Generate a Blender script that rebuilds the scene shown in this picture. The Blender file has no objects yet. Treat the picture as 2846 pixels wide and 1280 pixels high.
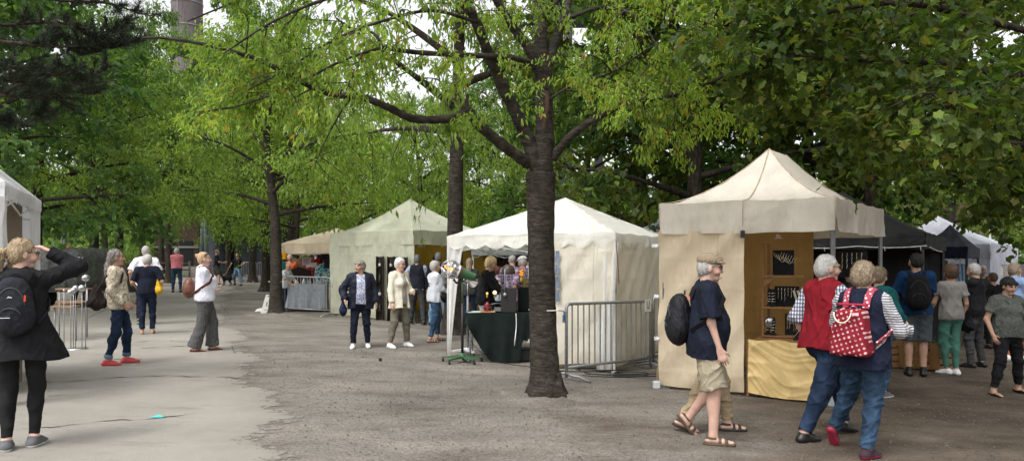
import bpy, math, random
import numpy as np
from mathutils import Vector, Matrix
random.seed(7); RNG = np.random.default_rng(7)
R = math.radians
SC = bpy.context.scene
COL = SC.collection
# ------------------------------------------------------------------ camera model (photo is 2846 x 1280)
F, CX, HY, CAMZ, SLOPE = 2055.0, 1423.0, 731.0, 1.6, 0.0185
def gz(x, y):
    return -SLOPE * x + 0.011 * max(0.0, y - 15.0)
def at(px, py, Y):
    return Vector(((px - CX) / F * Y, Y, CAMZ + (HY - py) / F * Y))
def onY(px, Y):
    x = (px - CX) / F * Y
    return Vector((x, Y, gz(x, Y)))
def ground(px, py):
    lo, hi = 1.5, 120.0
    for _ in range(50):
        m = (lo + hi) / 2
        p = at(px, py, m)
        if p.z > gz(p.x, m): lo = m
        else: hi = m
    return onY(px, lo)
cam_d = bpy.data.cameras.new('camera'); cam = bpy.data.objects.new('camera', cam_d); COL.objects.link(cam)
cam.location = (0, 0, CAMZ); cam.rotation_euler = (R(90), 0, 0)
cam_d.sensor_width = 36; cam_d.lens = F / 2846 * 36; cam_d.shift_y = (HY - 640) / 2846
cam_d.clip_start = 0.05; cam_d.clip_end = 2000
SC.camera = cam
SC.view_settings.view_transform = 'Standard'; SC.view_settings.look = 'None'; SC.view_settings.exposure = 0
try:
    SC.cycles.max_bounces = 8; SC.cycles.transparent_max_bounces = 6; SC.cycles.use_denoising = True
    SC.cycles.transmission_bounces = 6; SC.cycles.diffuse_bounces = 5; SC.cycles.caustics_reflective = False
except Exception: pass
# ------------------------------------------------------------------ world and sun
W = bpy.data.worlds.new('World'); SC.world = W; W.use_nodes = True
nt = W.node_tree; nt.nodes.clear()
sky = nt.nodes.new('ShaderNodeTexSky'); sky.sky_type = 'NISHITA'; sky.sun_disc = False
SUN_EL, SUN_AZ = R(58), R(215)          # azimuth clockwise from +Y
sky.sun_elevation = SUN_EL; sky.sun_rotation = SUN_AZ
sky.air_density = 1.0; sky.dust_density = 4.0; sky.ozone_density = 1.0
hs = nt.nodes.new('ShaderNodeHueSaturation'); hs.inputs['Saturation'].default_value = 0.10; hs.inputs['Value'].default_value = 2.15
bg = nt.nodes.new('ShaderNodeBackground'); bg.inputs['Strength'].default_value = 0.15
wo = nt.nodes.new('ShaderNodeOutputWorld')
nt.links.new(sky.outputs[0], hs.inputs['Color']); nt.links.new(hs.outputs[0], bg.inputs['Color']); nt.links.new(bg.outputs[0], wo.inputs[0])
sd = bpy.data.lights.new('sun', 'SUN'); sd.energy = 1.5; sd.angle = R(16); sd.color = (1, .97, .92)
so = bpy.data.objects.new('sun', sd); COL.objects.link(so)
sdir = Vector((math.sin(SUN_AZ) * math.cos(SUN_EL), math.cos(SUN_AZ) * math.cos(SUN_EL), math.sin(SUN_EL)))
so.rotation_euler = sdir.to_track_quat('Z', 'Y').to_euler(); so.location = (0, 0, 30)
# ------------------------------------------------------------------ objects
def tag(o, label=None, cat=None, group=None, kind=None):
    if label: o['label'] = label
    if cat: o['category'] = cat
    if group: o['group'] = group
    if kind: o['kind'] = kind
    return o
def thing(name, label, cat, loc=(0, 0, 0), rz=0, group=None):
    o = bpy.data.objects.new(name, None); COL.objects.link(o)
    o.empty_display_size = .1
    o.location = loc; o.rotation_euler = (0, 0, rz)
    return tag(o, label, cat, group)
def np_mesh(name, V, faces_flat, starts, mats, midx=None, smooth=True):
    me = bpy.data.meshes.new(name)
    V = np.asarray(V, np.float32)
    me.vertices.add(len(V)); me.vertices.foreach_set('co', V.ravel())
    me.loops.add(len(faces_flat)); me.loops.foreach_set('vertex_index', np.asarray(faces_flat, np.int32))
    me.polygons.add(len(starts)); me.polygons.foreach_set('loop_start', np.asarray(starts, np.int32))
    for m in (mats if isinstance(mats, (list, tuple)) else [mats]): me.materials.append(m)
    if midx is not None: me.polygons.foreach_set('material_index', np.asarray(midx, np.int32))
    sm = np.full(len(starts), bool(smooth)) if not isinstance(smooth, np.ndarray) else smooth
    me.polygons.foreach_set('use_smooth', sm)
    me.update(calc_edges=True)
    return me
def link(name, me, parent=None):
    o = bpy.data.objects.new(name, me); COL.objects.link(o)
    if parent is not None: o.parent = parent
    return o
def copy_tree(o, parent=None):
    c = o.copy(); COL.objects.link(c)
    if parent is not None: c.parent = parent
    for ch in list(o.children): copy_tree(ch, c)
    return c
def wob(P, seed, freq, n=5):
    """smooth pseudo noise in about [-1,1] on an (N,3) array"""
    rg = np.random.default_rng(seed)
    K = rg.normal(size=(n, 3)) * freq; ph = rg.uniform(0, 6.28, n)
    return np.sin(np.asarray(P) @ K.T + ph).sum(1) / n * 1.6
class MB:
    """collects shapes in world (or local) coordinates, then builds ONE mesh object"""
    def __init__(s): s.v = []; s.f = []; s.m = []; s.sm = []
    def add(s, V, Fs, m=0, smooth=False):
        b = len(s.v); s.v += [tuple(p) for p in V]
        for q in Fs: s.f.append([i + b for i in q]); s.m.append(m); s.sm.append(smooth)
    def box(s, c, size, m=0, rot=None, bev=0.0, taper=1.0):
        c = Vector(c); x, y, z = size[0] / 2, size[1] / 2, size[2] / 2
        M = rot if rot is not None else Matrix.Identity(3)
        if isinstance(M, (int, float)): M = Matrix.Rotation(M, 3, 'Z')
        if bev <= 0:
            P = [(-x, -y, -z), (x, -y, -z), (x, y, -z), (-x, y, -z)] + [(a * taper, b * taper, z) for a, b in ((-x, -y), (x, -y), (x, y), (-x, y))]
            s.add([c + M @ Vector(p) for p in P], [(3, 2, 1, 0), (4, 5, 6, 7), (0, 1, 5, 4), (1, 2, 6, 5), (2, 3, 7, 6), (3, 0, 4, 7)], m)
        else:
            b = min(bev, x * .9, y * .9, z * .9); P = []
            for zz, k in ((-z, b), (-z + b, 0), (z - b, 0), (z, b)):
                tp = 1 if zz < 0 else taper
                X, Y = (x - k) * tp, (y - k) * tp
                P += [(-X + b - min(k, b), -Y, zz), (X - b + min(k, b), -Y, zz), (X, -Y + b - min(k, b), zz), (X, Y - b + min(k, b), zz),
                      (X - b + min(k, b), Y, zz), (-X + b - min(k, b), Y, zz), (-X, Y - b + min(k, b), zz), (-X, -Y + b - min(k, b), zz)]
            Fs = [tuple(range(7, -1, -1)), tuple(range(24, 32))]
            for r in range(3):
                for i in range(8):
                    j = (i + 1) % 8; Fs.append((r * 8 + i, r * 8 + j, r * 8 + 8 + j, r * 8 + 8 + i))
            s.add([c + M @ Vector(p) for p in P], Fs, m)
    def tube(s, pts, r, n=8, m=0, caps=True, smooth=True):
        pts = [Vector(p) for p in pts]; N = len(pts)
        if not isinstance(r, (list, tuple)): r = [r] * N
        if len(r) != N: r = [r[0] + (r[-1] - r[0]) * i / (N - 1) for i in range(N)]
        ref = None; V = []
        for i in range(N):
            t = (pts[min(i + 1, N - 1)] - pts[max(i - 1, 0)])
            t = t.normalized() if t.length > 1e-9 else Vector((0, 0, 1))
            if ref is None:
                ref = t.orthogonal().normalized()
            ref = (ref - t * ref.dot(t)); ref = ref.normalized() if ref.length > 1e-6 else t.orthogonal().normalized()
            bi = t.cross(ref)
            for k in range(n):
                a = 2 * math.pi * k / n
                V.append(pts[i] + (ref * math.cos(a) + bi * math.sin(a)) * r[i])
        Fs = []
        for i in range(N - 1):
            for k in range(n):
                k2 = (k + 1) % n
                Fs.append((i * n + k, i * n + k2, (i + 1) * n + k2, (i + 1) * n + k))
        s.add(V, Fs, m, smooth)
        if caps:
            b = len(s.v) - N * n
            s.f.append([b + k for k in range(n - 1, -1, -1)]); s.m.append(m); s.sm.append(False)
            s.f.append([b + (N - 1) * n + k for k in range(n)]); s.m.append(m); s.sm.append(False)
    def lathe(s, c, prof, n=20, m=0, axis=(0, 0, 1), smooth=True):
        """prof: (radius, distance along axis)"""
        c = Vector(c); w = Vector(axis).normalized(); u = w.orthogonal().normalized(); v = w.cross(u); V = []; Fs = []
        for r, h in prof:
            for k in range(n):
                a = 2 * math.pi * k / n
                V.append(c + w * h + (u * math.cos(a) + v * math.sin(a)) * max(r, 1e-4))
        for i in range(len(prof) - 1):
            for k in range(n):
                k2 = (k + 1) % n; Fs.append((i * n + k, i * n + k2, (i + 1) * n + k2, (i + 1) * n + k))
        s.add(V, Fs, m, smooth)
    def ball(s, c, r, n=12, m=0, sc=(1, 1, 1)):
        c = Vector(c); V = []; Fs = []; k = n // 2
        for i in range(k + 1):
            th = math.pi * i / k
            for j in range(n):
                a = 2 * math.pi * j / n
                V.append(c + Vector((r * sc[0] * math.sin(th) * math.cos(a), r * sc[1] * math.sin(th) * math.sin(a), r * sc[2] * math.cos(th))))
        for i in range(k):
            for j in range(n):
                j2 = (j + 1) % n; Fs.append((i * n + j, (i + 1) * n + j, (i + 1) * n + j2, i * n + j2))
        s.add(V, Fs, m, True)
    def sheet(s, fn, nu, nv, m=0, smooth=True):
        V = [fn(i / nu, j / nv) for j in range(nv + 1) for i in range(nu + 1)]
        Fs = [(j * (nu + 1) + i, j * (nu + 1) + i + 1, (j + 1) * (nu + 1) + i + 1, (j + 1) * (nu + 1) + i) for j in range(nv) for i in range(nu)]
        s.add(V, Fs, m, smooth)
    def poly(s, P, m=0): s.add(P, [tuple(range(len(P)))], m)
    def build(s, name, mats, parent=None):
        V = np.array(s.v, np.float32).reshape(-1, 3)
        if parent is not None:
            pl = parent; off = Vector((0, 0, 0))
            while pl is not None: off += pl.location if pl.type == 'EMPTY' else Vector((0, 0, 0)); pl = pl.parent
            V = V - np.array(off, np.float32)
        ff = [i for q in s.f for i in q]; st = np.cumsum([0] + [len(q) for q in s.f[:-1]])
        me = np_mesh(name, V, ff, st, mats, s.m, np.array(s.sm, bool))
        return link(name, me, parent)
def top(mb, name, mats, label, cat, group=None, kind=None):
    """a thing that is one mesh: origin moved to its base"""
    V = np.array(mb.v); c = Vector((V[:, 0].mean(), V[:, 1].mean(), V[:, 2].min()))
    mb.v = [tuple(Vector(p) - c) for p in mb.v]
    o = mb.build(name, mats); o.location = c
    return tag(o, label, cat, group, kind)
# ------------------------------------------------------------------ materials
_M = {}
class NT:
    def __init__(s, name):
        s.m = bpy.data.materials.new(name); s.m.use_nodes = True; s.t = s.m.node_tree; s.t.nodes.clear()
        s.out = s.t.nodes.new('ShaderNodeOutputMaterial')
    def n(s, typ, **kw):
        x = s.t.nodes.new(typ)
        for k, v in kw.items():
            if k in x.inputs: x.inputs[k].default_value = v
            else: setattr(x, k, v)
        return x
    def l(s, a, b): s.t.links.new(a, b)
    def coord(s, scale=(1, 1, 1), rot=(0, 0, 0), kind='Object'):
        tc = s.n('ShaderNodeTexCoord'); mp = s.n('ShaderNodeMapping'); mp.inputs['Scale'].default_value = scale; mp.inputs['Rotation'].default_value = rot
        s.l(tc.outputs[kind], mp.inputs['Vector']); return mp.outputs[0]
    def noise(s, vec, scale, detail=4, rough=.6):
        x = s.n('ShaderNodeTexNoise'); x.inputs['Scale'].default_value = scale; x.inputs['Detail'].default_value = detail; x.inputs['Roughness'].default_value = rough
        if vec is not None: s.l(vec, x.inputs['Vector'])
        return x.outputs['Fac']
    def ramp(s, fac, stops, interp='LINEAR'):
        x = s.n('ShaderNodeValToRGB'); e = x.color_ramp; e.interpolation = interp
        while len(e.elements) < len(stops): e.elements.new(.5)
        for el, (p, c) in zip(e.elements, stops):
            el.position = p; el.color = (*c, 1) if len(c) == 3 else c
        s.l(fac, x.inputs[0]); return x.outputs[0]
    def mix(s, fac, a, b, mode='MIX'):
        x = s.n('ShaderNodeMix'); x.data_type = 'RGBA'; x.blend_type = mode
        for sock, v in ((x.inputs[0], fac), (x.inputs[6], a), (x.inputs[7], b)):
            if isinstance(v, (int, float)): sock.default_value = v
            elif isinstance(v, (tuple, list)): sock.default_value = (*v[:3], 1)
            else: s.l(v, sock)
        return x.outputs[2]
    def math(s, op, a, b=0.0):
        x = s.n('ShaderNodeMath'); x.operation = op
        for sock, v in ((x.inputs[0], a), (x.inputs[1], b)):
            if isinstance(v, (int, float)): sock.default_value = v
            else: s.l(v, sock)
        return x.outputs[0]
    def sep(s, vec):
        x = s.n('ShaderNodeSeparateXYZ'); s.l(vec, x.inputs[0]); return x.outputs
    def bump(s, h, strength=.3, dist=.01):
        x = s.n('ShaderNodeBump'); x.inputs['Strength'].default_value = strength; x.inputs['Distance'].default_value = dist
        s.l(h, x.inputs['Height']); return x.outputs[0]
    def pbr(s, col, rough=.8, metal=0, bump=None, spec=.3, transl=0.0, tcol=None, emit=None, estr=0, alpha=None):
        p = s.n('ShaderNodeBsdfPrincipled'); p.inputs['Roughness'].default_value = rough; p.inputs['Metallic'].default_value = metal
        p.inputs['Specular IOR Level'].default_value = spec
        if isinstance(col, (tuple, list)): p.inputs['Base Color'].default_value = (*col[:3], 1)
        else: s.l(col, p.inputs['Base Color'])
        if bump is not None: s.l(bump, p.inputs['Normal'])
        if emit is not None: p.inputs['Emission Color'].default_value = (*emit, 1); p.inputs['Emission Strength'].default_value = estr
        o = p.outputs[0]
        if transl > 0:
            t = s.n('ShaderNodeBsdfTranslucent'); c = col if tcol is None else tcol
            if isinstance(c, (tuple, list)): t.inputs[0].default_value = (*c[:3], 1)
            else: s.l(c, t.inputs[0])
            if bump is not None: s.l(bump, t.inputs['Normal'])
            mx = s.n('ShaderNodeMixShader'); mx.inputs[0].default_value = transl
            s.l(o, mx.inputs[1]); s.l(t.outputs[0], mx.inputs[2]); o = mx.outputs[0]
        s.l(o, s.out.inputs[0]); return s.m
def dk(c, k): return tuple(min(1, x * k) for x in c)
def fab(name, c, var=.22, scale=9, rough=.88, bump=.25, transl=0.0, bscale=160):
    """cloth: broad tonal mottling plus a fine weave"""
    if name in _M: return _M[name]
    t = NT(name); v = t.coord()
    f = t.noise(v, scale, 5); g = t.noise(v, bscale, 2)
    col = t.ramp(f, [(.3, dk(c, 1 - var)), (.72, dk(c, 1 + var))])
    h = t.math('ADD', t.math('MULTIPLY', f, 2.0), t.math('MULTIPLY', g, .6))
    _M[name] = t.pbr(col, rough, 0, t.bump(h, bump, .012), .2, transl); return _M[name]
def plain(name, c, rough=.5, metal=0, var=.12, scale=14, bump=.08, spec=.4):
    if name in _M: return _M[name]
    t = NT(name); v = t.coord(); f = t.noise(v, scale, 6, .65)
    col = t.ramp(f, [(.3, dk(c, 1 - var)), (.7, dk(c, 1 + var))])
    _M[name] = t.pbr(col, rough, metal, t.bump(f, bump, .01), spec); return _M[name]
def wood(name, c, scale=(3, 30, 30)):
    if name in _M: return _M[name]
    t = NT(name); v = t.coord(scale); f = t.noise(v, 1.5, 6, .7)
    col = t.ramp(f, [(.3, dk(c, .65)), (.55, c), (.75, dk(c, 1.25))])
    _M[name] = t.pbr(col, .6, 0, t.bump(f, .2, .01), .3); return _M[name]
def glow(name, c, s):
    if name in _M: return _M[name]
    t = NT(name); f = t.noise(t.coord(), 30, 2)
    _M[name] = t.pbr(t.ramp(f, [(.3, dk(c, .8)), (.7, c)]), .4, emit=c, estr=s); return _M[name]
def glass(name, c=(.9, .93, .95)):
    if name in _M: return _M[name]
    t = NT(name); f = t.noise(t.coord(), 20, 2)
    p = t.n('ShaderNodeBsdfPrincipled'); p.inputs['Transmission Weight'].default_value = .9; p.inputs['Roughness'].default_value = .06
    t.l(t.ramp(f, [(.3, dk(c, .9)), (.7, c)]), p.inputs['Base Color']); t.l(p.outputs[0], t.out.inputs[0])
    _M[name] = t.m; return t.m
def plaid(name, base, l1, l2, size=.05):
    if name in _M: return _M[name]
    t = NT(name); v = t.coord(); x, y, z = t.sep(v)
    ang = t.math('ADD', x, y)
    def band(q, per, width):
        w = t.math('FRACT', t.math('DIVIDE', q, per)); return t.math('LESS_THAN', w, width)
    c = t.mix(t.math('MULTIPLY', band(ang, size, .42), .85), base, l1)
    c = t.mix(t.math('MULTIPLY', band(z, size, .42), .6), c, l1)
    c = t.mix(t.math('MULTIPLY', band(t.math('ADD', ang, size * .7), size, .12), .8), c, l2)
    c = t.mix(t.math('MULTIPLY', band(t.math('ADD', z, size * .7), size, .12), .8), c, l2)
    f = t.noise(v, 10, 4); c = t.mix(.25, c, t.ramp(f, [(.3, (.3, .3, .3)), (.7, (1, 1, 1))]), 'MULTIPLY')
    _M[name] = t.pbr(c, .85, 0, t.bump(f, .3, .01), .2); return _M[name]
def stripes(name, a, b, per=.022, width=.35, horiz=True):
    if name in _M: return _M[name]
    t = NT(name); v = t.coord(); x, y, z = t.sep(v)
    q = t.math('ADD', z, t.math('MULTIPLY', t.noise(v, 8, 2), .02)) if horiz else t.math('ADD', x, y)
    w = t.math('LESS_THAN', t.math('FRACT', t.math('DIVIDE', q, per)), width)
    _M[name] = t.pbr(t.mix(w, a, b), .85, 0, t.bump(t.noise(v, 12, 4), .3, .01), .2); return _M[name]
def spots(name, base, spot, scale=22, thr=.32, rnd=.25, soft=.02, flat=1.0):
    """polka dots or printed flowers"""
    if name in _M: return _M[name]
    t = NT(name); v = t.coord((1, flat, 1), (0, R(20), 0)); vo = t.n('ShaderNodeTexVoronoi'); vo.inputs['Scale'].default_value = scale; vo.inputs['Randomness'].default_value = rnd
    t.l(v, vo.inputs['Vector'])
    f = t.ramp(vo.outputs['Distance'], [(thr - soft, (1, 1, 1)), (thr + soft, (0, 0, 0))])
    _M[name] = t.pbr(t.mix(f, base, spot), .75, 0, t.bump(t.noise(v, 10, 4), .3, .01), .25); return _M[name]
def floral(name, cols, scale=26):
    if name in _M: return _M[name]
    t = NT(name); v = t.coord(); f = t.noise(v, scale, 3, .5); n = len(cols)
    _M[name] = t.pbr(t.ramp(f, [(.36 + .28 * i / max(1, n - 1), c) for i, c in enumerate(cols)], 'CONSTANT'), .85, 0, t.bump(t.noise(v, 11, 4), .3, .01), .2)
    return _M[name]
def denim(name, c, fade=1.9):
    if name in _M: return _M[name]
    t = NT(name); v = t.coord((1, 1, .6)); f = t.noise(v, 7, 5); g = t.noise(t.coord((60, 60, 12)), 6, 2)
    col = t.mix(.35, t.ramp(f, [(.32, dk(c, .6)), (.5, c), (.72, dk(c, fade))]), t.ramp(g, [(.3, (.4, .4, .4)), (.7, (1, 1, 1))]), 'MULTIPLY')
    _M[name] = t.pbr(col, .9, 0, t.bump(t.math('ADD', f, t.math('MULTIPLY', g, .3)), .4, .015), .15); return _M[name]
def hairmat(name, c, c2):
    if name in _M: return _M[name]
    t = NT(name); f = t.noise(t.coord((60, 60, 14)), 2.2, 5, .7)
    _M[name] = t.pbr(t.ramp(f, [(.28, dk(c, .45)), (.5, c), (.7, c2)]), .55, 0, t.bump(f, .6, .012), .35); return _M[name]
def skinmat(name, c):
    if name in _M: return _M[name]
    t = NT(name); f = t.noise(t.coord(), 18, 4)
    at_ = t.n('ShaderNodeVertexColor'); at_.layer_name = 'tint'
    col = t.mix(1.0, t.ramp(f, [(.3, dk(c, .86)), (.55, c), (.75, (min(1, c[0] * 1.12), c[1] * .95, c[2] * .9))]), at_.outputs[0], 'MULTIPLY')
    p = t.pbr(col, .5, 0, t.bump(f, .12, .01), .35); _M[name] = p; return p
def leafmat(name, cols, transl=.45, warm=None):
    """leaves: every leaf gets its own tone"""
    if name in _M: return _M[name]
    t = NT(name); g = t.n('ShaderNodeNewGeometry')
    n = len(cols); col = t.ramp(g.outputs['Random Per Island'], [(i / max(1, n - 1), c) for i, c in enumerate(cols)])
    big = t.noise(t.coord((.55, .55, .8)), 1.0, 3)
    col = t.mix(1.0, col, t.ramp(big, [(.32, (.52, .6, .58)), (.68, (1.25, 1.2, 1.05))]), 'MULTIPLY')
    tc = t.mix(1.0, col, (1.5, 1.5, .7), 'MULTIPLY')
    _M[name] = t.pbr(col, .5, 0, None, .3, transl, tc); return _M[name]
# ------------------------------------------------------------------ bodies and clothes: distance fields meshed by surface nets
def snets(f, lo, h):
    ins = f < 0
    nx, ny, nz = f.shape
    c = np.zeros((nx - 1, ny - 1, nz - 1), np.uint8)
    CO = [(a, b, d) for a in (0, 1) for b in (0, 1) for d in (0, 1)]
    for a, b, d in CO: c += ins[a:nx - 1 + a, b:ny - 1 + b, d:nz - 1 + d]
    I, J, K = np.nonzero((c > 0) & (c < 8))
    ids = np.full(c.shape, -1, np.int32); ids[I, J, K] = np.arange(len(I))
    fv = {q: f[I + q[0], J + q[1], K + q[2]] for q in CO}
    acc = np.zeros((len(I), 3), np.float32); cnt = np.zeros(len(I), np.float32)
    for q in CO:
        for ax in range(3):
            if q[ax] == 0:
                p = list(q); p[ax] = 1; p = tuple(p)
                a, b = fv[q], fv[p]; m = (a < 0) != (b < 0)
                t = np.where(m, a / np.where(m, a - b, 1), 0)
                for k in range(3): acc[:, k] += np.where(m, q[k] + (t if k == ax else 0), 0)
                cnt += m
    V = np.stack([I, J, K], 1) + acc / cnt[:, None]
    V = V * h + np.array(lo)
    Q = []
    for ax in range(3):
        o = [a for a in range(3) if a != ax]
        s1 = [slice(None)] * 3; s2 = [slice(None)] * 3
        s1[ax] = slice(0, -1); s2[ax] = slice(1, None)
        for k in o: s1[k] = slice(1, -1); s2[k] = slice(1, -1)
        d = ins[tuple(s1)]; m = d != ins[tuple(s2)]
        P = np.array(np.nonzero(m)); fl = d[m]
        base = P.copy()
        for k in o: base[k] += 1
        def cell(du, dv):
            q = base.copy(); q[o[0]] -= du; q[o[1]] -= dv
            return ids[q[0], q[1], q[2]]
        quad = np.stack([cell(1, 1), cell(0, 1), cell(0, 0), cell(1, 0)], 1)
        flip = fl if ax != 1 else ~fl
        quad = np.where(flip[:, None], quad, quad[:, ::-1])
        Q.append(quad)
    Q = np.concatenate(Q); Q = Q[(Q >= 0).all(1)]
    return V.astype(np.float32), Q
FAR = 0.2
class Field:
    def __init__(s, lo, hi, h):
        s.h = h; s.lo = np.array(lo, np.float32) - 2 * h
        n = np.ceil((np.array(hi) + 2 * h - s.lo) / h).astype(int) + 1
        s.ax = [(s.lo[i] + h * np.arange(n[i])).astype(np.float32) for i in range(3)]
        s.f = np.full(n, FAR, np.float32)
    def region(s, lo, hi):
        sl = []
        for i in range(3):
            a = int(np.floor((lo[i] - s.lo[i]) / s.h)); b = int(np.ceil((hi[i] - s.lo[i]) / s.h)) + 1
            a = max(0, a); b = min(len(s.ax[i]), b)
            if b <= a: return None
            sl.append(slice(a, b))
        return tuple(sl)
    def grid(s, sl): return (s.ax[0][sl[0]][:, None, None], s.ax[1][sl[1]][None, :, None], s.ax[2][sl[2]][None, None, :])
    def put(s, sl, d, k, sub=False):
        f = s.f[sl]
        if sub:
            d = -d; hh = np.clip(.5 - .5 * (f - d) / k, 0, 1) if k > 0 else (d > f).astype(np.float32)
            s.f[sl] = f + (d - f) * hh + k * hh * (1 - hh); return
        if k <= 0: s.f[sl] = np.minimum(f, d); return
        hh = np.clip(.5 + .5 * (f - d) / k, 0, 1)
        s.f[sl] = f + (d - f) * hh - k * hh * (1 - hh)
    def cap(s, a, b, ra, rb=None, asp=1.0, right=None, k=.02, sub=False, flat=False, flata=False):
        a = np.array(a, np.float32); b = np.array(b, np.float32); rb = ra if rb is None else rb
        rm = max(ra, rb) * max(1, asp) + max(k, .0) + 3 * s.h
        sl = s.region(np.minimum(a, b) - rm, np.maximum(a, b) + rm)
        if sl is None: return
        X, Y, Z = s.grid(sl); X = X - a[0]; Y = Y - a[1]; Z = Z - a[2]
        w = b - a; L = float(np.linalg.norm(w)) + 1e-6; w = w / L
        tl = X * w[0] + Y * w[1] + Z * w[2]; t = np.clip(tl / L, 0, 1); r = ra + (rb - ra) * t
        X = X - t * L * w[0]; Y = Y - t * L * w[1]; Z = Z - t * L * w[2]
        if asp == 1: d = np.sqrt(X * X + Y * Y + Z * Z) - r
        else:
            u = np.array(right if right is not None else (1, 0, 0), np.float32); u = u - w * (u @ w); u /= np.linalg.norm(u); v = np.cross(w, u)
            qu = X * u[0] + Y * u[1] + Z * u[2]; qv = (X * v[0] + Y * v[1] + Z * v[2]) / asp; qw = X * w[0] + Y * w[1] + Z * w[2]
            d = (np.sqrt(qu * qu + qv * qv + qw * qw) - r) * min(1.0, (1 + asp) / 2)
        if flat: d = np.maximum(d, tl - L)
        if flata: d = np.maximum(d, -tl)
        s.put(sl, d, k, sub)
    def ell(s, c, rad, A=None, k=.02, sub=False):
        c = np.array(c, np.float32); rm = max(rad) + k + 3 * s.h
        sl = s.region(c - rm, c + rm)
        if sl is None: return
        X, Y, Z = s.grid(sl); X = X - c[0]; Y = Y - c[1]; Z = Z - c[2]
        A = np.eye(3) if A is None else np.array(A, np.float32)     # columns: the axes
        q = [(X * A[0, i] + Y * A[1, i] + Z * A[2, i]) for i in range(3)]
        k0 = np.sqrt(sum((q[i] / rad[i]) ** 2 for i in range(3))); k1 = np.sqrt(sum((q[i] / rad[i] ** 2) ** 2 for i in range(3)))
        s.put(sl, k0 * (k0 - 1) / np.maximum(k1, 1e-5), k, sub)
    def cut(s, p, n):
        """keep the side n points away from"""
        p = np.array(p, np.float32); n = np.array(n, np.float32); n = n / np.linalg.norm(n)
        X, Y, Z = s.grid((slice(None),) * 3)
        s.f = np.maximum(s.f, (X - p[0]) * n[0] + (Y - p[1]) * n[1] + (Z - p[2]) * n[2])
    def ripple(s, amp, freq, seed=0, stretch=(1, 1, 1), band=.05):
        I = np.nonzero(np.abs(s.f) < band)
        P = np.stack([s.ax[i][I[i]] * stretch[i] for i in range(3)], 1)
        n_ = wob(P + .03 * np.sin(P[:, ::-1] * freq * .5), seed, freq, 4)
        s.f[I] -= (((1 - np.minimum(1, np.abs(n_))) ** 3 - .35) * amp * 1.5).astype(np.float32)
    def mesh(s, name, mats, parent=None, xf=None, midx=None, tint=None):
        V, Q = snets(s.f, s.lo, s.h)
        if len(V) == 0: return None
        V0 = V
        if xf is not None: V = V @ np.array(xf.to_3x3()).T + np.array(xf.to_translation())
        mi = None
        if midx is not None: mi = midx(V0[Q].mean(1))
        me = np_mesh(name, V, Q.ravel(), np.arange(len(Q)) * 4, mats, mi, True)
        if tint is not None:
            ca = me.color_attributes.new('tint', 'FLOAT_COLOR', 'POINT'); c = np.ones((len(V), 4), np.float32); c[:, :3] = tint(V)
            ca.data.foreach_set('color', c.ravel())
        return link(name, me, parent)
def v3(*a): return np.array(a, np.float32)
def unit(a): a = np.array(a, np.float64); return a / max(1e-9, np.linalg.norm(a))
def ik(a, c, l1, l2, hint):
    a = np.array(a, float); c = np.array(c, float); d = c - a; L = np.linalg.norm(d)
    if L > (l1 + l2) * .995: c = a + d / L * (l1 + l2) * .995; d = c - a; L = np.linalg.norm(d)
    x = (l1 * l1 - l2 * l2 + L * L) / (2 * L); h = math.sqrt(max(0, l1 * l1 - x * x)); w = d / L
    n = np.array(hint, float); n = n - w * (n @ w); n = unit(n)
    return a + w * x + n * h, c
def rotz(a): c, s_ = math.cos(a), math.sin(a); return np.array([[c, -s_, 0], [s_, c, 0], [0, 0, 1]])
def rotx(a): c, s_ = math.cos(a), math.sin(a); return np.array([[1, 0, 0], [0, c, -s_], [0, s_, c]])
def roty(a): c, s_ = math.cos(a), math.sin(a); return np.array([[c, 0, s_], [0, 1, 0], [-s_, 0, c]])
SKIN = dict(light=(.62, .40, .31), tan=(.48, .29, .205), pale=(.50, .315, .245))
PEOPLE = {}
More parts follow.
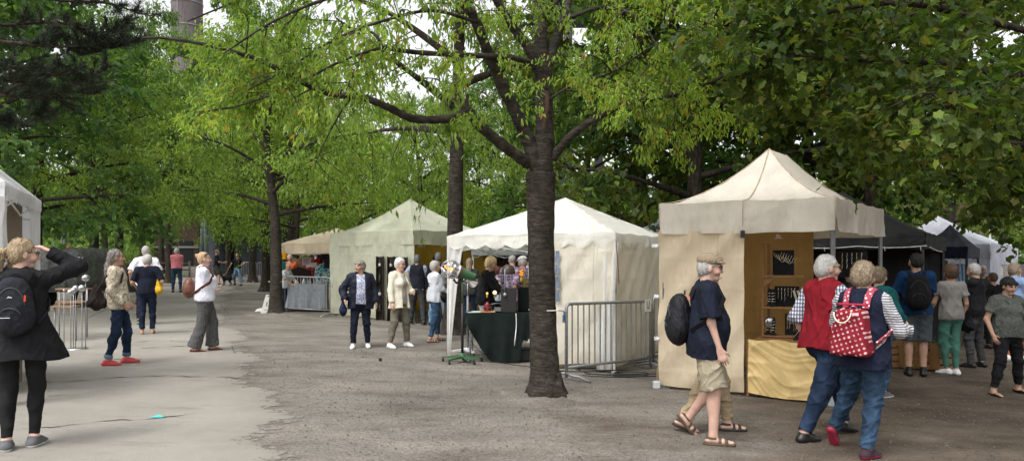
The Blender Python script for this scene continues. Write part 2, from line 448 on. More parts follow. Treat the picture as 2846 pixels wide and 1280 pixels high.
def person(key, label, pos, H, face, feet=((-.1, 0, 0, 8), (.1, 0, 0, -8)), hands=(None, None), elb=(None, None), lean=(0, 0), yaw=0, nod=0, tilt=0,
           bw=1.0, belly=0, bust=0, wt=.5, skin='light', top=None, under=None, pants=None, shoes=None, hair=None, vox=None, drop=0, group=None, brow=(.35, .28, .24), extras=()):
    """feet: (x, y, heel lift in degrees, yaw); hands: wrist position in a 1.72 m body, or None for hanging"""
    x, y = pos.x, pos.y; dist = y
    s = H / 1.72
    h = vox or min(.022, max(.0068, .0011 * dist))
    root = thing('person', label, 'person', (x, y, pos.z - drop), R(face), group)
    # --- skeleton
    fj = []
    for i, (fx, fy, lift, fyaw) in enumerate(feet):
        A = rotz(R(fyaw)); p = R(lift)
        ball = v3(fx, fy + .13, .03)
        off = rotx(-p) @ v3(0, -.13, .055) if p else v3(0, -.13, .055)
        Rf = A @ rotx(-p)
        ctr = v3(fx, fy, 0); rel = (ball + off) - ctr
        fj.append(dict(ank=ctr + A @ rel, R=Rf, ball=ctr + A @ v3(0, .13, .03)))
    pz = .93
    wv = (1 - wt, wt); px_ = sum(w * f['ank'][0] for w, f in zip(wv, fj)); py_ = sum(w * f['ank'][1] for w, f in zip(wv, fj)) + .02
    while pz > .4 and max(np.linalg.norm(v3(px_ + sx * .085, py_, pz) - f['ank']) for sx, f in zip((-1, 1), fj)) > .842: pz -= .004
    pel = v3(px_, py_, pz)
    up = unit((lean[0], lean[1], 1)); X = unit(np.cross((0, 1, 0), up)); Y = np.cross(up, X)
    T = lambda a, b, c: pel + X * a + Y * b + up * c
    J = dict(pel=pel, waist=T(0, .0, .15), chest=T(0, .0, .36), neck=T(0, -.012, .525))
    sh = [T(-.172 * (.55 + .45 * bw), -.012, .468), T(.172 * (.55 + .45 * bw), -.012, .468)]
    hip = [pel + X * -.085, pel + X * .085]
    Rh = rotz(R(yaw)) @ rotx(R(-nod)) @ roty(R(tilt))
    hc = J['neck'] + up * .075 + Y * .02 + Rh @ v3(0, .012, .085)
    legs = []
    for i in (0, 1):
        kn, an = ik(hip[i], fj[i]['ank'], .43, .415, fj[i]['R'] @ v3(0, 1, .15)); legs.append((hip[i], kn, fj[i]['ank']))
    arms = []
    for i in (0, 1):
        sx = -1 if i == 0 else 1
        tgt = hands[i] if hands[i] is not None else sh[i] + v3(sx * .075 + sx * .04 * (bw - 1) * 4, .05, -.50)
        tgt = np.array(tgt, float)
        hint = elb[i] if elb[i] is not None else (sx * .5, -1, -.2)
        el, wr = ik(sh[i], tgt, .285, .245, hint); arms.append((sh[i], el, wr))
    allp = np.array([pel, hc] + [q for l in legs for q in l] + [q for a in arms for q in a] + [f['ball'] for f in fj])
    lo = np.minimum(allp.min(0), (-.25, -.25, 0)) - v3(.2, .24, .06); hi = np.maximum(allp.max(0), (.25, .25, 0)) + v3(.2, .24, .2)
    lo[2] = -.03; hi[2] = hc[2] + .16
    lo, hi = lo * s, hi * s; h1 = h
    def S(p): return np.array(p) * s
    def torso(f, g, k=.04, lower=True):
        if lower: f.cap(S(pel + X * -.055 - Y * .012), S(pel + X * .055 - Y * .012), (.112 * (bw * .6 + .4) + g) * s, asp=.95, right=(0, 0, 1), k=k * s)
        f.cap(S(J['pel'] + up * .03), S(J['waist']), (.135 * bw + g) * s, (.128 * bw + g) * s, asp=.76, right=X, k=k * s)
        f.cap(S(J['waist']), S(J['chest']), (.128 * bw + g) * s, (.152 * (.6 + .4 * bw) + g) * s, asp=.70, right=X, k=k * s)
        f.cap(S(sh[0] + X * .05), S(sh[1] - X * .05), (.058 + g * .7) * s, k=k * 1.3 * s)
        f.cap(S(J['chest']), S(J['neck'] - up * .05), (.13 + g) * s, (.055 + g) * s, asp=.7, right=X, k=k * s)
        if belly: f.ell(S(T(0, .06 + belly * .35, .14)), [q * s for q in (.12 * bw + g, .07 + belly + g, .15 + g)], np.stack([X, Y, up], 1), k=.06 * s)
        if bust:
            f.cap(S(T(-.062, .085 + bust * .3, .315)), S(T(.062, .085 + bust * .3, .315)), (.05 + bust * .4 + g) * s, k=.05 * s)
    def limb_leg(f, i, g, t1=1.0, k=.03, flare=0, flat=False):
        a, b, c = (S(q) for q in legs[i])
        f.cap(a, b, (.086 * (.4 + .6 * bw) + g) * s, (.058 * (.5 + .5 * bw) + g) * s, k=k * s)
        if t1 > 0:
            e = b + (c - b) * t1
            f.cap(b, e, (.056 * (.5 + .5 * bw) + g) * s, ((.056 + (.037 - .056) * t1) * (.5 + .5 * bw) + g + flare) * s, k=k * s, flat=flat)
            f.ell(b + (c - b) * .3 - S(fj[i]['R'] @ v3(0, .018, 0)), [q * s for q in (.048 + g, .05 + g, .11)], None, k=.03 * s)
    def limb_arm(f, i, g, t=2.0, k=.025, flat=True, loose=0):
        a, b, c = (S(q) for q in arms[i]); ab = .5 + .5 * bw
        if t >= 1:
            f.cap(a, b, (.047 * ab + g) * s, (.038 * ab + g) * s, k=k * s)
            u = t - 1
            if u > 0: e = b + (c - b) * u; f.cap(b, e, (.038 * ab + g) * s, ((.038 - .011 * u) * ab + g + loose) * s, k=k * s, flat=flat)
        else:
            e = a + (b - a) * t; f.cap(a, e, (.051 * ab + g) * s, (.047 * ab + g + loose) * s, k=k * s, flat=flat)
    # --- body: one continuous surface
    f = Field(lo, hi, h1)
    torso(f, -.006)
    for i in (0, 1):
        limb_leg(f, i, -.004 if pants and pants.get('t', 1) > .5 else 0); limb_arm(f, i, -.004, flat=False)
        Rf = fj[i]['R']; an = fj[i]['ank']
        f.cap(S(an), S(an + Rf @ v3(0, .01, -.03)), .036 * s, .036 * s, k=.02 * s)
        f.cap(S(an + Rf @ v3(0, -.04, -.045)), S(an + Rf @ v3(0, .10, -.052)), .034 * s, .034 * s, asp=.8, right=(1, 0, 0), k=.02 * s)
        f.cap(S(an + Rf @ v3(0, .10, -.056)), S(an + Rf @ v3(0, .16, -.06)), .034 * s, .026 * s, asp=.7, right=(1, 0, 0), k=.02 * s)
        # hand: palm, four fingers, thumb
        sx = -1 if i == 0 else 1
        el, wr = arms[i][1], arms[i][2]; fd = unit(wr - el); hp = (hands[i] is not None and len(np.atleast_1d(hands[i])) == 3)
        pn = unit(np.cross(fd, (0, 1, 0))) * -sx if abs(fd[1]) < .75 else unit(np.cross((0, 0, 1), fd)) * sx
        pn = pn if pn @ v3(-sx, 0, 0) >= 0 or abs(fd[1]) >= .75 else -pn
        sd_ = unit(np.cross(pn, fd)); sd_ = sd_ if sd_ @ v3(0, 1, .4) > 0 else -sd_
        rr = max(.0088, .62 * h1 / s)
        f.cap(S(wr), S(wr + fd * .03), .026 * s, .030 * s, asp=.7, right=sd_, k=.012 * s)
        f.cap(S(wr + fd * .03), S(wr + fd * .082), .036 * s, .041 * s, asp=.42, right=sd_, k=.012 * s)
        for q, (o, l) in enumerate(((-.033, .066), (-.011, .078), (.011, .083), (.033, .073))):
            p0 = wr + fd * .086 + sd_ * o; d1 = unit(fd + pn * .35 + sd_ * o * 3); p1 = p0 + d1 * l * .52; d2 = unit(fd + pn * (.95 - .1 * q)); p2 = p1 + d2 * l * .5
            f.cap(S(p0), S(p1), rr * s, rr * .95 * s, k=.003); f.cap(S(p1), S(p2), rr * .95 * s, rr * .82 * s, k=.003)
        t0 = wr + fd * .028 + sd_ * .026; t1_ = t0 + unit(fd * .75 + sd_ * .75 + pn * .25) * .042; t2 = t1_ + unit(fd * .95 + sd_ * .3 + pn * .4) * .034
        f.cap(S(t0), S(t1_), rr * 1.35 * s, rr * 1.15 * s, k=.008 * s); f.cap(S(t1_), S(t2), rr * 1.1 * s, rr * .9 * s, k=.003)
    HP = lambda a, b, c: S(hc + Rh @ v3(a, b, c))
    f.cap(S(J['neck'] - up * .04), HP(0, -.022, -.06), .057 * (.6 + .4 * bw) * s, .054 * (.6 + .4 * bw) * s, k=.03 * s)
    f.ell(HP(0, -.014, .022), [q * s for q in (.075, .096, .092)], Rh, k=.02 * s)
    f.cap(HP(0, .022, -.02), HP(0, .052, -.088), .063 * s, .030 * s, k=.03 * s)
    for sx in (-1, 1):
        f.ell(HP(sx * .078, -.006, -.014), [q * s for q in (.011, .021, .034)], Rh, k=.006)
        f.ell(HP(sx * .037, .062, -.035), [q * s for q in (.028, .03, .03)], Rh, k=.02 * s)
        f.ell(HP(sx * .031, .094, .010), [q * s for q in (.019, .014, .012)], Rh, k=.01, sub=True)
        f.cap(HP(sx * .012, .088, .026), HP(sx * .046, .076, .024), .010 * s, k=.012 * s)
        f.ell(HP(sx * .031, .078, .009), [q * s for q in (.013, .012, .011)], Rh, k=.002)
    f.cap(HP(0, .086, .014), HP(0, .108, -.030), .009 * s, .0145 * s, k=.01 * s)
    f.cap(HP(-.014, .093, -.034), HP(.014, .093, -.034), .0095 * s, k=.008 * s)
    f.cap(HP(-.018, .078, -.062), HP(.018, .078, -.062), .012 * s, k=.008 * s)
    f.ell(HP(0, .066, -.098), [q * s for q in (.024, .02, .018)], Rh, k=.02 * s)
    def tint(V):
        L = (V / s - hc) @ Rh; c = np.ones((len(V), 3), np.float32); face = L[:, 1] > .055
        ax_ = np.abs(L[:, 0])
        c[face & (np.hypot(ax_ - .031, (L[:, 2] - .009) * 1.25) < .0155)] = (.3, .28, .3)
        c[face & (ax_ > .012) & (ax_ < .052) & (np.abs(L[:, 2] - .031) < .006)] = brow
        c[face & (ax_ < .023) & (np.abs(L[:, 2] + .064) < .0085)] = (.86, .52, .52)
        ck = np.exp(-((ax_ - .045) ** 2 + (L[:, 2] + .03) ** 2) / .0007) * face
        c *= 1 - ck[:, None] * np.array([.02, .14, .14])
        return c
    f.mesh('body', skinmat('skin_' + skin, SKIN[skin]), root, tint=tint)
    # --- clothes
    def garment(g, name):
        f = Field(lo, hi, h1 * 1.05); lo_ = g.get('loose', .016)
        torso(f, lo_, k=.05)
        if g.get('flare') is not None or True:
            hz = g.get('hem', .82); fl = g.get('flare', .0)
            c0 = J['waist']; c1 = v3(pel[0] - X[0] * 0, pel[1], hz) + (g.get('hemx', 0), g.get('hemy', 0), 0)
            f.cap(S(c0), S(c1), (.138 * bw + lo_) * s, (.158 * (.4 + .6 * bw) + lo_ + fl) * s, asp=.82, right=X, k=.04 * s)
        for i in (0, 1):
            tl = g.get('sleeve', 2)
            tl = tl[i] if isinstance(tl, (tuple, list)) else tl
            if tl > 0: limb_arm(f, i, lo_ * .6 + .003, tl, loose=g.get('cuff', .004), k=.04)
        if g.get('collar'):
            f.cap(S(J['neck'] - up * .03), S(J['neck'] + up * g['collar'] - Y * .012), (.066 + lo_ * .4) * s, (.066 + lo_ * .3) * s, k=.02 * s, flat=True)
        if g.get('hood'):
            f.ell(S(T(0, -.105, .47)), [q * s for q in (.135, .075, .085)], None, k=.03 * s)
        f.ripple(g.get('fold', .009) * 1.25 * s, 14 / s, len(key) + 3, (1, 1, .75)); f.ripple(g.get('fold', .009) * .6 * s, 36 / s, len(key) + 9, (1, 1, .55))
        XX, YY, ZZ = f.grid((slice(None),) * 3)
        f.f = np.maximum(f.f, np.float32(hz * s) + .012 * s * np.sin(XX * 14 / s + 1) + g.get('slant', 0) * (YY - pel[1] * s) - ZZ)
        if g.get('open'):
            w0, w1 = g['open']  # half width of the opening at neck, at hem
            t = np.clip((ZZ / s - hz) / (J['neck'][2] - hz), 0, 1); half = (w1 + (w0 - w1) * t) * s
            ox = g.get('openx', 0) * s
            d = np.maximum(np.abs(XX - pel[0] * s - ox) - half, (pel[1] + .03) * s - YY)
            f.f = np.maximum(f.f, -d)
        if g.get('vneck'):
            t = np.clip((ZZ / s - (J['neck'][2] - g['vneck'])) / g['vneck'], 0, 2)
            d = np.maximum(np.abs(XX - J['neck'][0] * s) - .055 * t * s, (J['neck'][1] - .0) * s - YY); f.f = np.maximum(f.f, -d)
        if not g.get('collar'):
            f.cap(S(J['neck'] - up * .03 + Y * .01), S(J['neck'] + up * .2 + Y * .03), .068 * s, .09 * s, k=.004, sub=True)
        return f.mesh(name, g['mat'], root)
    if under: garment(under, under.get('name', 'shirt'))
    if top: garment(top, top.get('name', 'shirt'))
    if pants:
        f = Field(lo, hi, h1 * 1.05); g = pants.get('loose', .012); t1 = pants.get('t', .97)
        f.cap(S(pel + X * -.055 - Y * .012), S(pel + X * .055 - Y * .012), (.116 * (bw * .6 + .4) + g) * s, asp=.95, right=(0, 0, 1), k=.04 * s)
        f.cap(S(pel + up * .02), S(J['waist']), (.138 * bw + g * .6) * s, (.128 * bw + g * .5) * s, asp=.78, right=X, k=.04 * s)
        for i in (0, 1):
            if t1 <= 0:   # shorts
                a, b, c = (S(q) for q in legs[i]); e = b + (c - b) * .06 * 0 + (b - a) * t1
                f.cap(a, e, (.090 * (.4 + .6 * bw) + g) * s, (.068 * (.5 + .5 * bw) + g + pants.get('flare', .02)) * s, k=.025 * s, flat=True)
            else: limb_leg(f, i, g, t1, k=.025, flare=pants.get('flare', 0.0), flat=True)
        f.ripple(pants.get('fold', .008) * 1.2 * s, 13 / s, len(key) + 21, (.8, .8, 1.1)); f.ripple(pants.get('fold', .008) * .7 * s, 32 / s, len(key) + 5, (.7, .7, 1.1))
        f.cut(S(J['waist'] + up * .0), up)
        f.mesh(pants.get('name', 'trousers'), pants['mat'], root)
        if pants.get('cuff'):
            for i in (0, 1):
                a, b, c = (S(q) for q in legs[i]); e0 = b + (c - b) * (t1 - .13); e1 = b + (c - b) * (t1 + .01)
                f = Field(np.minimum(e0, e1) - .1, np.maximum(e0, e1) + .1, h1)
                f.cap(e0, e1, (.045 + g + .006) * s, (.043 + g + .006) * s, flat=True, flata=True); f.mesh('trouser_cuff', pants['cuff'], root)
    if shoes:
        hs_ = h1 * .9; kind = shoes.get('kind', 'shoe')
        for i in (0, 1):
            Rf = fj[i]['R']; an = fj[i]['ank']
            M = Matrix([[*(Rf[0]), an[0] * s], [*(Rf[1]), an[1] * s], [*(Rf[2]), an[2] * s], [0, 0, 0, 1]])
            f = Field(v3(-.07, -.11, -.095) * s, v3(.07, .22, .06) * s, hs_)
            W_ = shoes.get('w', 1)
            if kind == 'shoe':
                f.cap(v3(0, -.042, -.050) * s, v3(0, .09, -.055) * s, .043 * s * W_, .045 * s * W_, asp=.92, right=(1, 0, 0), k=.02)
                f.cap(v3(0, .09, -.058) * s, v3(0, .155, -.064) * s, .045 * s * W_, .034 * s * W_, asp=.72, right=(1, 0, 0), k=.02)
                f.cap(v3(0, -.02, -.04) * s, v3(0, -.008, shoes.get('high', .0)) * s, .043 * s, .046 * s, k=.02, flat=True)
                f.cap(v3(0, .0, -.01) * s, v3(0, .09, -.045) * s, .035 * s, .03 * s, k=.02)
                f.cut(v3(0, 0, -.086) * s, (0, 0, -1))
                so_ = shoes.get('solet', .026) * s
                mi = (lambda C: (C[:, 2] < -.086 * s + so_).astype(np.int32)) if shoes.get('sole') else None
                f.mesh('shoe', [shoes['mat'], shoes.get('sole', shoes['mat'])], root, xf=M, midx=mi)
            elif kind == 'flat':
                f.cap(v3(0, -.042, -.058) * s, v3(0, .10, -.062) * s, .040 * s, .040 * s, asp=.7, right=(1, 0, 0), k=.02)
                f.cap(v3(0, .09, -.062) * s, v3(0, .155, -.068) * s, .042 * s, .030 * s, asp=.6, right=(1, 0, 0), k=.02)
                f.cap(v3(0, -.01, -.02) * s, v3(0, .065, -.02) * s, .042 * s, .028 * s, k=.005, sub=True)
                f.cut(v3(0, 0, -.086) * s, (0, 0, -1)); f.mesh('shoe', shoes['mat'], root, xf=M)
            else:
                for a, b, r0, r1 in ((v3(0, -.05, -.07), v3(0, .1, -.07), .042, .047), (v3(0, .1, -.07), v3(0, .16, -.07), .047, .040)):
                    f.cap(a * s, b * s, r0 * s, r1 * s, k=.01)
                XX, YY, ZZ = f.grid((slice(None),) * 3); f.f = np.maximum(f.f, np.abs(ZZ + .078 * s) - .013 * s)
                g = Field(v3(-.07, -.11, -.095) * s, v3(.07, .22, .06) * s, hs_)
                g.cap(v3(0, -.042, -.050) * s, v3(0, .10, -.055) * s, .042 * s, .042 * s, asp=.9, right=(1, 0, 0), k=.02)
                g.cap(v3(0, .10, -.056) * s, v3(0, .16, -.06) * s, .042 * s, .034 * s, asp=.75, right=(1, 0, 0), k=.02)
                g.cap(v3(0, .0, -.04) * s, v3(0, 0, .0) * s, .043 * s, .045 * s, k=.02)
                st = np.minimum(np.minimum(np.abs(YY - .115 * s) - .016 * s, np.abs(YY - .06 * s) - .014 * s), np.maximum(np.abs(ZZ + .018 * s) - .011 * s, YY - .03 * s))
                f.f = np.minimum(f.f, np.maximum(g.f, st)); f.mesh('sandal', shoes['mat'], root, xf=M)
    Mh = Matrix([[*(Rh[0]), hc[0] * s], [*(Rh[1]), hc[1] * s], [*(Rh[2]), hc[2] * s], [0, 0, 0, 1]])
    if hair:
        st = hair.get('style', 'short'); v_ = hair.get('vol', 0) * .6
        f = Field(v3(-.19, -.28, -.48 if st in ('long', 'pony') else -.22) * s, v3(.19, .19, .22) * s, h1 * .9)
        e_ = -.004 if st in ('short', 'bald') else 0
        f.ell(v3(0, -.022, .032) * s, [q * s for q in (.086 + v_ + e_, .102 + v_ + e_, .094 + v_ + e_)], k=.01)
        if st in ('bob', 'long', 'pony', 'bun', 'short', 'full'):
            f.ell(v3(0, -.05, -.02) * s, [q * s for q in (.083 + v_, .068 + v_, .082 + v_ + hair.get('low', 0))], k=.03)
        if st == 'bob':
            for sx in (-1, 1): f.ell(v3(sx * .066, -.005, -.035) * s, [q * s for q in (.03 + v_ * .6, .055, .075)], k=.03)
        # clear the face, ears and nape
        fh = hair.get('line', .052)
        XX, YY, ZZ = f.grid((slice(None),) * 3)
        d = np.maximum(.038 * s - (0 if st in ('bob', 'long') else 1.1) * np.maximum(0, -ZZ - .02 * s) - YY, ZZ - fh * s)
        f.put((slice(None),) * 3, d, .012 * s, sub=True)
        if st not in ('bob', 'long'):
            for sx in (-1, 1): f.ell(v3(sx * .088, .012, -.03) * s, [q * s for q in (.03, .026, .045)], k=.008, sub=True)
        if st == 'bald': f.ell(v3(0, .02, .10) * s, [q * s for q in (.07, .085, .06)], k=.01, sub=True)
        if hair.get('fringe'):
            f.cap(v3(-.055, .068, .05) * s, v3(.05, .078, .058) * s, .022 * s, .020 * s, k=.02 * s)
        if st == 'bun': f.ell(v3(0, -.115, .045) * s, [q * s for q in (.04, .04, .04)], k=.012); f.ell(v3(0.01, -.135, .07) * s, [q * s for q in (.025,) * 3], k=.012)
        if st == 'pony':
            P = [v3(0, -.105, .02), v3(0, -.150, .0), v3(-.012, -.172, -.07), v3(-.02, -.165, -.15), v3(-.03, -.14, -.22)]
            for a, b, r0, r1 in zip(P, P[1:], (.024, .034, .040, .030), (.034, .040, .030, .012)): f.cap(a * s, b * s, r0 * s, r1 * s, k=.012)
            f.cap(v3(-.06, -.08, -.03) * s, v3(-.075, -.12, -.17) * s, .016 * s, .006 * s, k=.012)
        if st == 'long':
            P = [v3(0, -.085, -.03), v3(0, -.115, -.13), v3(0, -.13, -.24), v3(0, -.125, -.24 - hair.get('len', .12))]
            for a, b, r0, r1 in zip(P, P[1:], (.07, .062, .055), (.062, .055, .03)): f.cap(a * s, b * s, r0 * s, r1 * s, asp=.7, right=(1, 0, 0), k=.03)
        f.ripple(hair.get('rough', .005) * s, 60 / s, 5, (1, 1, .35)); f.ripple(hair.get('rough', .005) * .6 * s, 130 / s, 6, (1, 1, .4))
        V, Q = snets(f.f, f.lo, f.h); ff = Q.ravel(); st_ = np.arange(len(Q)) * 4
        if h1 < .013:   # loose strands over the mass of hair
            a_, b_, c_ = V[Q[:, 0]], V[Q[:, 1]], V[Q[:, 2]]; nf = np.cross(b_ - a_, c_ - a_); nv = np.zeros_like(V)
            for k in range(4): np.add.at(nv, Q[:, k], nf)
            nv /= np.maximum(1e-9, np.linalg.norm(nv, axis=1, keepdims=True)); rg = np.random.default_rng(len(key)); n = 900; I = rg.integers(0, len(V), n); p = V[I]; nn = nv[I]
            dn = np.array([0, -.35, -1.0]) + rg.normal(size=(n, 3)) * (.75 if st in ('full', 'short') else .35); tg = dn - nn * (dn * nn).sum(1, keepdims=True); tg /= np.maximum(1e-6, np.linalg.norm(tg, axis=1, keepdims=True)); sd_ = np.cross(tg, nn)
            L_ = (rg.uniform(.018, .05, n) * s * (.4 if st in ('short', 'bald') else 1))[:, None]; w_ = .0022 * s; o1 = (rg.uniform(.0, .006, n) * s)[:, None]; o2 = (rg.uniform(-.004, .007 if st not in ('short', 'bald') else .003, n) * s)[:, None]
            S_ = np.stack([p - sd_ * w_, p + sd_ * w_, p + tg * L_ * .5 + nn * o1 + sd_ * w_, p + tg * L_ * .5 + nn * o1 - sd_ * w_, p + tg * L_ + nn * o2], 1).reshape(-1, 3); b0 = len(V) + np.arange(n)[:, None] * 5
            V = np.concatenate([V, S_]); ff = np.concatenate([ff, np.concatenate([b0 + np.array([[0, 1, 2, 3]]), b0 + np.array([[3, 2, 4]])], 1).ravel()]); st_ = np.concatenate([st_, (len(Q) * 4 + np.arange(n)[:, None] * 7 + np.array([[0, 4]])).ravel()])
        V = V @ np.array(Mh.to_3x3()).T + np.array(Mh.to_translation()); link('hair', np_mesh('hair', V, ff, st_, hair['mat']), root)
    ctx = dict(root=root, s=s, J=J, T=T, hc=hc, Rh=Rh, Mh=Mh, arms=arms, legs=legs, fj=fj, pel=pel, h=h1, sh=sh, bw=bw, belly=belly, up=up, X=X, Y=Y)
    PEOPLE[key] = ctx
    for e in extras: e(ctx)
    return ctx
def wpt(c, p):
    """person-local point (1.72 m body) to world"""
    r = c['root']; q = Matrix.Rotation(r.rotation_euler.z, 3, 'Z') @ Vector([float(v) * c['s'] for v in p])
    return r.location + q
def glasses(c, mat=None):
    mb = MB(); m = mat or plain('black_plastic', (.02, .02, .022), .3)
    P = lambda a, b, d: c['Mh'] @ Vector((a * c['s'], b * c['s'], d * c['s']))
    for sx in (-1, 1):
        mb.tube([P(sx * .033 + .024 * math.cos(a), .108 - abs(sx * .033 + .024 * math.cos(a)) * .25, .008 + .02 * math.sin(a)) for a in np.linspace(0, 6.283, 13)], .0032, 5, caps=False)
        mb.tube([P(sx * .056, .096, .012), P(sx * .076, .06, .014), P(sx * .082, -.01, .006)], .003, 5)
    mb.tube([P(-.009, .108, .012), P(.009, .108, .012)], .003, 5)
    o = mb.build('glasses', m); o.parent = c['root']
def head_glasses(c):
    mb = MB(); P = lambda a, b, d: c['Mh'] @ Vector((a * c['s'], b * c['s'], d * c['s']))
    mb.tube([P(-.09, .0, .05), P(-.07, .05, .10), P(0, .06, .125), P(.07, .05, .10), P(.09, 0, .05)], .009, 6)
    o = mb.build('sunglasses', plain('black_plastic', (.02, .02, .022), .3)); o.parent = c['root']
def mask(c, col=(.75, .78, .8)):
    f = Field(v3(-.09, .0, -.14) * c['s'], v3(.09, .17, .03) * c['s'], max(.006, c['h'] * .9)); s = c['s']
    f.ell(v3(0, .06, -.055) * s, [q * s for q in (.062, .062, .05)], k=.01)
    f.cut(v3(0, .05, 0) * s, (0, -1, 0)); f.mesh('face_mask', fab('mask_cloth_%d' % int(col[0] * 100), col), c['root'], xf=c['Mh'])
def cap_flat(c, m, peak=True):
    s = c['s']; f = Field(v3(-.13, -.15, -.02) * s, v3(.13, .21, .17) * s, max(.006, c['h'] * .9))
    f.ell(v3(0, -.012, .062) * s, [q * s for q in (.094, .122, .068)], k=.01)
    f.cut(v3(0, 0, .03) * s, unit((0, .12, -1)))
    f.cap(v3(-.040, .092, .050) * s, v3(.040, .092, .050) * s, .038 * s, asp=.25, right=(0, 1, 0), k=.02) if peak else None
    f.ripple(.003, 40, 3); f.mesh('cap', m, c['root'], xf=c['Mh'])
def ball_cap(c, m): cap_flat(c, m)
def _carry(c, name, label, cat, anchor):
    p = wpt(c, anchor); o = thing(name, label, cat, p, c['root'].rotation_euler.z); return o
def strap(c, o, anchor, pts, m, w=.022, t=.006):
    """flat ribbon through person-local points"""
    mb = MB(); P = [Vector([float(q) * c['s'] for q in np.array(p) - np.array(anchor)]) for p in pts]
    n = len(P); V = []
    ctr = Vector([float(q) * c['s'] for q in np.array(c['J']['chest']) - np.array(anchor)])
    for i in range(n):
        tg = (P[min(i + 1, n - 1)] - P[max(i - 1, 0)]).normalized(); out = (P[i] - ctr); out -= tg * out.dot(tg); out.normalize(); sd = tg.cross(out)
        V += [P[i] + sd * w + out * t, P[i] - sd * w + out * t, P[i] - sd * w - out * t, P[i] + sd * w - out * t]
    Fs = [(i * 4 + k, i * 4 + (k + 1) % 4, i * 4 + 4 + (k + 1) % 4, i * 4 + 4 + k) for i in range(n - 1) for k in range(4)] + [(0, 1, 2, 3), (n * 4 - 1, n * 4 - 2, n * 4 - 3, n * 4 - 4)]
    mb.add(V, Fs, 0, False); r = mb.build('strap', m); r.parent = o
    return r
def shoulder_strap_pts(c, sx, g=.03, low=.10, yb=None):
    T = c['T']; b = c['bw']; k = .55 + .45 * b; d = .105 * b
    base = [((.080, -d * .95, .40), (0, -1, .1)), ((.086, -.080 * b, .468), (0, -.8, .7)), ((.092, -.050, .512), (0, -.4, 1)), ((.096, -.005, .526), (0, .1, 1)), ((.098, .050, .500), (0, .8, .8)), ((.108, .095 * b, .40), (.1, 1, .1)), ((.145 * b, .06, .28), (.7, .8, 0)), ((.155 * b, -.03, .20), (1, -.1, 0)), ((.12 * b, -d, low), (.5, -1, 0))]
    return [T(sx * (p[0] * k + n[0] * g), p[1] + n[1] * g, p[2] + n[2] * g * .8) for p, n in base]
def backpack(c, label, m, size=(.15, .10, .22), z=.27, g=.03, sm=None, extra=None, sag=0, name='backpack', pocket=True, strapw=.022, sg=None, box=False):
    s = c['s']; T = c['T']; yc = -(.102 * c['bw'] + g + size[1]); A = T(0, yc, z)
    o = _carry(c, name, label, 'backpack', A)
    L = lambda p: (np.array(p) - A) * s
    ax, ay, az = c['X'], c['Y'], c['up']; B = np.stack([ax, ay, az], 1)
    r = max(size) * s + .08; f = Field([-r] * 3, [r] * 3, max(.007, c['h']))
    w, d, hh = size
    if box:
        G_ = f.grid((slice(None),) * 3); q_ = [G_[0] * B[0, i] + G_[1] * B[1, i] + G_[2] * B[2, i] for i in range(3)]; tp = 1 - .16 * np.clip(q_[2] / (hh * s), -1, 1); rr_ = .035 * s
        dd = [np.abs(q_[0]) - w * s * tp + rr_, np.abs(q_[1]) - d * s * tp + rr_, np.abs(q_[2]) - hh * s + rr_]
        f.f = (np.sqrt(sum(np.maximum(t, 0) ** 2 for t in dd)) + np.minimum(np.maximum(np.maximum(dd[0], dd[1]), dd[2]), 0) - rr_).astype(np.float32)
    else:
        f.cap(-az * (hh - w) * s, az * (hh - w) * .8 * s, w * 1.02 * s, w * .88 * s, asp=d / w, right=ax, k=.03)
        f.ell(-az * (hh * .30) * s - ay * d * .12 * s, [w * s, d * 1.05 * s, hh * .68 * s], B, k=.06); f.ell(az * hh * .2 * s, [w * .9 * s, d * s, hh * .75 * s], B, k=.05)
    f.ripple(.006 * s, 16, 2); f.ripple(.004, 38, 8); f.mesh('bag', m, o)
    def back(u, w_):   # point on the outer face of the bag
        for t in np.linspace(r * .95, 0, 60):
            p = ax * u * s + az * w_ * s - ay * t; i = [int(round((p[k] - f.lo[k]) / f.h)) for k in range(3)]
            if all(0 <= i[k] < f.f.shape[k] for k in range(3)) and f.f[tuple(i)] < .003: return p - ay * .003
        return ax * u * s + az * w_ * s
    zm = plain('dark_zip', (.05, .05, .055), .4) if not box else plain('red_zip', (.20, .008, .02), .5)
    for a0, a1, cu, cw, ru, rw in ((.1, 3.04, 0, -.02, .72 * w, hh * .68), (.15, 2.99, 0, -hh * .35, .55 * w, hh * .26)):
        mb = MB(); mb.tube([back(cu + ru * math.cos(a), cw + rw * math.sin(a)) for a in np.linspace(a0, a1, 15)], .0045, 5); r_ = mb.build('zip', zm); r_.parent = o
    mb = MB(); mb.tube([L(A) + (ax * .03 * math.cos(a) + az * (hh * .93 + .035 * math.sin(a)) + ay * d * .5) * s for a in np.linspace(0, 3.14, 8)], .007, 5); r_ = mb.build('grab_loop', sm or m); r_.parent = o
    if pocket:
        f = Field([-r] * 3, [r] * 3, max(.007, c['h'])); f.ell((-az * hh * .38 - ay * d * .62) * s, [w * .72 * s, d * .55 * s, hh * .40 * s], B, k=.02); f.ripple(.004, 30, 4); f.mesh('front_pocket', m, o)
    for sx in (-1, 1): strap(c, o, A, shoulder_strap_pts(c, sx, g if sg is None else sg), sm or m, strapw)
    if extra: extra(c, o, A, L)
    return o
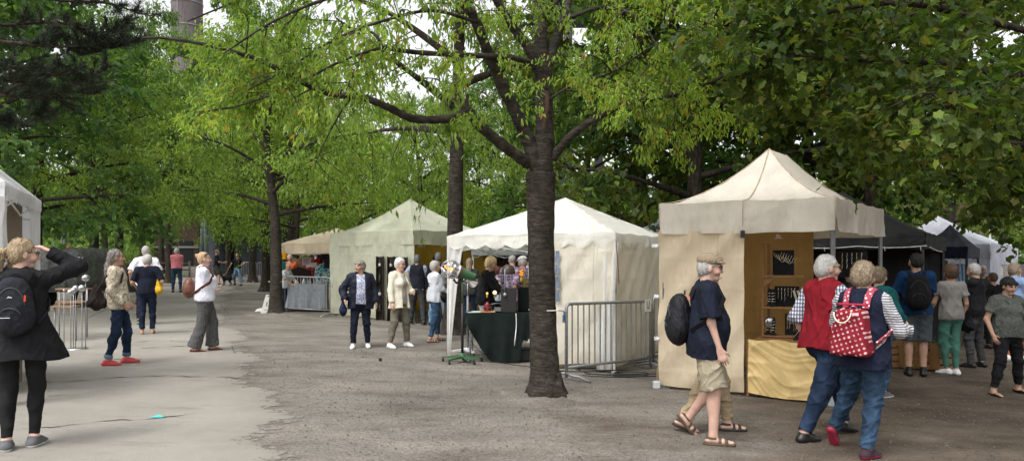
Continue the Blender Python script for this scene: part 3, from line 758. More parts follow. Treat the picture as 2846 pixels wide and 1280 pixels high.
# ------------------------------------------------------------------ the people
def P(key, label, fl, fr, H, face, lifts=(0, 0), yaws=(6, -6), Y=None, **kw):
    """fl, fr: photo positions of the middle of the left and right sole (the person's own left and right)"""
    a, b = (ground(*fl), ground(*fr)) if Y is None else (onY(fl, Y), onY(fr, Y))
    pos = (a + b) / 2; pos.z = gz(pos.x, pos.y); s = H / 1.72; th = R(face); c, n = math.cos(th), math.sin(th); ft = []
    for w, l, yw in zip((a, b), lifts, yaws):
        d = w - pos; lx, ly = (d.x * c + d.y * n) / s, (-d.x * n + d.y * c) / s
        ft.append((lx + math.sin(R(yw)) * .05, ly - math.cos(R(yw)) * .05, l, yw))
    return person(key, label, pos, H, face, feet=tuple(ft), **kw)
def side(px, Y, face, gap=.2):
    """standing feet for a person whose feet cannot be made out: returns the two foot columns"""
    u = gap * .5 * math.cos(R(face)) / Y * F
    return px - u, px + u
def handbag(c, label, anchor, size, m, sm, pts=None, name='handbag', w=.012, handle=None, det=None):
    s = c['s']; o = _carry(c, name, label, 'bag', anchor); B = None
    a, b, d = size; r = max(size) * s * 1.3 + .05
    f = Field([-r] * 3, [r] * 3, max(.007, c['h']))
    f.cap(v3(0, 0, d * 1.05) * s, v3(0, 0, -d * .35) * s, b * .45 * s, b * .95 * s, asp=a / b, right=(0, 1, 0), k=.02)
    f.cap(v3(0, -b * .55, -d * .45) * s, v3(0, b * .55, -d * .5) * s, b * .42 * s, asp=1.0, k=.05); f.ripple(.014 * s, 14, 3); f.ripple(.007 * s, 36, 4); f.mesh('bag', m, o)
    if pts is not None: strap(c, o, anchor, pts, sm, w)
    return o
grey_hair = hairmat('grey_hair', (.36, .34, .32), (.62, .60, .57)); white_hair = hairmat('white_hair', (.68, .66, .62), (.88, .87, .84))
dark_grey_hair = hairmat('dark_grey_hair', (.13, .125, .12), (.30, .29, .28)); blond_hair = hairmat('blond_hair', (.50, .36, .20), (.78, .63, .42))
ash_hair = hairmat('ash_blond_hair', (.24, .18, .12), (.46, .37, .26)); black_hair = hairmat('black_hair', (.018, .015, .014), (.045, .038, .035)); brown_hair = hairmat('brown_hair', (.09, .05, .03), (.2, .12, .07))
BLACK = fab('black_cloth', (.010, .010, .012), .5); NAVY = fab('navy_cloth', (.010, .014, .032), .4); NAVYT = fab('dark_navy_cotton', (.008, .011, .022), .4)
jean = denim('blue_denim', (.038, .075, .135)); jean_d = denim('dark_denim', (.015, .027, .055)); jean_l = denim('light_denim', (.15, .26, .38)); jean_navy = denim('navy_denim', (.012, .018, .038), 1.6)
WHITE = fab('white_cotton', (.78, .78, .82), .06); CREAM = fab('cream_linen', (.74, .69, .56), .07); khaki = fab('khaki_cotton', (.28, .245, .175), .18); sand = fab('sand_cotton', (.32, .25, .155), .2)
white_shoe = plain('white_shoe', (.78, .78, .80), .5, var=.05); white_sole = plain('white_rubber', (.70, .70, .68), .6); black_shoe = plain('black_leather', (.012, .011, .011), .4); grey_shoe = fab('grey_mesh', (.12, .12, .13))
brown_leather = plain('brown_leather', (.13, .045, .022), .38, var=.4); red_shoe = plain('red_leather', (.50, .05, .055), .45); dark_brown = plain('dark_brown_leather', (.055, .035, .022), .5, var=.3)
olive_grey = fab('olive_grey_linen', (.17, .155, .115), .25); dgrey = fab('dark_grey_cloth', (.045, .046, .050), .3)

# woman shading her eyes
def shoe_mark(c):
    pass
c = P('shading', 'blonde woman in black jacket shading her eyes with one hand, dark backpack on', (20, 1248), (104, 1236), 1.72, 20, yaws=(10, -14), yaw=-66, nod=4, bw=1.06, skin='light',
      hands=((-.20, .16, .95), (.185, .130, 1.615)), elb=((-.6, -.8, -.2), (1, .05, -.28)), hair=dict(style='pony', mat=hairmat('ponytail_hair', (.34, .25, .15), (.66, .52, .34)), line=.055),
      top=dict(name='jacket', mat=fab('black_softshell', (.011, .011, .013), .45), hem=.74, flare=.10, hemx=.035, loose=.034, cuff=.006, hood=True, fold=.009, collar=.02),
      pants=dict(name='leggings', mat=fab('black_leggings', (.012, .012, .013), .4), loose=.004, t=.95, fold=.004), shoes=dict(mat=grey_shoe, sole=white_sole), extras=(glasses,))
def bp_marks(c, o, A, L):
    s = c['s']; mb = MB(); w = plain('white_print', (.75, .75, .75), .6); ax, ay, az = (Vector(c[k]) for k in ('X', 'Y', 'up'))
    q = Vector(L(A)) - ay * .112 * s * .99
    for a, b in (((-.016, .058), (-.002, .072)), ((-.002, .072), (.002, .060)), ((.002, .060), (.010, .068)), ((.010, .068), (.018, .060))):
        mb.tube([q + ax * a[0] - ay * .004 + az * a[1], q + ax * b[0] - ay * .004 + az * b[1]], .0028, 4)
    r = mb.build('emblem', w); r.parent = o
    mb = MB(); mb.box(q + ax * .098 + ay * .03 + az * .055, (.012, .012, .05)); r = mb.build('zip_tab', plain('red_tab', (.55, .05, .03), .5)); r.parent = o
    mb = MB(); mb.box(q + az * -.095 + ax * -.03, (.07, .006, .004)); r = mb.build('emblem_line', w); r.parent = o
backpack(c, 'slim black daypack with small white emblem worn by woman shading her eyes', fab('charcoal_nylon', (.018, .019, .024), .3), (.135, .085, .235), .27, .03, extra=bp_marks, pocket=False)
# woman with long grey hair
c = P('curly', 'woman with long grey hair in cream floral blouse, jeans and red shoes', (362, 1008), (309, 1016), 1.70, -66, yaws=(4, -4), lean=(0, -.07), yaw=-2, nod=-3, skin='tan',
      hands=((-.18, .07, .93), (.20, .04, .92)), elb=((-.4, -1, -.1), (.4, -1, -.1)), hair=dict(style='long', mat=hairmat('long_grey_hair', (.22, .19, .17), (.50, .47, .43)), rough=.011, len=.16, line=.055),
      top=dict(name='blouse', mat=floral('cream_floral', [(.62, .55, .43), (.60, .52, .40), (.26, .22, .16), (.62, .55, .43), (.36, .30, .22)], 20), hem=.83, loose=.035, cuff=.012, fold=.011, flare=-.01),
      pants=dict(mat=jean_d, loose=.010, t=.93, cuff=denim('denim_turnup', (.10, .14, .2))), shoes=dict(mat=red_shoe, sole=plain('red_rubber', (.36, .03, .03), .6), solet=.014))
T = c['T']
handbag(c, 'dark slouchy shoulder bag hanging behind woman in cream floral blouse', T(.10, -.27, .10), (.06, .13, .14), fab('dark_brown_canvas', (.030, .022, .02), .4), fab('dark_brown_canvas', (.03, .022, .02)),
        [T(.14, -.27, .20), T(.165, -.13, .40), T(.13, -.01, .535), T(.15, .10, .44), T(.19, .06, .30)])
# couple walking away
P('white_shirt', 'grey-haired man in white shirt walking away beside woman with yellow bag', (386, 902), (425, 900), 1.82, 24, lifts=(14, 0), bw=1.12, skin='tan', hair=dict(style='short', mat=grey_hair),
  top=dict(mat=WHITE, hem=.84, loose=.03, sleeve=.85, collar=.02), pants=dict(mat=fab('black_trousers', (.012, .012, .015), .4), loose=.016), shoes=dict(mat=dark_brown, sole=plain('pale_rubber', (.4, .4, .3), .6)), hands=((-.30, .06, .96), (.30, .08, .93)))
c = P('yellow_bag', 'short grey-haired woman in dark navy carrying a yellow bag', (394, 928), (425, 926), 1.64, 24, yaw=38, bw=1.1, skin='tan', hair=dict(style='bob', mat=grey_hair, rough=.004),
      top=dict(mat=NAVYT, hem=.86, loose=.026, sleeve=.9), pants=dict(mat=jean_navy, loose=.012, t=.93), shoes=dict(kind='sandal', mat=plain('gold_brown_leather', (.25, .16, .06), .4)), hands=((-.23, .16, 1.02), (.26, .06, .98)), extras=(glasses,))
T = c['T']
handbag(c, 'yellow cloth bag hanging from shoulder of woman in dark navy', T(.22, -.05, .08), (.09, .10, .16), fab('yellow_cloth', (.60, .36, .03), .25), fab('yellow_cloth', (.6, .36, .03)),
        [T(.22, -.06, .22), T(.21, -.06, .36), T(.17, -.02, .51), T(.2, .07, .36), T(.22, .03, .22)], w=.018)
P('pink', 'man in pink shirt and jeans standing on the path far off, seen from behind', (480, 812), (503, 812), 1.80, 20, yaw=-35, skin='tan', hair=dict(style='short', mat=white_hair), bw=1.08, yaws=(14, -14),
  top=dict(mat=fab('pink_shirt', (.80, .26, .30), .1), hem=.93, loose=.02, collar=.04), pants=dict(mat=jean, loose=.012), shoes=dict(mat=black_shoe), hands=((-.05, .25, 1.12), (.08, .24, 1.10)), extras=(mask,))
# woman in white sweater
c = P('sweater', 'woman with blond bun in white sweater and wide grey check trousers, arms folded', (598, 972), (549, 977), 1.70, -68, yaw=-4, skin='light', bw=1.1, bust=.03,
      hands=((.02, .125, 1.07), (-.04, .165, 1.12)), elb=((-.7, -.7, -.5), (.7, -.7, -.5)), hair=dict(style='bun', mat=hairmat('bun_hair', (.42, .28, .16), (.74, .58, .38)), line=.056), lean=(0, -.03),
      top=dict(name='sweater', mat=fab('white_knit', (.76, .76, .86), .05), hem=.87, loose=.042, cuff=.004, fold=.012, collar=.03, flare=-.02),
      pants=dict(mat=plaid('grey_check', (.085, .085, .085), (.05, .05, .052), (.20, .20, .20), .028), loose=.028, flare=.052, t=1.02, fold=.006), shoes=dict(kind='flat', mat=plain('red_brown_leather', (.16, .05, .035), .4)), extras=(head_glasses,))
backpack(c, 'brown leather backpack worn by woman in white sweater', brown_leather, (.12, .085, .165), .20, .045, pocket=True)
# people far down the path
P('shorts_far', 'bald man in black t-shirt and camouflage shorts standing far off', (598, 791), (611, 793), 1.82, -62, skin='tan', top=dict(mat=BLACK, hem=.84, loose=.025, sleeve=.8), hair=dict(style='bald', mat=dark_grey_hair),
  pants=dict(name='shorts', mat=floral('camouflage', [(.03, .03, .022), (.06, .055, .04), (.018, .018, .016)], 14), t=-.05, loose=.02), shoes=dict(mat=black_shoe), hands=((-.15, .3, 1.08), (.2, .27, 1.05)))
c = P('dog_woman', 'woman in black t-shirt and light jeans walking a dog on a lead', (669, 794), (651, 792), 1.68, 160, lifts=(0, 10), skin='tan', top=dict(mat=BLACK, hem=.90, loose=.02, sleeve=.7), hair=dict(style='short', mat=black_hair),
      pants=dict(mat=jean_l, loose=.006, t=.9), shoes=dict(mat=black_shoe), hands=((-.22, .1, 1.0), (.42, .12, .92)), elb=((-.9, -.4, 0), (.8, -.5, 0)))
LEAD = wpt(c, c['arms'][1][2])
P('trailer_man', 'dark-haired man in black standing behind the covered trailer', *side(210, 22, -95), 1.74, -80, Y=22, skin='tan', top=dict(mat=BLACK, hem=.8, collar=.03), pants=dict(mat=BLACK), shoes=dict(mat=black_shoe), hair=dict(style='short', mat=black_hair), nod=12)
# two women in the middle
c = P('navy_jacket', 'grey-haired woman in open navy jacket over blue floral blouse, white trainers', (1023, 966), (980, 968), 1.60, -166, yaws=(2, -10), yaw=-46, bw=1.22, bust=.035, belly=.03, skin='tan', nod=2,
      hands=(None, (.30, .07, .95)), elb=(None, (.9, -.8, -.1)), hair=dict(style='full', mat=hairmat('cropped_grey_hair', (.22, .19, .16), (.46, .42, .37)), vol=.006, fringe=True, line=.048),
      under=dict(name='blouse', mat=floral('blue_floral', [(.62, .64, .74), (.10, .12, .25), (.62, .64, .74), (.20, .23, .38)], 34), hem=.86, loose=.020, sleeve=.5),
      top=dict(name='jacket', mat=fab('navy_waxed_cotton', (.011, .013, .026), .4, rough=.6), hem=.78, loose=.042, flare=.03, collar=.055, open=(.075, .10), cuff=.012, fold=.01),
      pants=dict(mat=fab('navy_trousers', (.009, .012, .024), .35), loose=.012, t=.94), shoes=dict(mat=white_shoe, sole=white_sole))
mb = MB()
for k in range(9):
    a = -1.2 + 2.4 * k / 8; q = c['J']['neck'] + v3(.075 * math.sin(a), .065 + .035 * math.cos(a), -.015 - .035 * math.cos(a)); mb.ball([float(t) * c['s'] for t in q], .011, 6)
o = mb.build('necklace', plain('gold_beads', (.6, .4, .12), .3, .6)); o.parent = c['root']
T = c['T']
handbag(c, 'small navy handbag on arm of woman in open navy jacket', v3(.33, .0, .80), (.07, .13, .11), fab('navy_bag', (.012, .018, .05), .3), fab('navy_bag', (.012, .018, .05)), [v3(.33, .08, .88), v3(.34, .06, 1.02), v3(.34, .0, 1.08), v3(.34, -.06, 1.02), v3(.33, -.08, .88)], w=.008)
c = P('cream_blazer', 'white-haired woman in cream blazer and olive trousers, white trainers', (1136, 963), (1088, 967), 1.66, -128, lifts=(0, 0), yaws=(0, -8), yaw=8, nod=8, skin='light', bw=1.02, bust=.02,
      hands=((-.17, .17, 1.06), (.25, .03, .87)), elb=((-.6, -.8, -.3), None), hair=dict(style='full', mat=white_hair, vol=.010, line=.05),
      under=dict(name='blouse', mat=fab('grey_blouse', (.40, .38, .34), .1), hem=.83, loose=.018, sleeve=.5), top=dict(name='blazer', mat=CREAM, hem=.76, loose=.030, flare=.045, open=(.05, .085), openx=-.02, cuff=.008, fold=.006),
      pants=dict(mat=olive_grey, loose=.016, t=.93, fold=.008), shoes=dict(mat=white_shoe, sole=white_sole), extras=(glasses,))
# in front of the green tent
P('dark_vest', 'man in dark vest and grey trousers browsing at green tent, seen from behind', (1142, 899), (1179, 903), 1.75, -4, skin='tan', bw=1.1, hair=dict(style='short', mat=dark_grey_hair),
  under=dict(mat=plaid('blue_check', (.45, .5, .6), (.12, .17, .33), (.7, .7, .7), .03), hem=.84, loose=.018, sleeve=.85), top=dict(name='vest', mat=fab('vest_navy', (.014, .016, .024), .3), hem=.87, loose=.032, sleeve=0, collar=.02),
  pants=dict(mat=dgrey, loose=.018), shoes=dict(mat=black_shoe, sole=white_sole), hands=((-.34, .1, 1.0), (.16, .3, 1.1)))
c = P('hand_face', 'woman in pale grey sweater and jeans holding hand to her face, black sandals', (1221, 946), (1202, 951), 1.63, -62, yaw=-10, skin='tan', bw=1.06, bust=.02,
      hands=((.00, .17, 1.46), (.08, .26, .98)), elb=((-.5, .3, -1), (.6, -.7, -.4)), hair=dict(style='full', mat=hairmat('short_white_hair', (.42, .39, .35), (.72, .69, .63)), vol=.006),
      top=dict(name='sweater', mat=fab('pale_grey_knit', (.56, .58, .62), .08), hem=.84, loose=.03, fold=.009, cuff=.006, collar=.01), pants=dict(mat=jean, loose=.008, t=.88), shoes=dict(kind='sandal', mat=dark_brown))
T = c['T']
handbag(c, 'black cross-body bag worn by woman in pale grey sweater', T(.16, .17, .06), (.05, .12, .07), BLACK, BLACK, [T(.16, .16, .12), T(.02, -.155, .28), T(-.10, -.07, .49), T(-.12, .04, .50), T(-.03, .17, .30), T(.15, .18, .12)], w=.018)
P('green_tent_dark', 'dark-clothed man in jeans standing behind woman in pale grey sweater', (1195, 906), (1240, 905), 1.80, 10, skin='tan', hair=dict(style='short', mat=dark_grey_hair), top=dict(mat=BLACK, hem=.86, loose=.03), pants=dict(mat=jean_l, loose=.012), shoes=dict(mat=fab('navy_shoe', (.03, .035, .06)), sole=white_sole))
P('inside_green', 'dark-haired person in black standing inside the green tent', *side(1216, 20.3, -80), 1.74, -75, Y=20.3, skin='tan', hair=dict(style='full', mat=black_hair), top=dict(mat=BLACK, hem=.8), pants=dict(mat=BLACK), shoes=dict(mat=black_shoe))
P('long_blond', 'woman with long blond hair in dark grey top, seen from behind', *side(1306, 17.2, 0), 1.67, -8, Y=17.2, skin='tan', hair=dict(style='long', mat=ash_hair, len=.02, rough=.005), top=dict(mat=fab('grey_green_top', (.05, .055, .05), .4), hem=.84, loose=.025), pants=dict(mat=jean_d), shoes=dict(mat=black_shoe))
c = P('stall_woman', 'blond woman in black cardigan leaning over the green-covered stall table', *side(1352, 13.5, -90), 1.72, -100, Y=13.5, lean=(0, .13), nod=20, skin='tan', bw=1.12, bust=.03, hands=((-.12, .36, 1.0), (.14, .38, .98)), elb=((-.7, -.7, -.5), (.7, -.7, -.5)),
      hair=dict(style='full', mat=hairmat('pale_blond_hair', (.60, .44, .22), (.85, .72, .48)), vol=.012, low=.01), top=dict(name='cardigan', mat=BLACK, hem=.84, loose=.03, sleeve=1.5, flare=.03), pants=dict(mat=WHITE, loose=.014), shoes=dict(mat=black_shoe))
P('floral_back', 'dark-haired woman in light blue floral blouse at stall, seen from behind', *side(1384, 16.4, 0), 1.50, 5, Y=16.4, skin='tan', hair=dict(style='full', mat=hairmat('dark_red_hair', (.08, .02, .015), (.16, .05, .03))), top=dict(name='blouse', mat=spots('blue_dots_blouse', (.45, .62, .72), (.04, .09, .22), 17, .30, .9), hem=.84, loose=.025, sleeve=.8), pants=dict(mat=BLACK), shoes=dict(mat=black_shoe))
PL1 = plaid('maroon_plaid', (.10, .07, .12), (.30, .30, .38), (.18, .04, .06), .07); PL2 = plaid('purple_plaid', (.42, .36, .44), (.10, .08, .20), (.35, .10, .15), .07)
P('plaid_bald', 'balding grey-haired man in dark striped plaid shirt, seen from behind', *side(1424, 16.0, 0), 1.76, 0, Y=16.0, skin='light', bw=1.15, hair=dict(style='bald', mat=grey_hair), top=dict(mat=PL1, hem=.82, loose=.03, sleeve=.9, collar=.02), pants=dict(mat=dgrey), shoes=dict(mat=black_shoe))
P('plaid_cap', 'man in grey cap and purple plaid shirt looking down at stall', *side(1452, 15.4, 30), 1.74, 40, Y=15.4, skin='tan', nod=10, bw=1.1, top=dict(mat=PL2, hem=.82, loose=.03, sleeve=.9, collar=.02), pants=dict(mat=dgrey), shoes=dict(mat=black_shoe), hair=dict(style='short', mat=grey_hair), extras=(lambda c: cap_flat(c, fab('grey_cap', (.5, .48, .45))),))
P('masked', 'woman wearing white face mask behind the man in grey cap', *side(1467, 18.5, 180), 1.62, 175, Y=18.5, skin='tan', hair=dict(style='bob', mat=brown_hair), top=dict(mat=dgrey, hem=.8), pants=dict(mat=BLACK), shoes=dict(mat=black_shoe), extras=(mask,))
# at the peach stall
P('orange_vest', 'person in orange sleeveless top inside the peach-roofed stall', *side(806, 24.5, 150), 1.66, -160, Y=24.5, skin='light', hair=dict(style='bob', mat=grey_hair), top=dict(mat=fab('orange_cloth', (.85, .20, .07), .1), hem=.85, sleeve=.3), pants=dict(mat=BLACK), shoes=dict(mat=black_shoe))
P('red_dress', 'dark-haired woman in red polka dot dress with white collar in peach-roofed stall', *side(866, 23.6, 180), 1.64, -172, Y=23.6, nod=8, skin='tan', hair=dict(style='full', mat=brown_hair, vol=.01), top=dict(name='dress', mat=spots('red_polka', (.42, .015, .035), (.75, .7, .68), 24, .24), hem=.45, flare=.10, sleeve=.6), shoes=dict(mat=black_shoe),
  under=dict(name='collar', mat=WHITE, hem=1.30, loose=.03, sleeve=0))
P('seated_grey', 'person in pale grey shirt leaning on the barrier by the left tree trunk', *side(796, 21.6, -120), 1.42, -110, Y=21.6, nod=25, lean=(0, .1), skin='tan', hair=dict(style='bald', mat=grey_hair), top=dict(mat=fab('pale_shirt', (.5, .52, .54), .1), hem=.82, sleeve=.9, loose=.03), pants=dict(mat=NAVY), shoes=dict(mat=black_shoe), hands=((-.15, .3, .95), (.15, .3, .98)))
# man in flat cap, with a second walker half hidden behind him
c = P('khaki_man', 'walker in khaki trousers and sandals almost hidden behind the man in flat cap', (2036, 1196), (1906, 1197), 1.66, -102, lifts=(0, 18), skin='light', bw=.92, hair=dict(style='short', mat=grey_hair), nod=4,
      top=dict(mat=WHITE, hem=.86, loose=.014, sleeve=.8), pants=dict(mat=sand, loose=.022, t=.95, fold=.009), shoes=dict(kind='sandal', mat=plain('dark_sandal', (.035, .028, .022), .5)), hands=((-.2, .02, .9), (.16, .0, .90)))
c = P('cap_man', 'man in flat cap, navy t-shirt and khaki shorts walking with black backpack', (1904, 1204), (1998, 1236), 1.71, -100, lifts=(50, 0), yaws=(0, -6), yaw=-2, nod=6, wt=.62, bw=1.16, belly=.035, skin='pale', lean=(0, .02),
      hands=((-.22, .16, .88), (.27, .15, .815)), elb=((-.4, -1, 0), (.35, -1, 0)), hair=dict(style='short', mat=grey_hair), top=dict(mat=NAVYT, hem=.785, loose=.042, sleeve=.86, cuff=.016, fold=.008),
      pants=dict(name='shorts', mat=khaki, t=0, loose=.014, flare=.036, fold=.009), shoes=dict(kind='sandal', mat=plain('sandal_brown', (.075, .050, .032), .5)), extras=(glasses, lambda c: cap_flat(c, plaid('cap_check', (.30, .24, .16), (.22, .17, .11), (.12, .1, .08), .022))))
def carab(c, o, A, L):
    mb = MB(); s = c['s']; q = Vector(L(c['T'](.09, -.17, .40))); mb.tube([q + Vector((0, .01 * math.cos(a), .022 * math.sin(a))) for a in np.linspace(0, 6.28, 9)], .004, 5); r = mb.build('clip', plain('orange_clip', (.8, .2, .12), .4)); r.parent = o
backpack(c, 'plain black backpack on back of man in flat cap', fab('black_nylon', (.010, .010, .013), .4, rough=.6), (.15, .10, .24), .205, .032, extra=carab, pocket=False)
# man in red vest and woman with dotted backpack
c = P('red_vest', 'white-haired man in red vest over checked shirt, blue jeans', (2352, 1202), (2247, 1226), 1.80, -70, lifts=(8, 0), yaws=(2, 2), yaw=-18, nod=2, bw=1.14, belly=.035, skin='pale',
      hands=((-.205, -.06, .86), (.27, .13, .90)), elb=((-.2, -1, 0), (.4, -1, 0)), hair=dict(style='short', mat=hairmat('silver_hair', (.44, .42, .40), (.66, .64, .61))), under=dict(mat=plaid('navy_white_check', (.62, .64, .70), (.02, .03, .07), (.05, .06, .12), .036), hem=.9, loose=.020, sleeve=1.12, cuff=.012, collar=.03),
      top=dict(name='vest', mat=fab('red_vest_cloth', (.19, .008, .015), .3), hem=.815, flare=.045, hemx=-.02, loose=.050, sleeve=0, collar=.045, fold=.012), pants=dict(mat=jean_d, loose=.022, fold=.009), shoes=dict(mat=black_shoe, sole=black_shoe), extras=(glasses,))
c = P('dot_woman', 'woman with ash-blond hair in navy vest and striped sleeves, dotted red backpack on', (2312, 1240), (2420, 1273), 1.66, -46, lifts=(52, 0), yaws=(4, -14), yaw=-8, nod=4, wt=.86, bw=1.14, skin='pale',
      hands=((-.1, .28, 1.08), (.40, .22, 1.12)), elb=((-.7, -.6, -.5), (.35, -1, -.75)), hair=dict(style='full', mat=ash_hair, vol=.014, low=.004, rough=.005), under=dict(mat=stripes('grey_stripes', (.48, .48, .50), (.06, .065, .08), .021, .40), hem=.9, loose=.022, cuff=.012, fold=.008),
      top=dict(name='vest', mat=fab('navy_quilt', (.010, .013, .030), .3), hem=.80, flare=.02, loose=.042, sleeve=0, collar=.035, fold=.008), pants=dict(mat=denim('mid_denim', (.028, .054, .095)), loose=.018, fold=.008), shoes=dict(mat=fab('plum_mesh', (.045, .025, .034)), sole=plain('pink_red_rubber', (.28, .02, .05), .6)))
POLKA = spots('red_dot_oilcloth', (.19, .007, .018), (.52, .34, .32), 25, .25, .12, flat=.02)
def dotpack(c, o, A, L):
    s = c['s']; ax, ay, az = (Vector([float(t) for t in c[k]]) for k in ('X', 'Y', 'up')); q = Vector(L(A)); cr = plain('cream_piping', (.72, .62, .5), .5)
    mb = MB(); mb.tube([q - ay * (.088 + .022 * math.sin(a)) + az * (.165 - .085 * math.sin(a)) + ax * (-.04 + .07 * math.cos(a)) for a in np.linspace(0, math.pi, 12)], .006, 6); r = mb.build('handle', cr); r.parent = o
    mb = MB(); mb.box(q - ay * .098 + az * .155 + ax * .07, (.05, .006, .022), rot=Matrix.Rotation(0, 3, 'Z')); r = mb.build('label_patch', plain('pale_patch', (.72, .45, .45), .5)); r.parent = o
    mb = MB(); mb.tube([q + az * (.238 * s) + ax * t for t in np.linspace(-.125, .125, 9)], .010, 6); r = mb.build('zip_edge', plain('red_trim', (.34, .01, .03), .5)); r.parent = o
    strap(c, o, A, [c['T'](.16, -.14, .06), c['T'](.20, -.06, .12), c['T'](.21, .02, .20)], plain('grey_webbing', (.35, .34, .33), .7), .012)
backpack(c, 'red dotted backpack with cream handle worn by woman in navy vest', POLKA, (.142, .088, .20), .20, .050, sg=.056, box=True, sm=spots('pink_dot_strap', (.32, .05, .08), (.8, .62, .6), 30, .30, .2), extra=dotpack, strapw=.026, pocket=True)
# right-hand crowd
P('teal', 'woman in teal top and grey trainers behind the woman with dotted backpack', (2430, 1098), (2462, 1104), 1.63, -60, skin='light', hair=dict(style='full', mat=ash_hair, vol=.01), top=dict(mat=fab('teal_cloth', (.01, .095, .10), .2), hem=.82, loose=.03, sleeve=1.6), pants=dict(mat=jean, loose=.012), shoes=dict(mat=grey_shoe, sole=white_sole), hands=((-.2, .2, 1.0), (.22, .2, 1.0)))
P('striped_blond', 'blond woman in dark grey striped top looking into the jewellery stall', *side(2366, 10.6, 60), 1.66, 50, Y=10.6, skin='light', nod=10, hair=dict(style='bob', mat=ash_hair), top=dict(mat=stripes('dark_stripes', (.03, .03, .033), (.07, .07, .075), .03, .4), hem=.82, loose=.025), pants=dict(mat=BLACK), shoes=dict(mat=black_shoe), hands=((-.18, .25, 1.05), (.18, .25, 1.05)))
c = P('blue_tee', 'tall man in blue t-shirt and grey shorts with black backpack, seen from behind', (2524, 1042), (2566, 1044), 1.86, -22, yaw=24, skin='tan', bw=1.08, hair=dict(style='short', mat=black_hair), top=dict(mat=fab('blue_tee', (.007, .035, .105), .2), hem=.86, loose=.028, sleeve=.8, cuff=.01),
      pants=dict(name='shorts', mat=fab('grey_denim', (.07, .085, .095), .3), t=-.02, loose=.026, flare=.02), shoes=dict(mat=black_shoe, high=.05), hands=((-.26, .10, .90), (.1, .3, 1.1)))
backpack(c, 'black backpack on tall man in blue t-shirt', BLACK, (.15, .10, .25), .27, .035)
c = P('grey_tee', 'dark-haired woman in grey t-shirt and mint green trousers, white trainers', (2624, 1038), (2652, 1040), 1.70, 2, yaws=(30, 0), skin='tan', bw=1.04, bust=.03, hair=dict(style='full', mat=brown_hair, vol=.018, rough=.012), top=dict(mat=fab('grey_tee', (.22, .21, .195), .12), hem=.86, loose=.018, sleeve=.55),
      pants=dict(mat=fab('mint_trousers', (.065, .17, .135), .2), loose=.010, t=.95), shoes=dict(mat=white_shoe, sole=white_sole), hands=((-.24, .16, .90), (.24, .02, .88)))
T = c['T']
handbag(c, 'black shoulder bag beside woman in grey t-shirt', T(.25, -.02, -.10), (.07, .13, .13), BLACK, BLACK, [T(.25, .05, .0), T(.23, .06, .28), T(.15, .0, .50), T(.23, -.1, .28), T(.25, -.08, .0)])
P('black_shirt', 'grey-haired man in black shirt and grey trousers looking at the dark stall', (2690, 1020), (2722, 1018), 1.74, 30, skin='tan', nod=14, bw=1.08, hair=dict(style='short', mat=grey_hair), top=dict(mat=BLACK, hem=.86, loose=.03, collar=.03), pants=dict(mat=dgrey, loose=.014), shoes=dict(mat=black_shoe), hands=((-.1, .25, .95), (.2, .12, .9)))
c = P('grey_blouse', 'black-haired woman in grey-green blouse and black trousers walking towards the camera', (2838, 1092), (2768, 1100), 1.56, -172, lifts=(0, 0), yaw=-4, nod=14, bw=1.22, belly=.03, bust=.04, skin='tan', hair=dict(style='full', mat=black_hair, vol=.008, fringe=True, line=.04),
      top=dict(name='blouse', mat=floral('grey_green_print', [(.075, .085, .075), (.125, .135, .12), (.055, .062, .055), (.10, .11, .095)], 40), hem=.83, loose=.028, sleeve=.62, cuff=.012), pants=dict(mat=BLACK, loose=.012, t=.88), shoes=dict(kind='flat', mat=black_shoe), hands=((-.30, .05, .90), (.29, .04, .88)))
T = c['T']
handbag(c, 'grey-green shoulder bag carried by black-haired woman in grey-green blouse', T(-.24, -.02, .0), (.07, .12, .12), fab('olive_bag', (.10, .11, .085), .3), fab('olive_bag', (.1, .11, .085)), [T(-.22, .09, .08), T(-.1, .18, .28), T(.1, .1, .48), T(.12, -.05, .5)])
P('blue_shirt', 'man in light blue shirt and rust orange trousers, seen from behind', (2808, 1000), (2838, 1000), 1.78, -78, skin='tan', bw=1.14, hair=dict(style='full', mat=hairmat('sandy_hair', (.26, .19, .13), (.5, .4, .3))), top=dict(mat=fab('light_blue_cotton', (.26, .36, .58), .14), hem=.88, loose=.04, collar=.03), pants=dict(mat=fab('rust_trousers', (.42, .11, .03), .2), loose=.018), shoes=dict(mat=white_shoe), hands=((-.1, .3, 1.1), (.25, .25, 1.05)))
P('white_far', 'white-haired man facing the camera beyond the man in black shirt', *side(2732, 17.5, 180), 1.72, 165, Y=17.5, skin='pale', hair=dict(style='short', mat=white_hair), top=dict(mat=dgrey, hem=.82), pants=dict(mat=BLACK), shoes=dict(mat=black_shoe))
P('brown_far', 'brown-haired woman in black between two men at the far right', *side(2756, 15.5, 0), 1.58, 20, Y=15.5, skin='tan', hair=dict(style='full', mat=brown_hair), top=dict(mat=BLACK, hem=.82), pants=dict(mat=BLACK), shoes=dict(mat=black_shoe))
P('pink_far', 'person in bright pink top beyond the man in light blue shirt', *side(2858, 16.5, 0), 1.62, 20, Y=16.5, skin='tan', hair=dict(style='full', mat=grey_hair), top=dict(mat=fab('bright_pink', (.7, .1, .22)), hem=.82), pants=dict(mat=BLACK), shoes=dict(mat=black_shoe))
P('white_cap_far', 'person in white top and pale hat among the far clothes racks', *side(2812, 19.0, 0), 1.70, 100, Y=19.0, skin='tan', hair=dict(style='short', mat=white_hair), top=dict(mat=WHITE, hem=.82), pants=dict(mat=dgrey), shoes=dict(mat=black_shoe))
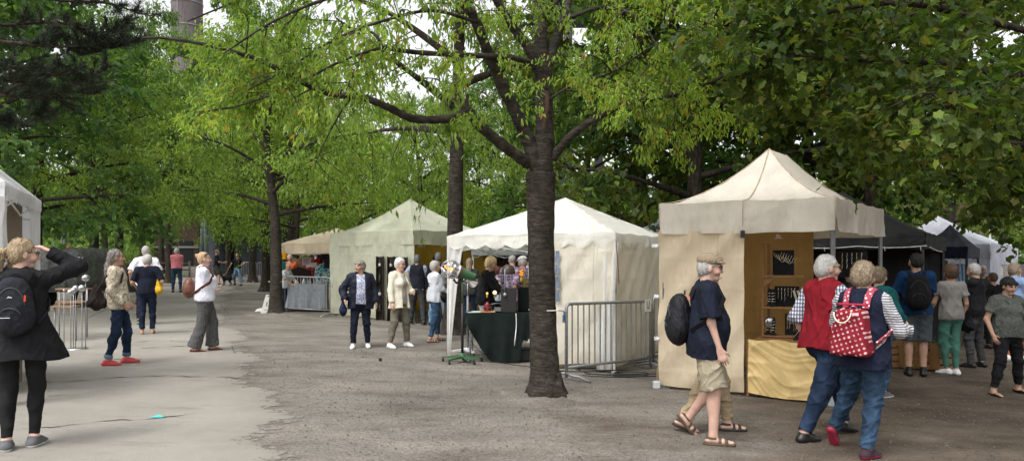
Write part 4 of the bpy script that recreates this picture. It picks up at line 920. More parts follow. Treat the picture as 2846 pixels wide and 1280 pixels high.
# ------------------------------------------------------------------ ground, path
def grid_mesh(name, xs, ys, fn, mat, attr=None):
    X, Yg = np.meshgrid(xs, ys); V = fn(X, Yg); nx, ny = len(xs), len(ys)
    i = np.arange((ny - 1) * (nx - 1)); r, c = i // (nx - 1), i % (nx - 1); a = r * nx + c
    Q = np.stack([a, a + 1, a + nx + 1, a + nx], 1)
    me = np_mesh(name, V.reshape(-1, 3), Q.ravel(), np.arange(len(Q)) * 4, mat, None, True)
    if attr is not None:
        ca = me.attributes.new('edge', 'FLOAT', 'POINT'); ca.data.foreach_set('value', attr(X, Yg).ravel().astype(np.float32))
    return link(name, me)
def GZ(X, Y): return -SLOPE * X + .011 * np.maximum(0, Y - 15)
def ground_mat():
    t = NT('dusty_gravel'); v = t.coord()
    big = t.noise(v, .38, 6, .62); mid = t.noise(v, 1.7, 7, .72); fine = t.noise(v, 34, 4, .75); grit = t.noise(v, 120, 2, .8)
    x, y, z = t.sep(v)
    side = t.math('ADD', t.math('MULTIPLY', x, .085), t.math('MULTIPLY', y, -.035))
    brown = t.ramp(t.math('ADD', t.math('ADD', big, t.math('MULTIPLY', mid, .45)), t.math('MULTIPLY', side, .9)), [(.52, (0, 0, 0)), (.72, (1, 1, 1))])
    grey = t.ramp(fine, [(.3, (.102, .091, .078)), (.5, (.190, .173, .152)), (.72, (.29, .27, .242))])
    dirt = t.ramp(t.math('ADD', t.math('MULTIPLY', mid, .6), t.math('MULTIPLY', fine, .4)), [(.3, (.060, .046, .036)), (.5, (.112, .090, .070)), (.7, (.170, .140, .112))])  # brown dirt; shade of the right-hand canopy is also darkened into it
    col = t.mix(brown, grey, dirt)
    peb = t.ramp(grit, [(.68, (0, 0, 0)), (.76, (1, 1, 1))]); col = t.mix(t.math('MULTIPLY', peb, .22), col, (.36, .33, .29))
    dark = t.ramp(t.noise(v, 62, 3, .7), [(.30, (1, 1, 1)), (.38, (0, 0, 0))]); col = t.mix(t.math('MULTIPLY', dark, .35), col, (.05, .042, .034))
    col = t.mix(1, col, t.ramp(t.noise(t.coord((.8, 1.6, 1)), .9, 6, .7), [(.34, (.66, .64, .62)), (.5, (.95, .95, .95)), (.66, (1.22, 1.21, 1.19))]), 'MULTIPLY')
    h = t.math('ADD', t.math('MULTIPLY', fine, .7), t.math('ADD', t.math('MULTIPLY', grit, .5), t.math('MULTIPLY', mid, 1.2)))
    return t.pbr(col, .95, 0, t.bump(h, .55, .02), .1)
def path_mat():
    t = NT('pale_asphalt'); v = t.coord(); e = t.n('ShaderNodeAttribute'); e.attribute_name = 'edge'
    big = t.noise(v, .5, 6, .65); mid = t.noise(v, 2.6, 7, .7); fine = t.noise(v, 55, 4, .75); st = t.noise(t.coord((.5, 3.0, 1)), 1.3, 6, .7)
    base = t.ramp(big, [(.3, (.24, .222, .196)), (.55, (.305, .285, .254)), (.75, (.36, .34, .305))])
    base = t.mix(.5, base, t.ramp(fine, [(.3, (.60, .59, .57)), (.7, (1, 1, 1))]), 'MULTIPLY')
    stain = t.ramp(t.math('ADD', t.math('MULTIPLY', st, .7), t.math('MULTIPLY', mid, .4)), [(.60, (0, 0, 0)), (.70, (1, 1, 1))])
    base = t.mix(t.math('MULTIPLY', stain, .5), base, (.17, .155, .135))
    spk = t.ramp(t.noise(v, 26, 3, .8), [(.70, (0, 0, 0)), (.76, (1, 1, 1))]); base = t.mix(t.math('MULTIPLY', spk, .6), base, (.10, .088, .072))
    ed = t.math('ADD', e.outputs['Fac'], t.math('MULTIPLY', t.math('SUBTRACT', mid, .5), 1.4))
    k = t.ramp(ed, [(.1, (1, 1, 1)), (.95, (0, 0, 0))]); base = t.mix(t.math('MULTIPLY', k, .55), base, (.19, .172, .148))
    t.pbr(base, .9, 0, t.bump(t.math('ADD', fine, mid), .35, .012), .15); bs = t.out.inputs[0].links[0].from_socket; tr = t.n('ShaderNodeBsdfTransparent'); mx = t.n('ShaderNodeMixShader')
    hole = t.math('ADD', t.math('MULTIPLY', e.outputs['Fac'], 1.0), t.math('MULTIPLY', t.math('SUBTRACT', t.noise(v, 9, 6, .8), .5), 1.5)); t.l(t.ramp(hole, [(.16, (0, 0, 0)), (.30, (1, 1, 1))]), mx.inputs[0]); t.l(tr.outputs[0], mx.inputs[1]); t.l(bs, mx.inputs[2]); t.l(mx.outputs[0], t.out.inputs[0]); return t.m
gxs = np.concatenate([np.linspace(-160, -14, 24), np.linspace(-13, 13, 60), np.linspace(14, 160, 24)]); gys = np.concatenate([np.linspace(-60, 0, 10), np.linspace(1, 30, 60), np.linspace(32, 220, 30)])
o = grid_mesh('ground', gxs, gys, lambda X, Y: np.stack([X, Y, GZ(X, Y)], -1), ground_mat()); o['kind'] = 'structure'
edge = [(1010, 1480), (925, 1330), (885, 1280), (852, 1215), (815, 1140), (770, 1075), (735, 1010), (722, 960), (700, 930), (655, 905), (640, 880), (640, 850), (655, 810), (672, 785), (700, 768), (745, 756), (800, 747)]
E = np.array([[*ground(*q)][:2] for q in edge]); E = E[np.argsort(E[:, 1])]
pys = np.concatenate([np.linspace(-20, 3.6, 14), np.arange(3.7, 16, .07), np.arange(16, 46, .5)])
def xr(Y):
    Y = np.asarray(Y); b = np.interp(Y, E[:, 1], E[:, 0]); j = np.zeros_like(b)
    for a, f, p in ((.16, 1.7, .3), (.09, 4.3, 1.2), (.05, 9.1, 2.2), (.035, 21, .7), (.02, 47, 1.9)): j += a * np.sin(f * Y + p)
    return b + j
pxs = np.concatenate([np.linspace(0, .9, 26), np.linspace(.91, 1, 20)])
def pathv(T, Y):
    x1 = xr(Y); x = -38 + (x1 + 38) * T; return np.stack([x, Y, GZ(x, Y) + .006 - .004 * np.clip((T - .999) * 1000, 0, 1)], -1)
PATH = grid_mesh('path', pxs, pys, pathv, path_mat(), lambda T, Y: (xr(Y) + 38) * (1 - T)); PATH['kind'] = 'structure'
# bare soil strip under the left row of trees
def strip(name, pts, mat, dz):
    mb = MB(); P_ = [ground(*q) for q in pts]
    mb.poly([p + Vector((0, 0, dz)) for p in P_]); o = mb.build(name, mat); o['kind'] = 'structure'; return o
# cracks in the asphalt
cr_mat = plain('crack_dirt', (.075, .062, .050), .95)
mb = MB()
for pts in ([(40, 1196), (150, 1186), (300, 1171), (400, 1166), (440, 1161), (540, 1152)], [(60, 1064), (180, 1061), (330, 1050), (420, 1045), (575, 1047)], [(600, 1048), (640, 1050), (672, 1050)],
            [(232, 962), (270, 955), (350, 952), (420, 948)], [(470, 947), (530, 950), (560, 946)], [(486, 893), (560, 891)], [(492, 916), (548, 911)], [(520, 872), (590, 868)], [(380, 968), (520, 962)], [(250, 1004), (330, 998), (400, 1000)],
            [(645, 962), (655, 985)], [(612, 846), (636, 872)], [(240, 886), (330, 842), (420, 800)], [(660, 800), (690, 812)], [(110, 1105), (180, 1098)]):
    Pg = [ground(*q) for q in pts]; L = [Pg[0]]
    for a, b in zip(Pg, Pg[1:]):
        n = max(2, int((b - a).length / .05))
        for i in range(1, n + 1):
            p = a + (b - a) * i / n; p.y += .022 * math.sin(p.x * 31 + p.y * 7) + .03 * math.sin(p.x * 9.3); L.append(p)
    W_ = lambda i: (.004 + .018 * abs(math.sin(i * .37 + pts[0][0])) ** 2) * (L[i].y / 8) * (1 if 0 < i < len(L) - 1 else .1)
    V = []
    for i, p in enumerate(L): V += [Vector((p.x, p.y - W_(i), gz(p.x, p.y) + .011)), Vector((p.x, p.y + W_(i) * .7, gz(p.x, p.y) + .011))]
    mb.add(V, [(2 * i, 2 * i + 2, 2 * i + 3, 2 * i + 1) for i in range(len(L) - 1)])
o = mb.build('crack', cr_mat, PATH); o['kind'] = 'stuff'
# loose stones and leaf litter
def scatter(name, n, ylo, yhi, smin, smax, mats, label, kind_leaf=False, seed=1, gravel=True):
    rg = np.random.default_rng(seed); Y = ylo + (yhi - ylo) * rg.random(n * 3) ** 1.4; X = rg.uniform(-.72, .72, n * 3) * Y
    ok = (X > xr(Y) + .05) if gravel else (X > -90); X, Y = X[ok][:n], Y[ok][:n]; n = len(X); S_ = rg.uniform(smin, smax, n) * (.6 + Y / 14); Z = GZ(X, Y) + .007
    if kind_leaf:
        T_ = np.array([(-1, 0, 0), (0, -.45, .12), (1, 0, .1), (0, .45, .05)]); Fq = [0, 1, 2, 0, 2, 3]; k = 3
    else:
        T_ = np.array([(-1, -.5, 0), (.8, -.7, 0), (.6, .8, 0), (-.7, .6, 0), (-.1, .1, .9)]); Fq = [0, 1, 4, 1, 2, 4, 2, 3, 4, 3, 0, 4]; k = 3
    a = rg.uniform(0, 6.28, n); ca, sa = np.cos(a), np.sin(a); J_ = T_[None] * (1 + .35 * rg.normal(size=(n, len(T_), 3)) * (0 if kind_leaf else 1)) * S_[:, None, None]
    V = np.stack([J_[..., 0] * ca[:, None] - J_[..., 1] * sa[:, None] + X[:, None], J_[..., 0] * sa[:, None] + J_[..., 1] * ca[:, None] + Y[:, None], np.maximum(0, J_[..., 2]) + Z[:, None]], -1).reshape(-1, 3)
    Ff = (np.array(Fq)[None] + (np.arange(n) * len(T_))[:, None]).ravel()
    me = np_mesh(name, V, Ff, np.arange(len(Ff) // 3) * 3, mats, None, False); o = link(name, me); tag(o, label, None, None, 'stuff'); return o
scatter('gravel', 9000, 3.6, 13, .003, .009, leafmat('gravel_stones', [(.06, .05, .042), (.12, .105, .09), (.18, .162, .14), (.10, .085, .07)], 0), 'small grey stones lying loose on the dirt')
scatter('leaf_litter', 900, 3.6, 16, .010, .024, leafmat('dry_leaves', [(.08, .05, .03), (.15, .105, .055), (.21, .165, .10), (.05, .038, .026)], 0), 'dry fallen leaves scattered over the dirt', True, 5)
scatter('debris', 520, 3.6, 12, .005, .013, leafmat('dry_leaves', []), 'dark crumbs of leaf and bark scattered on the path', True, 9, False)
mb = MB(); q = ground(440, 1160); mb.sheet(lambda u, v: (q.x - .07 + .14 * u + .02 * v, q.y - .04 + .08 * v, gz(q.x, q.y) + .014 + .012 * math.sin(u * 6) * v), 8, 5)
top(mb, 'face_mask', fab('turquoise_paper', (.10, .55, .52), .1), 'turquoise paper face mask dropped on the cracked asphalt path', 'face mask')
mb = MB(); q = ground(1057, 1003); mb.ball(q + Vector((0, 0, .03)), .03, 8); top(mb, 'pine_cone', plain('cone_brown', (.03, .022, .016), .9), 'small dark round cone lying on the gravel', 'cone')
def mound(x, y, R_, H_):
    rs = np.array([0, .25, .45, .6, .75, .88, 1.0]); n = 40; V = []
    for r in rs:
        for k in range(n):
            a = 6.2832 * k / n; rr = r * R_ * (1 + .16 * math.sin(3 * a + x) + .09 * math.sin(7 * a + y) + .05 * math.sin(13 * a)); px_, py_ = x + rr * math.cos(a), y + rr * math.sin(a)
            V.append((px_, py_, gz(px_, py_) + .004 + H_ * (1 - r * r) * (1 + .25 * math.sin(5 * a + r * 9)) - (.02 if r == 1 else 0)))
    Q = np.array([(i * n + k, i * n + (k + 1) % n, (i + 1) * n + (k + 1) % n, (i + 1) * n + k) for i in range(len(rs) - 1) for k in range(n)])
    o = link('soil', np_mesh('soil', V, Q.ravel(), np.arange(len(Q)) * 4, SOIL)); o['kind'] = 'structure'
SOIL = bpy.data.objects['ground'].data.materials[0]
for px_, Y_, R_, H_ in ((1517, 8.85, .58, .055), (765, 20.4, .9, .07), (1262, 15.9, .8, .06)): q = onY(px_, Y_); mound(q.x, q.y, R_, H_)
# ------------------------------------------------------------------ tents
def V2(p): return np.array([p.x, p.y])
def pos2(px, Y): return ((px - CX) / F * Y, Y)
def canopy(label, C, eave, peak, mats, ridge=0.0, val=.22, edge='straight', amp=.03, nsc=9, curve=1.3, leg=.022, legs=(1, 1, 1, 1), seam=None, group='market tents', sagv=.06, name='market_tent', center=None, val_out=.0, cat='tent', hem=None):
    """C: the four corners FL, FR, BR, BL on the ground plan; eave and peak: heights in the world"""
    C = [np.array(c, float) for c in C]; c0 = sum(C) / 4 if center is None else np.array(center)
    root = thing(name, label, cat, (c0[0], c0[1], gz(c0[0], c0[1])), group=group)
    dv = (C[3] + C[2] - C[0] - C[1]) / 2; A = c0 - dv / np.linalg.norm(dv) * ridge; B = c0 + dv / np.linalg.norm(dv) * ridge
    seed = int(abs(c0[0] * 13 + c0[1] * 7))
    mb = MB()
    for i in range(4):
        a, b = C[i], C[(i + 1) % 4]
        def fn(s, v, a=a, b=b, i=i):
            tgt = {0: A, 1: A + (B - A) * s, 2: B, 3: B + (A - B) * s}[i]
            e = a + (b - a) * s; p = e + (tgt - e) * v
            z = eave + (peak - eave) * (v ** curve)
            z -= sagv * 4 * s * (1 - s) * v * (1 - v) * 2 * (1 - .3 * v)
            z += .010 * math.sin(9 * p[0] + 5 * p[1] + seed) * (1 - v) + .006 * math.sin(23 * p[0] - 17 * p[1])
            return (p[0], p[1], z)
        mb.sheet(fn, 18, 18)
    mb.build('canopy', mats[0], root)
    if hem:
        for i, c in enumerate(C):
            tg = A if i < 2 else B; mb = MB(); mb.tube([(*(c + (tg - c) * v), eave + (peak - eave) * v ** curve + .010 * math.sin(9 * c[0] + 5 * c[1] + seed) * (1 - v) + .004) for v in np.linspace(0, 1, 16)], .006, 5); mb.build('hip_seam', hem, root)
    mb = MB()
    for i in range(4):
        a, b = C[i], C[(i + 1) % 4]; d = (b - a) / np.linalg.norm(b - a); out = np.array([d[1], -d[0]]); L = np.linalg.norm(b - a)
        def fn(s, v, a=a, b=b, out=out, L=L):
            p = a + (b - a) * s
            hh = val
            if edge == 'scallop': hh = val + amp * (abs(math.sin(math.pi * s * nsc)) - .5)
            elif edge == 'zigzag': hh = val + amp * (abs(((s * nsc) % 1) * 2 - 1) - .5)
            else: hh = val + .006 * math.sin(s * 17 + seed) + .012 * math.sin(math.pi * s)
            w = .014 * math.sin(s * L * 7 + seed + v * 1.5) * v + .010 * math.sin(s * L * 19 + 2 * v + seed) * v + val_out * v
            w += .004 * math.sin(v * 14 + s * 5)
            p = p + out * (.012 + w); return (p[0], p[1], eave - v * hh + .010 * math.sin(9 * p[0] + 5 * p[1] + seed) * (1 - v))
        mb.sheet(fn, 120 if edge != 'straight' else 50, 6)
    mb.build('valance', mats[1] if len(mats) > 1 else mats[0], root)
    lm = plain('tent_metal', (.42, .42, .43), .4, .7) if len(mats) < 3 else mats[2]
    for i in range(4):
        if legs[i]:
            mb = MB(); c = C[i] + (c0 - C[i]) / np.linalg.norm(c0 - C[i]) * .05; z0 = gz(*c)
            mb.box((c[0], c[1], (z0 + eave) / 2 - .01), (leg * 2, leg * 2, eave - z0 - .03), bev=.006); mb.box((c[0], c[1], z0 + .008), (leg * 5, leg * 5, .016)); mb.build('leg', lm, root)
    mb = MB()
    for i in range(4):
        a, b = C[i] + (c0 - C[i]) * .03, C[(i + 1) % 4] + (c0 - C[(i + 1) % 4]) * .03; m_ = (a + b) / 2
        z = eave - .06
        mb.tube([(*a, z), (*m_, z - .22)], .012, 6); mb.tube([(*m_, z - .22), (*b, z)], .012, 6); mb.tube([(*a, z - .22), (*m_, z)], .012, 6); mb.tube([(*m_, z), (*b, z - .22)], .012, 6)
    for c in C:
        tg = A if np.linalg.norm(c - A) < np.linalg.norm(c - B) else B
        mb.tube([(*(c + (tg - c) * v), eave + (peak - eave) * v ** curve - .05) for v in np.linspace(.03, .97, 8)], .012, 6)
    mb.build('frame', lm, root)
    return root
def wall(root, a, b, ztop, mat, bot=.03, fold=.035, name='side_wall', seed=0, topsag=0.0, bots=None, n=80, lean=0.0, seams=None):
    a, b = np.array(a, float), np.array(b, float); d = (b - a) / np.linalg.norm(b - a); out = np.array([d[1], -d[0]]); L = np.linalg.norm(b - a); mb = MB()
    def fn(s, v):
        p = a + (b - a) * s; z0 = gz(*p) + (bot if bots is None else bots[0] + (bots[1] - bots[0]) * s) + .012 * math.sin(s * L * 4 + seed)
        zt = ztop - topsag * 4 * s * (1 - s) if not isinstance(topsag, tuple) else ztop - topsag[0] * abs(math.sin(s * topsag[1]))
        z = zt + (z0 - zt) * v
        w = fold * (.55 * math.sin(s * L * 3.1 + seed + .8 * v) * (.25 + v) + .22 * math.sin(s * L * 8.3 + 2.1 * v + seed * 2) * (.4 + .6 * v) + .14 * math.sin(v * 9 + s * L * 5 + seed) + .10 * math.sin(14 * (s * L) - 9 * v + seed) + .12 * math.sin(21 * (s * L * .6 + v) + seed))
        w += .007 * max(0, 1 - abs(((z - z0) * 2.7 % 1) - .5) * 16) + .006 * max(0, 1 - abs((s * L * 1.6 % 1) - .5) * 18)
        w += fold * .25 * max(0, 1 - abs(((s * L * .5 + v * .8 + seed * .13) % .5) - .25) * 12)
        p = p + out * (w + lean * v); return (p[0], p[1], z)
    mb.sheet(fn, n, 64); o = mb.build(name, mat, root)
    for k in range(int(L / .95) if seams else 0):
        s_ = (k + .7) / max(1, int(L / .95)); mb = MB(); mb.tube([Vector(fn(s_, v)) + Vector((*(out * .003), 0)) for v in np.linspace(0, 1, 30)], .004, 4); mb.build('seam', seams, root)
    return o
def tarp(name, c, transl=.28, dirt=.12):
    if name in _M: return _M[name]
    t = NT(name); v = t.coord(); f = t.noise(v, 1.6, 6, .65); g = t.noise(t.coord((1, 1, .35)), 5, 5, .7)
    x, y, z = t.sep(v)
    col = t.mix(1, t.ramp(f, [(.3, dk(c, 1 - dirt)), (.6, dk(c, 1 + dirt * .4))]), t.ramp(g, [(.25, (.86, .85, .83)), (.6, (1, 1, 1))]), 'MULTIPLY')
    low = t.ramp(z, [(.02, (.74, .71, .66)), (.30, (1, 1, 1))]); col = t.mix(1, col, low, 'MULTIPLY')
    k = t.noise(t.coord((2.2, 2.2, .8)), 1.5, 3, .5); fo = t.ramp(t.math('ABSOLUTE', t.math('SUBTRACT', k, .5)), [(0, (1, 1, 1)), (.05, (0, 0, 0))])
    h = t.math('ADD', t.math('MULTIPLY', fo, .30), t.math('ADD', f, t.math('MULTIPLY', g, .5)))
    _M[name] = t.pbr(col, .6, 0, t.bump(h, .45, .03), .3, transl); return _M[name]
white_pole = plain('white_enamel', (.72, .72, .71), .4); grey_pole = plain('grey_steel', (.20, .205, .21), .42, .6); dark_pole = plain('dark_steel', (.05, .05, .052), .5, .4)
tA = tarp('white_tarp', (.76, .76, .78), .3); tB = tarp('peach_tarp', (.78, .65, .49)); tC = tarp('pale_green_tarp', (.70, .71, .56), .3); tD = tarp('ivory_tarp', (.88, .87, .81), .4); tE = tarp('sand_tarp', (.80, .74, .65), .28)
tEw = tarp('sand_wall', (.82, .69, .50), .3); tDw = tarp('ivory_wall', (.84, .79, .67), .35); tF = tarp('black_tarp', (.013, .013, .014), .0); tG = tarp('blue_white_tarp', (.84, .86, .97), .4); tN = tarp('navy_tarp', (.018, .024, .05), .03); tI = tarp('grey_tarp', (.25, .27, .26), .1); tY = tarp('ochre_wall', (.52, .32, .05), .2)
# left white tent
A_ = [pos2(14, 7.8), pos2(112, 10.0), (-9.1, 8.7), (-8.05, 6.5)]
A_ = [A_[0], A_[1], A_[2], A_[3]]
cA = np.mean([np.array(q) for q in A_], 0)
tentA = canopy('white tent with zigzag valance at the left edge of the path', [A_[3], A_[0], A_[1], A_[2]], 2.45, 3.95, (tA, tA, white_pole), val=.17, edge='zigzag', amp=.045, nsc=26, curve=1.06, leg=.03, sagv=.04)
bw_ = plain('hardboard_brown', (.20, .15, .11), .8)
mb = MB(); a, b = np.array(pos2(24, 8.3)) + (-.1, 0), np.array(pos2(84, 9.3)) + (-.1, 0)
mb.add([(*a, gz(*a)), (*b, gz(*b)), (*b, 2.45), (*a, 2.45)], [(0, 1, 2, 3)]); mb.build('back_board', bw_, tentA)
wall(tentA, pos2(84, 9.36), pos2(112, 9.93), 2.30, tA, .02, .05, seed=3, n=24, name='corner_curtain')
wall(tentA, pos2(-14, 7.6), pos2(18, 7.86), 2.30, tA, .02, .06, seed=5, n=24, name='corner_curtain')
wall(tentA, A_[3], A_[2], 2.3, tA, .02, .04, seed=8); wall(tentA, A_[2], A_[1], 2.3, tA, .02, .04, seed=9)
# peach stall
B_ = [pos2(772, 22.6), pos2(978, 21.6), (-3.9, 25.6), (-7.0, 26.4)]
tentB = canopy('peach canopy stall between tree trunk and pale green tent', B_, at(800, 676, 22.2).z, at(958, 634, 23.9).z, (tB, tB, white_pole), val=.30, curve=1.05, sagv=.10)
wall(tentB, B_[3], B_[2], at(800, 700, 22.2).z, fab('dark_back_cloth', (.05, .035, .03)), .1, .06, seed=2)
# pale green tent
C_ = [pos2(918, 21.0), pos2(1150, 18.7), (-.55, 20.9), (-3.35, 23.3)]
zC = 2.44
tentC = canopy('pale green tent with closed side wall and pointed roof', C_, zC, 3.42, (tC, tC, white_pole), hem=fab('green_hem', (.50, .52, .40)), val=.36, curve=1.45, sagv=.05)
wall(tentC, C_[0], C_[1], zC - .30, tC, .02, .06, seed=1, seams=fab('green_hem', (.50, .52, .40)))
wall(tentC, C_[2], C_[3], zC - .2, tY, .02, .05, seed=4, name='back_wall'); wall(tentC, C_[3], C_[0], zC - .2, tY, .02, .05, seed=6, name='back_wall')
# ivory gazebo
D_ = [pos2(1243, 12.4), pos2(1711, 11.0), (2.95, 13.65), (.33, 15.05)]
zD = 2.055
tentD = canopy('ivory gazebo with scalloped valance around the lamp stall behind the big tree', D_, zD, 2.745, (tD, tD, white_pole), hem=fab('ivory_hem', (.66, .64, .56)), val=.19, edge='scallop', amp=.07, nsc=8, curve=1.08, sagv=.05, leg=.017)
a, b = np.array(D_[0]), np.array(D_[1]); wl = a + (b - a) * .63
wall(tentD, wl, b - (b - a) * .01, zD - .14, tDw, .10, .06, seed=7, bots=(.02, .16), seams=fab('ivory_hem', (.66, .64, .56))); wall(tentD, b + (np.array(D_[2]) - b) * .02, D_[2], zD - .14, tDw, .10, .05, seed=5)
def curtain(root, p, d, w0, w1, ztop, m, seed, z0=.02, name='corner_curtain'):
    p = np.array(p); d = np.array(d) / np.linalg.norm(d); out = np.array([d[1], -d[0]]); mb = MB()
    def fn(s, v):
        w = w0 + (w1 - w0) * v ** .7; q = p + d * (s * w) + out * (.022 * math.sin(s * 14 + seed) - .012); return (q[0], q[1], ztop + (gz(*p) + z0 - ztop) * v)
    mb.sheet(fn, 24, 12); return mb.build(name, m, root)
ivory = tarp('ivory_curtain', (.80, .80, .78), .3)
curtain(tentD, a, b - a, .34, .06, zD - .12, ivory, 1)
c_ = b + (a - b) * .0; curtain(tentD, b - (b - a) / np.linalg.norm(b - a) * .30, b - a, .34, .24, zD - .14, ivory, 2)
mb = MB()   # window of the ivory gazebo wall: clear panes in a sewn cross
def onwall(s, z, off=.07): p = a + (b - a) * s; d = (b - a) / np.linalg.norm(b - a); o_ = np.array([d[1], -d[0]]); p = p + o_ * off; return Vector((*p, z))
for i in range(2):
    for k in range(4):
        s0, s1 = .655 + i * .026, .677 + i * .026; z0 = 1.02 + k * .2; mb.add([onwall(s0, z0), onwall(s1, z0), onwall(s1, z0 + .17), onwall(s0, z0 + .17)], [(0, 1, 2, 3)])
mb.build('window', plain('clear_vinyl', (.16, .20, .26), .12, var=.5, scale=6), tentD)
# sand coloured tent with jewellery
E_ = [(1.95, 9.7), (3.80, 8.7), (5.42, 10.8), (3.57, 11.8)]
zE = 2.375
tentE = canopy('sand coloured tent with half open front sheltering the jewellery stall', E_, zE, 3.14, (tE, tE, grey_pole), hem=fab('sand_piping', (.52, .42, .31)), ridge=.36, val=.39, curve=1.7, sagv=.05, leg=.024, legs=(1, 1, 1, 1))
a, b = np.array(E_[0]), np.array(E_[1]); u_ = (b - a) / np.linalg.norm(b - a)
def e_front(s, off=0.0): q = a + (b - a) * s; return q + np.array([u_[1], -u_[0]]) * off
wall(tentE, a - u_ * .02, e_front(.505), zE - .36, tEw, .02, .10, seed=2, bots=(.03, .05), n=80, seams=fab('sand_hem', (.60, .47, .32)))
wall(tentE, np.array(E_[3]), a + np.array([.0, .05]), zE - .36, tEw, .04, .04, seed=5)
wall(tentE, np.array(E_[3]) - (0, .03), np.array(E_[2]) * .55 + np.array(E_[3]) * .45, zE - .2, tarp('inner_ochre', (.46, .28, .10), .15), .04, .03, seed=8, name='back_wall')
mb = MB()
m0 = e_front(.5, .025); cc = sum(np.array(q) for q in E_) / 4; dv = np.array(E_[3]) - np.array(E_[0]); rA = cc - dv / np.linalg.norm(dv) * .36
L_ = []
for v in np.linspace(0, .97, 14):
    q = e_front(.5) + (rA - e_front(.5)) * v; L_.append((*q, zE + .012 + (3.14 - zE) * v ** 1.7 - .05 * 2 * v * (1 - v) * (1 - .3 * v)))
mb.tube([(*m0, zE - .39), (*m0, zE)] + L_, .007, 5); mb.build('seam', fab('sand_piping', (.52, .42, .31)), tentE)
for cnr in (E_[0], E_[1]):
    q = np.array(cnr); n_ = (q - cc) / np.linalg.norm(q - cc) * .018; mb = MB(); mb.tube([(*(q + n_), zE - .39), (*(q + n_), zE + .004)], .007, 5); mb.build('seam', fab('sand_piping', (.52, .42, .31)), tentE)
mb = MB()
for k, (z, w) in enumerate(((1.83, .09), (1.17, .06), (.62, .06))):
    q = a + np.array([-.03 - w * .5, -.02]); mb.box((q[0], q[1], z), (w, .012, .045), rot=R(12 * k)); mb.ball((q[0] + .02, q[1] - .01, z - .01), .022, 6)
mb.build('velcro_tie', fab('white_tie', (.78, .78, .8)), tentE)
mb = MB(); q = a + np.array([-.02, -.02]); mb.box((q[0] - .05, q[1], 2.06), (.13, .03, .03), rot=R(20)); mb.build('clamp', dark_pole, tentE)
mb = MB(); q = e_front(.5, .03); mb.box((q[0], q[1], 1.96), (.05, .03, .09)); mb.build('clamp', dark_pole, tentE)
# black tent, navy awning, far white tents
F_ = [(3.95, 13.35), (6.7, 12.0), (8.55, 14.6), (5.75, 15.95)]
tentF = canopy('black tent beside the sand coloured one with people browsing in front', F_, 2.10, 2.95, (tF, tF, dark_pole), val=.26, curve=1.2, sagv=.05)
wall(tentF, F_[2], F_[3], 1.95, tF, .02, .04, seed=1, name='back_wall'); wall(tentF, F_[3], F_[0], 1.95, tF, .02, .04, seed=3)
mb = MB(); P_ = []
for i in range(25):
    s = i / 24; q = np.array(F_[0]) * (1 - s) + np.array(F_[1]) * s; P_.append((q[0], q[1] - .06, 1.885 - .0 * s - .03 * abs(math.sin(s * 9.4))))
mb.tube(P_, .008, 5); q0, q1 = np.array(F_[1]), np.array(F_[2])
mb.tube([(*(q0 * (1 - t) + q1 * t + (.06, -.04)), 1.86 - .05 * math.sin(t * 3.1)) for t in np.linspace(0, .6, 9)], .008, 5)
for s in (.2, .5, .8, .97): q = np.array(F_[0]) * (1 - s) + np.array(F_[1]) * s; mb.tube([(q[0], q[1] - .06, 1.87), (q[0] + .01, q[1] - .06, 1.80)], .007, 4)
mb.build('white_cord', fab('cord_white', (.6, .6, .58)), tentF)
G_ = [pos2(2440, 22.5), pos2(2752, 20.0), (15.6, 22.8), (12.6, 25.6)]
tentG = canopy('large white tent with pointed roof behind the black and navy ones', G_, at(2745, 676, 20).z, at(2582, 598, 22.6).z, (tG, tG, white_pole), val=.42, curve=1.35, sagv=.04)
wall(tentG, np.array(G_[0]) * .35 + np.array(G_[1]) * .65, G_[1], at(2745, 704, 20).z, tG, .05, .04, seed=2); wall(tentG, G_[1], G_[2], at(2745, 704, 20).z, tG, .05, .04, seed=3)
N_ = [pos2(2560, 17.6), pos2(2688, 16.4), pos2(2722, 18.6), pos2(2600, 19.8)]
tentN = canopy('small navy awning in front of the large white tent', N_, at(2690, 684, 16.4).z, at(2640, 622, 17.8).z, (tN, tN, dark_pole), val=.24, curve=1.1, sagv=.03)
H_ = [pos2(1790, 19.5), pos2(1905, 18.5), pos2(1960, 21), pos2(1835, 22)]
tentH = canopy('white tent peak showing between ivory gazebo and sand coloured tent', H_, at(1835, 634, 20).z, at(1868, 566, 20).z, (tG, tG, white_pole), val=.3, curve=1.3)
I_ = [pos2(1310, 19.6), pos2(1500, 18.4), pos2(1560, 21), pos2(1360, 22.4)]
tentI = canopy('grey awning over clothes racks behind the lamp stall', I_, at(1400, 686, 19).z, at(1440, 640, 20.2).z, (tI, tI, white_pole), val=.2, curve=1.1)
wall(tentI, I_[3], I_[2], at(1400, 700, 19).z, floral('hung_fabrics', [(.03, .03, .035), (.12, .10, .09), (.05, .05, .06), (.22, .2, .2), (.03, .02, .02)], 9), .05, .05, seed=4, name='back_wall')
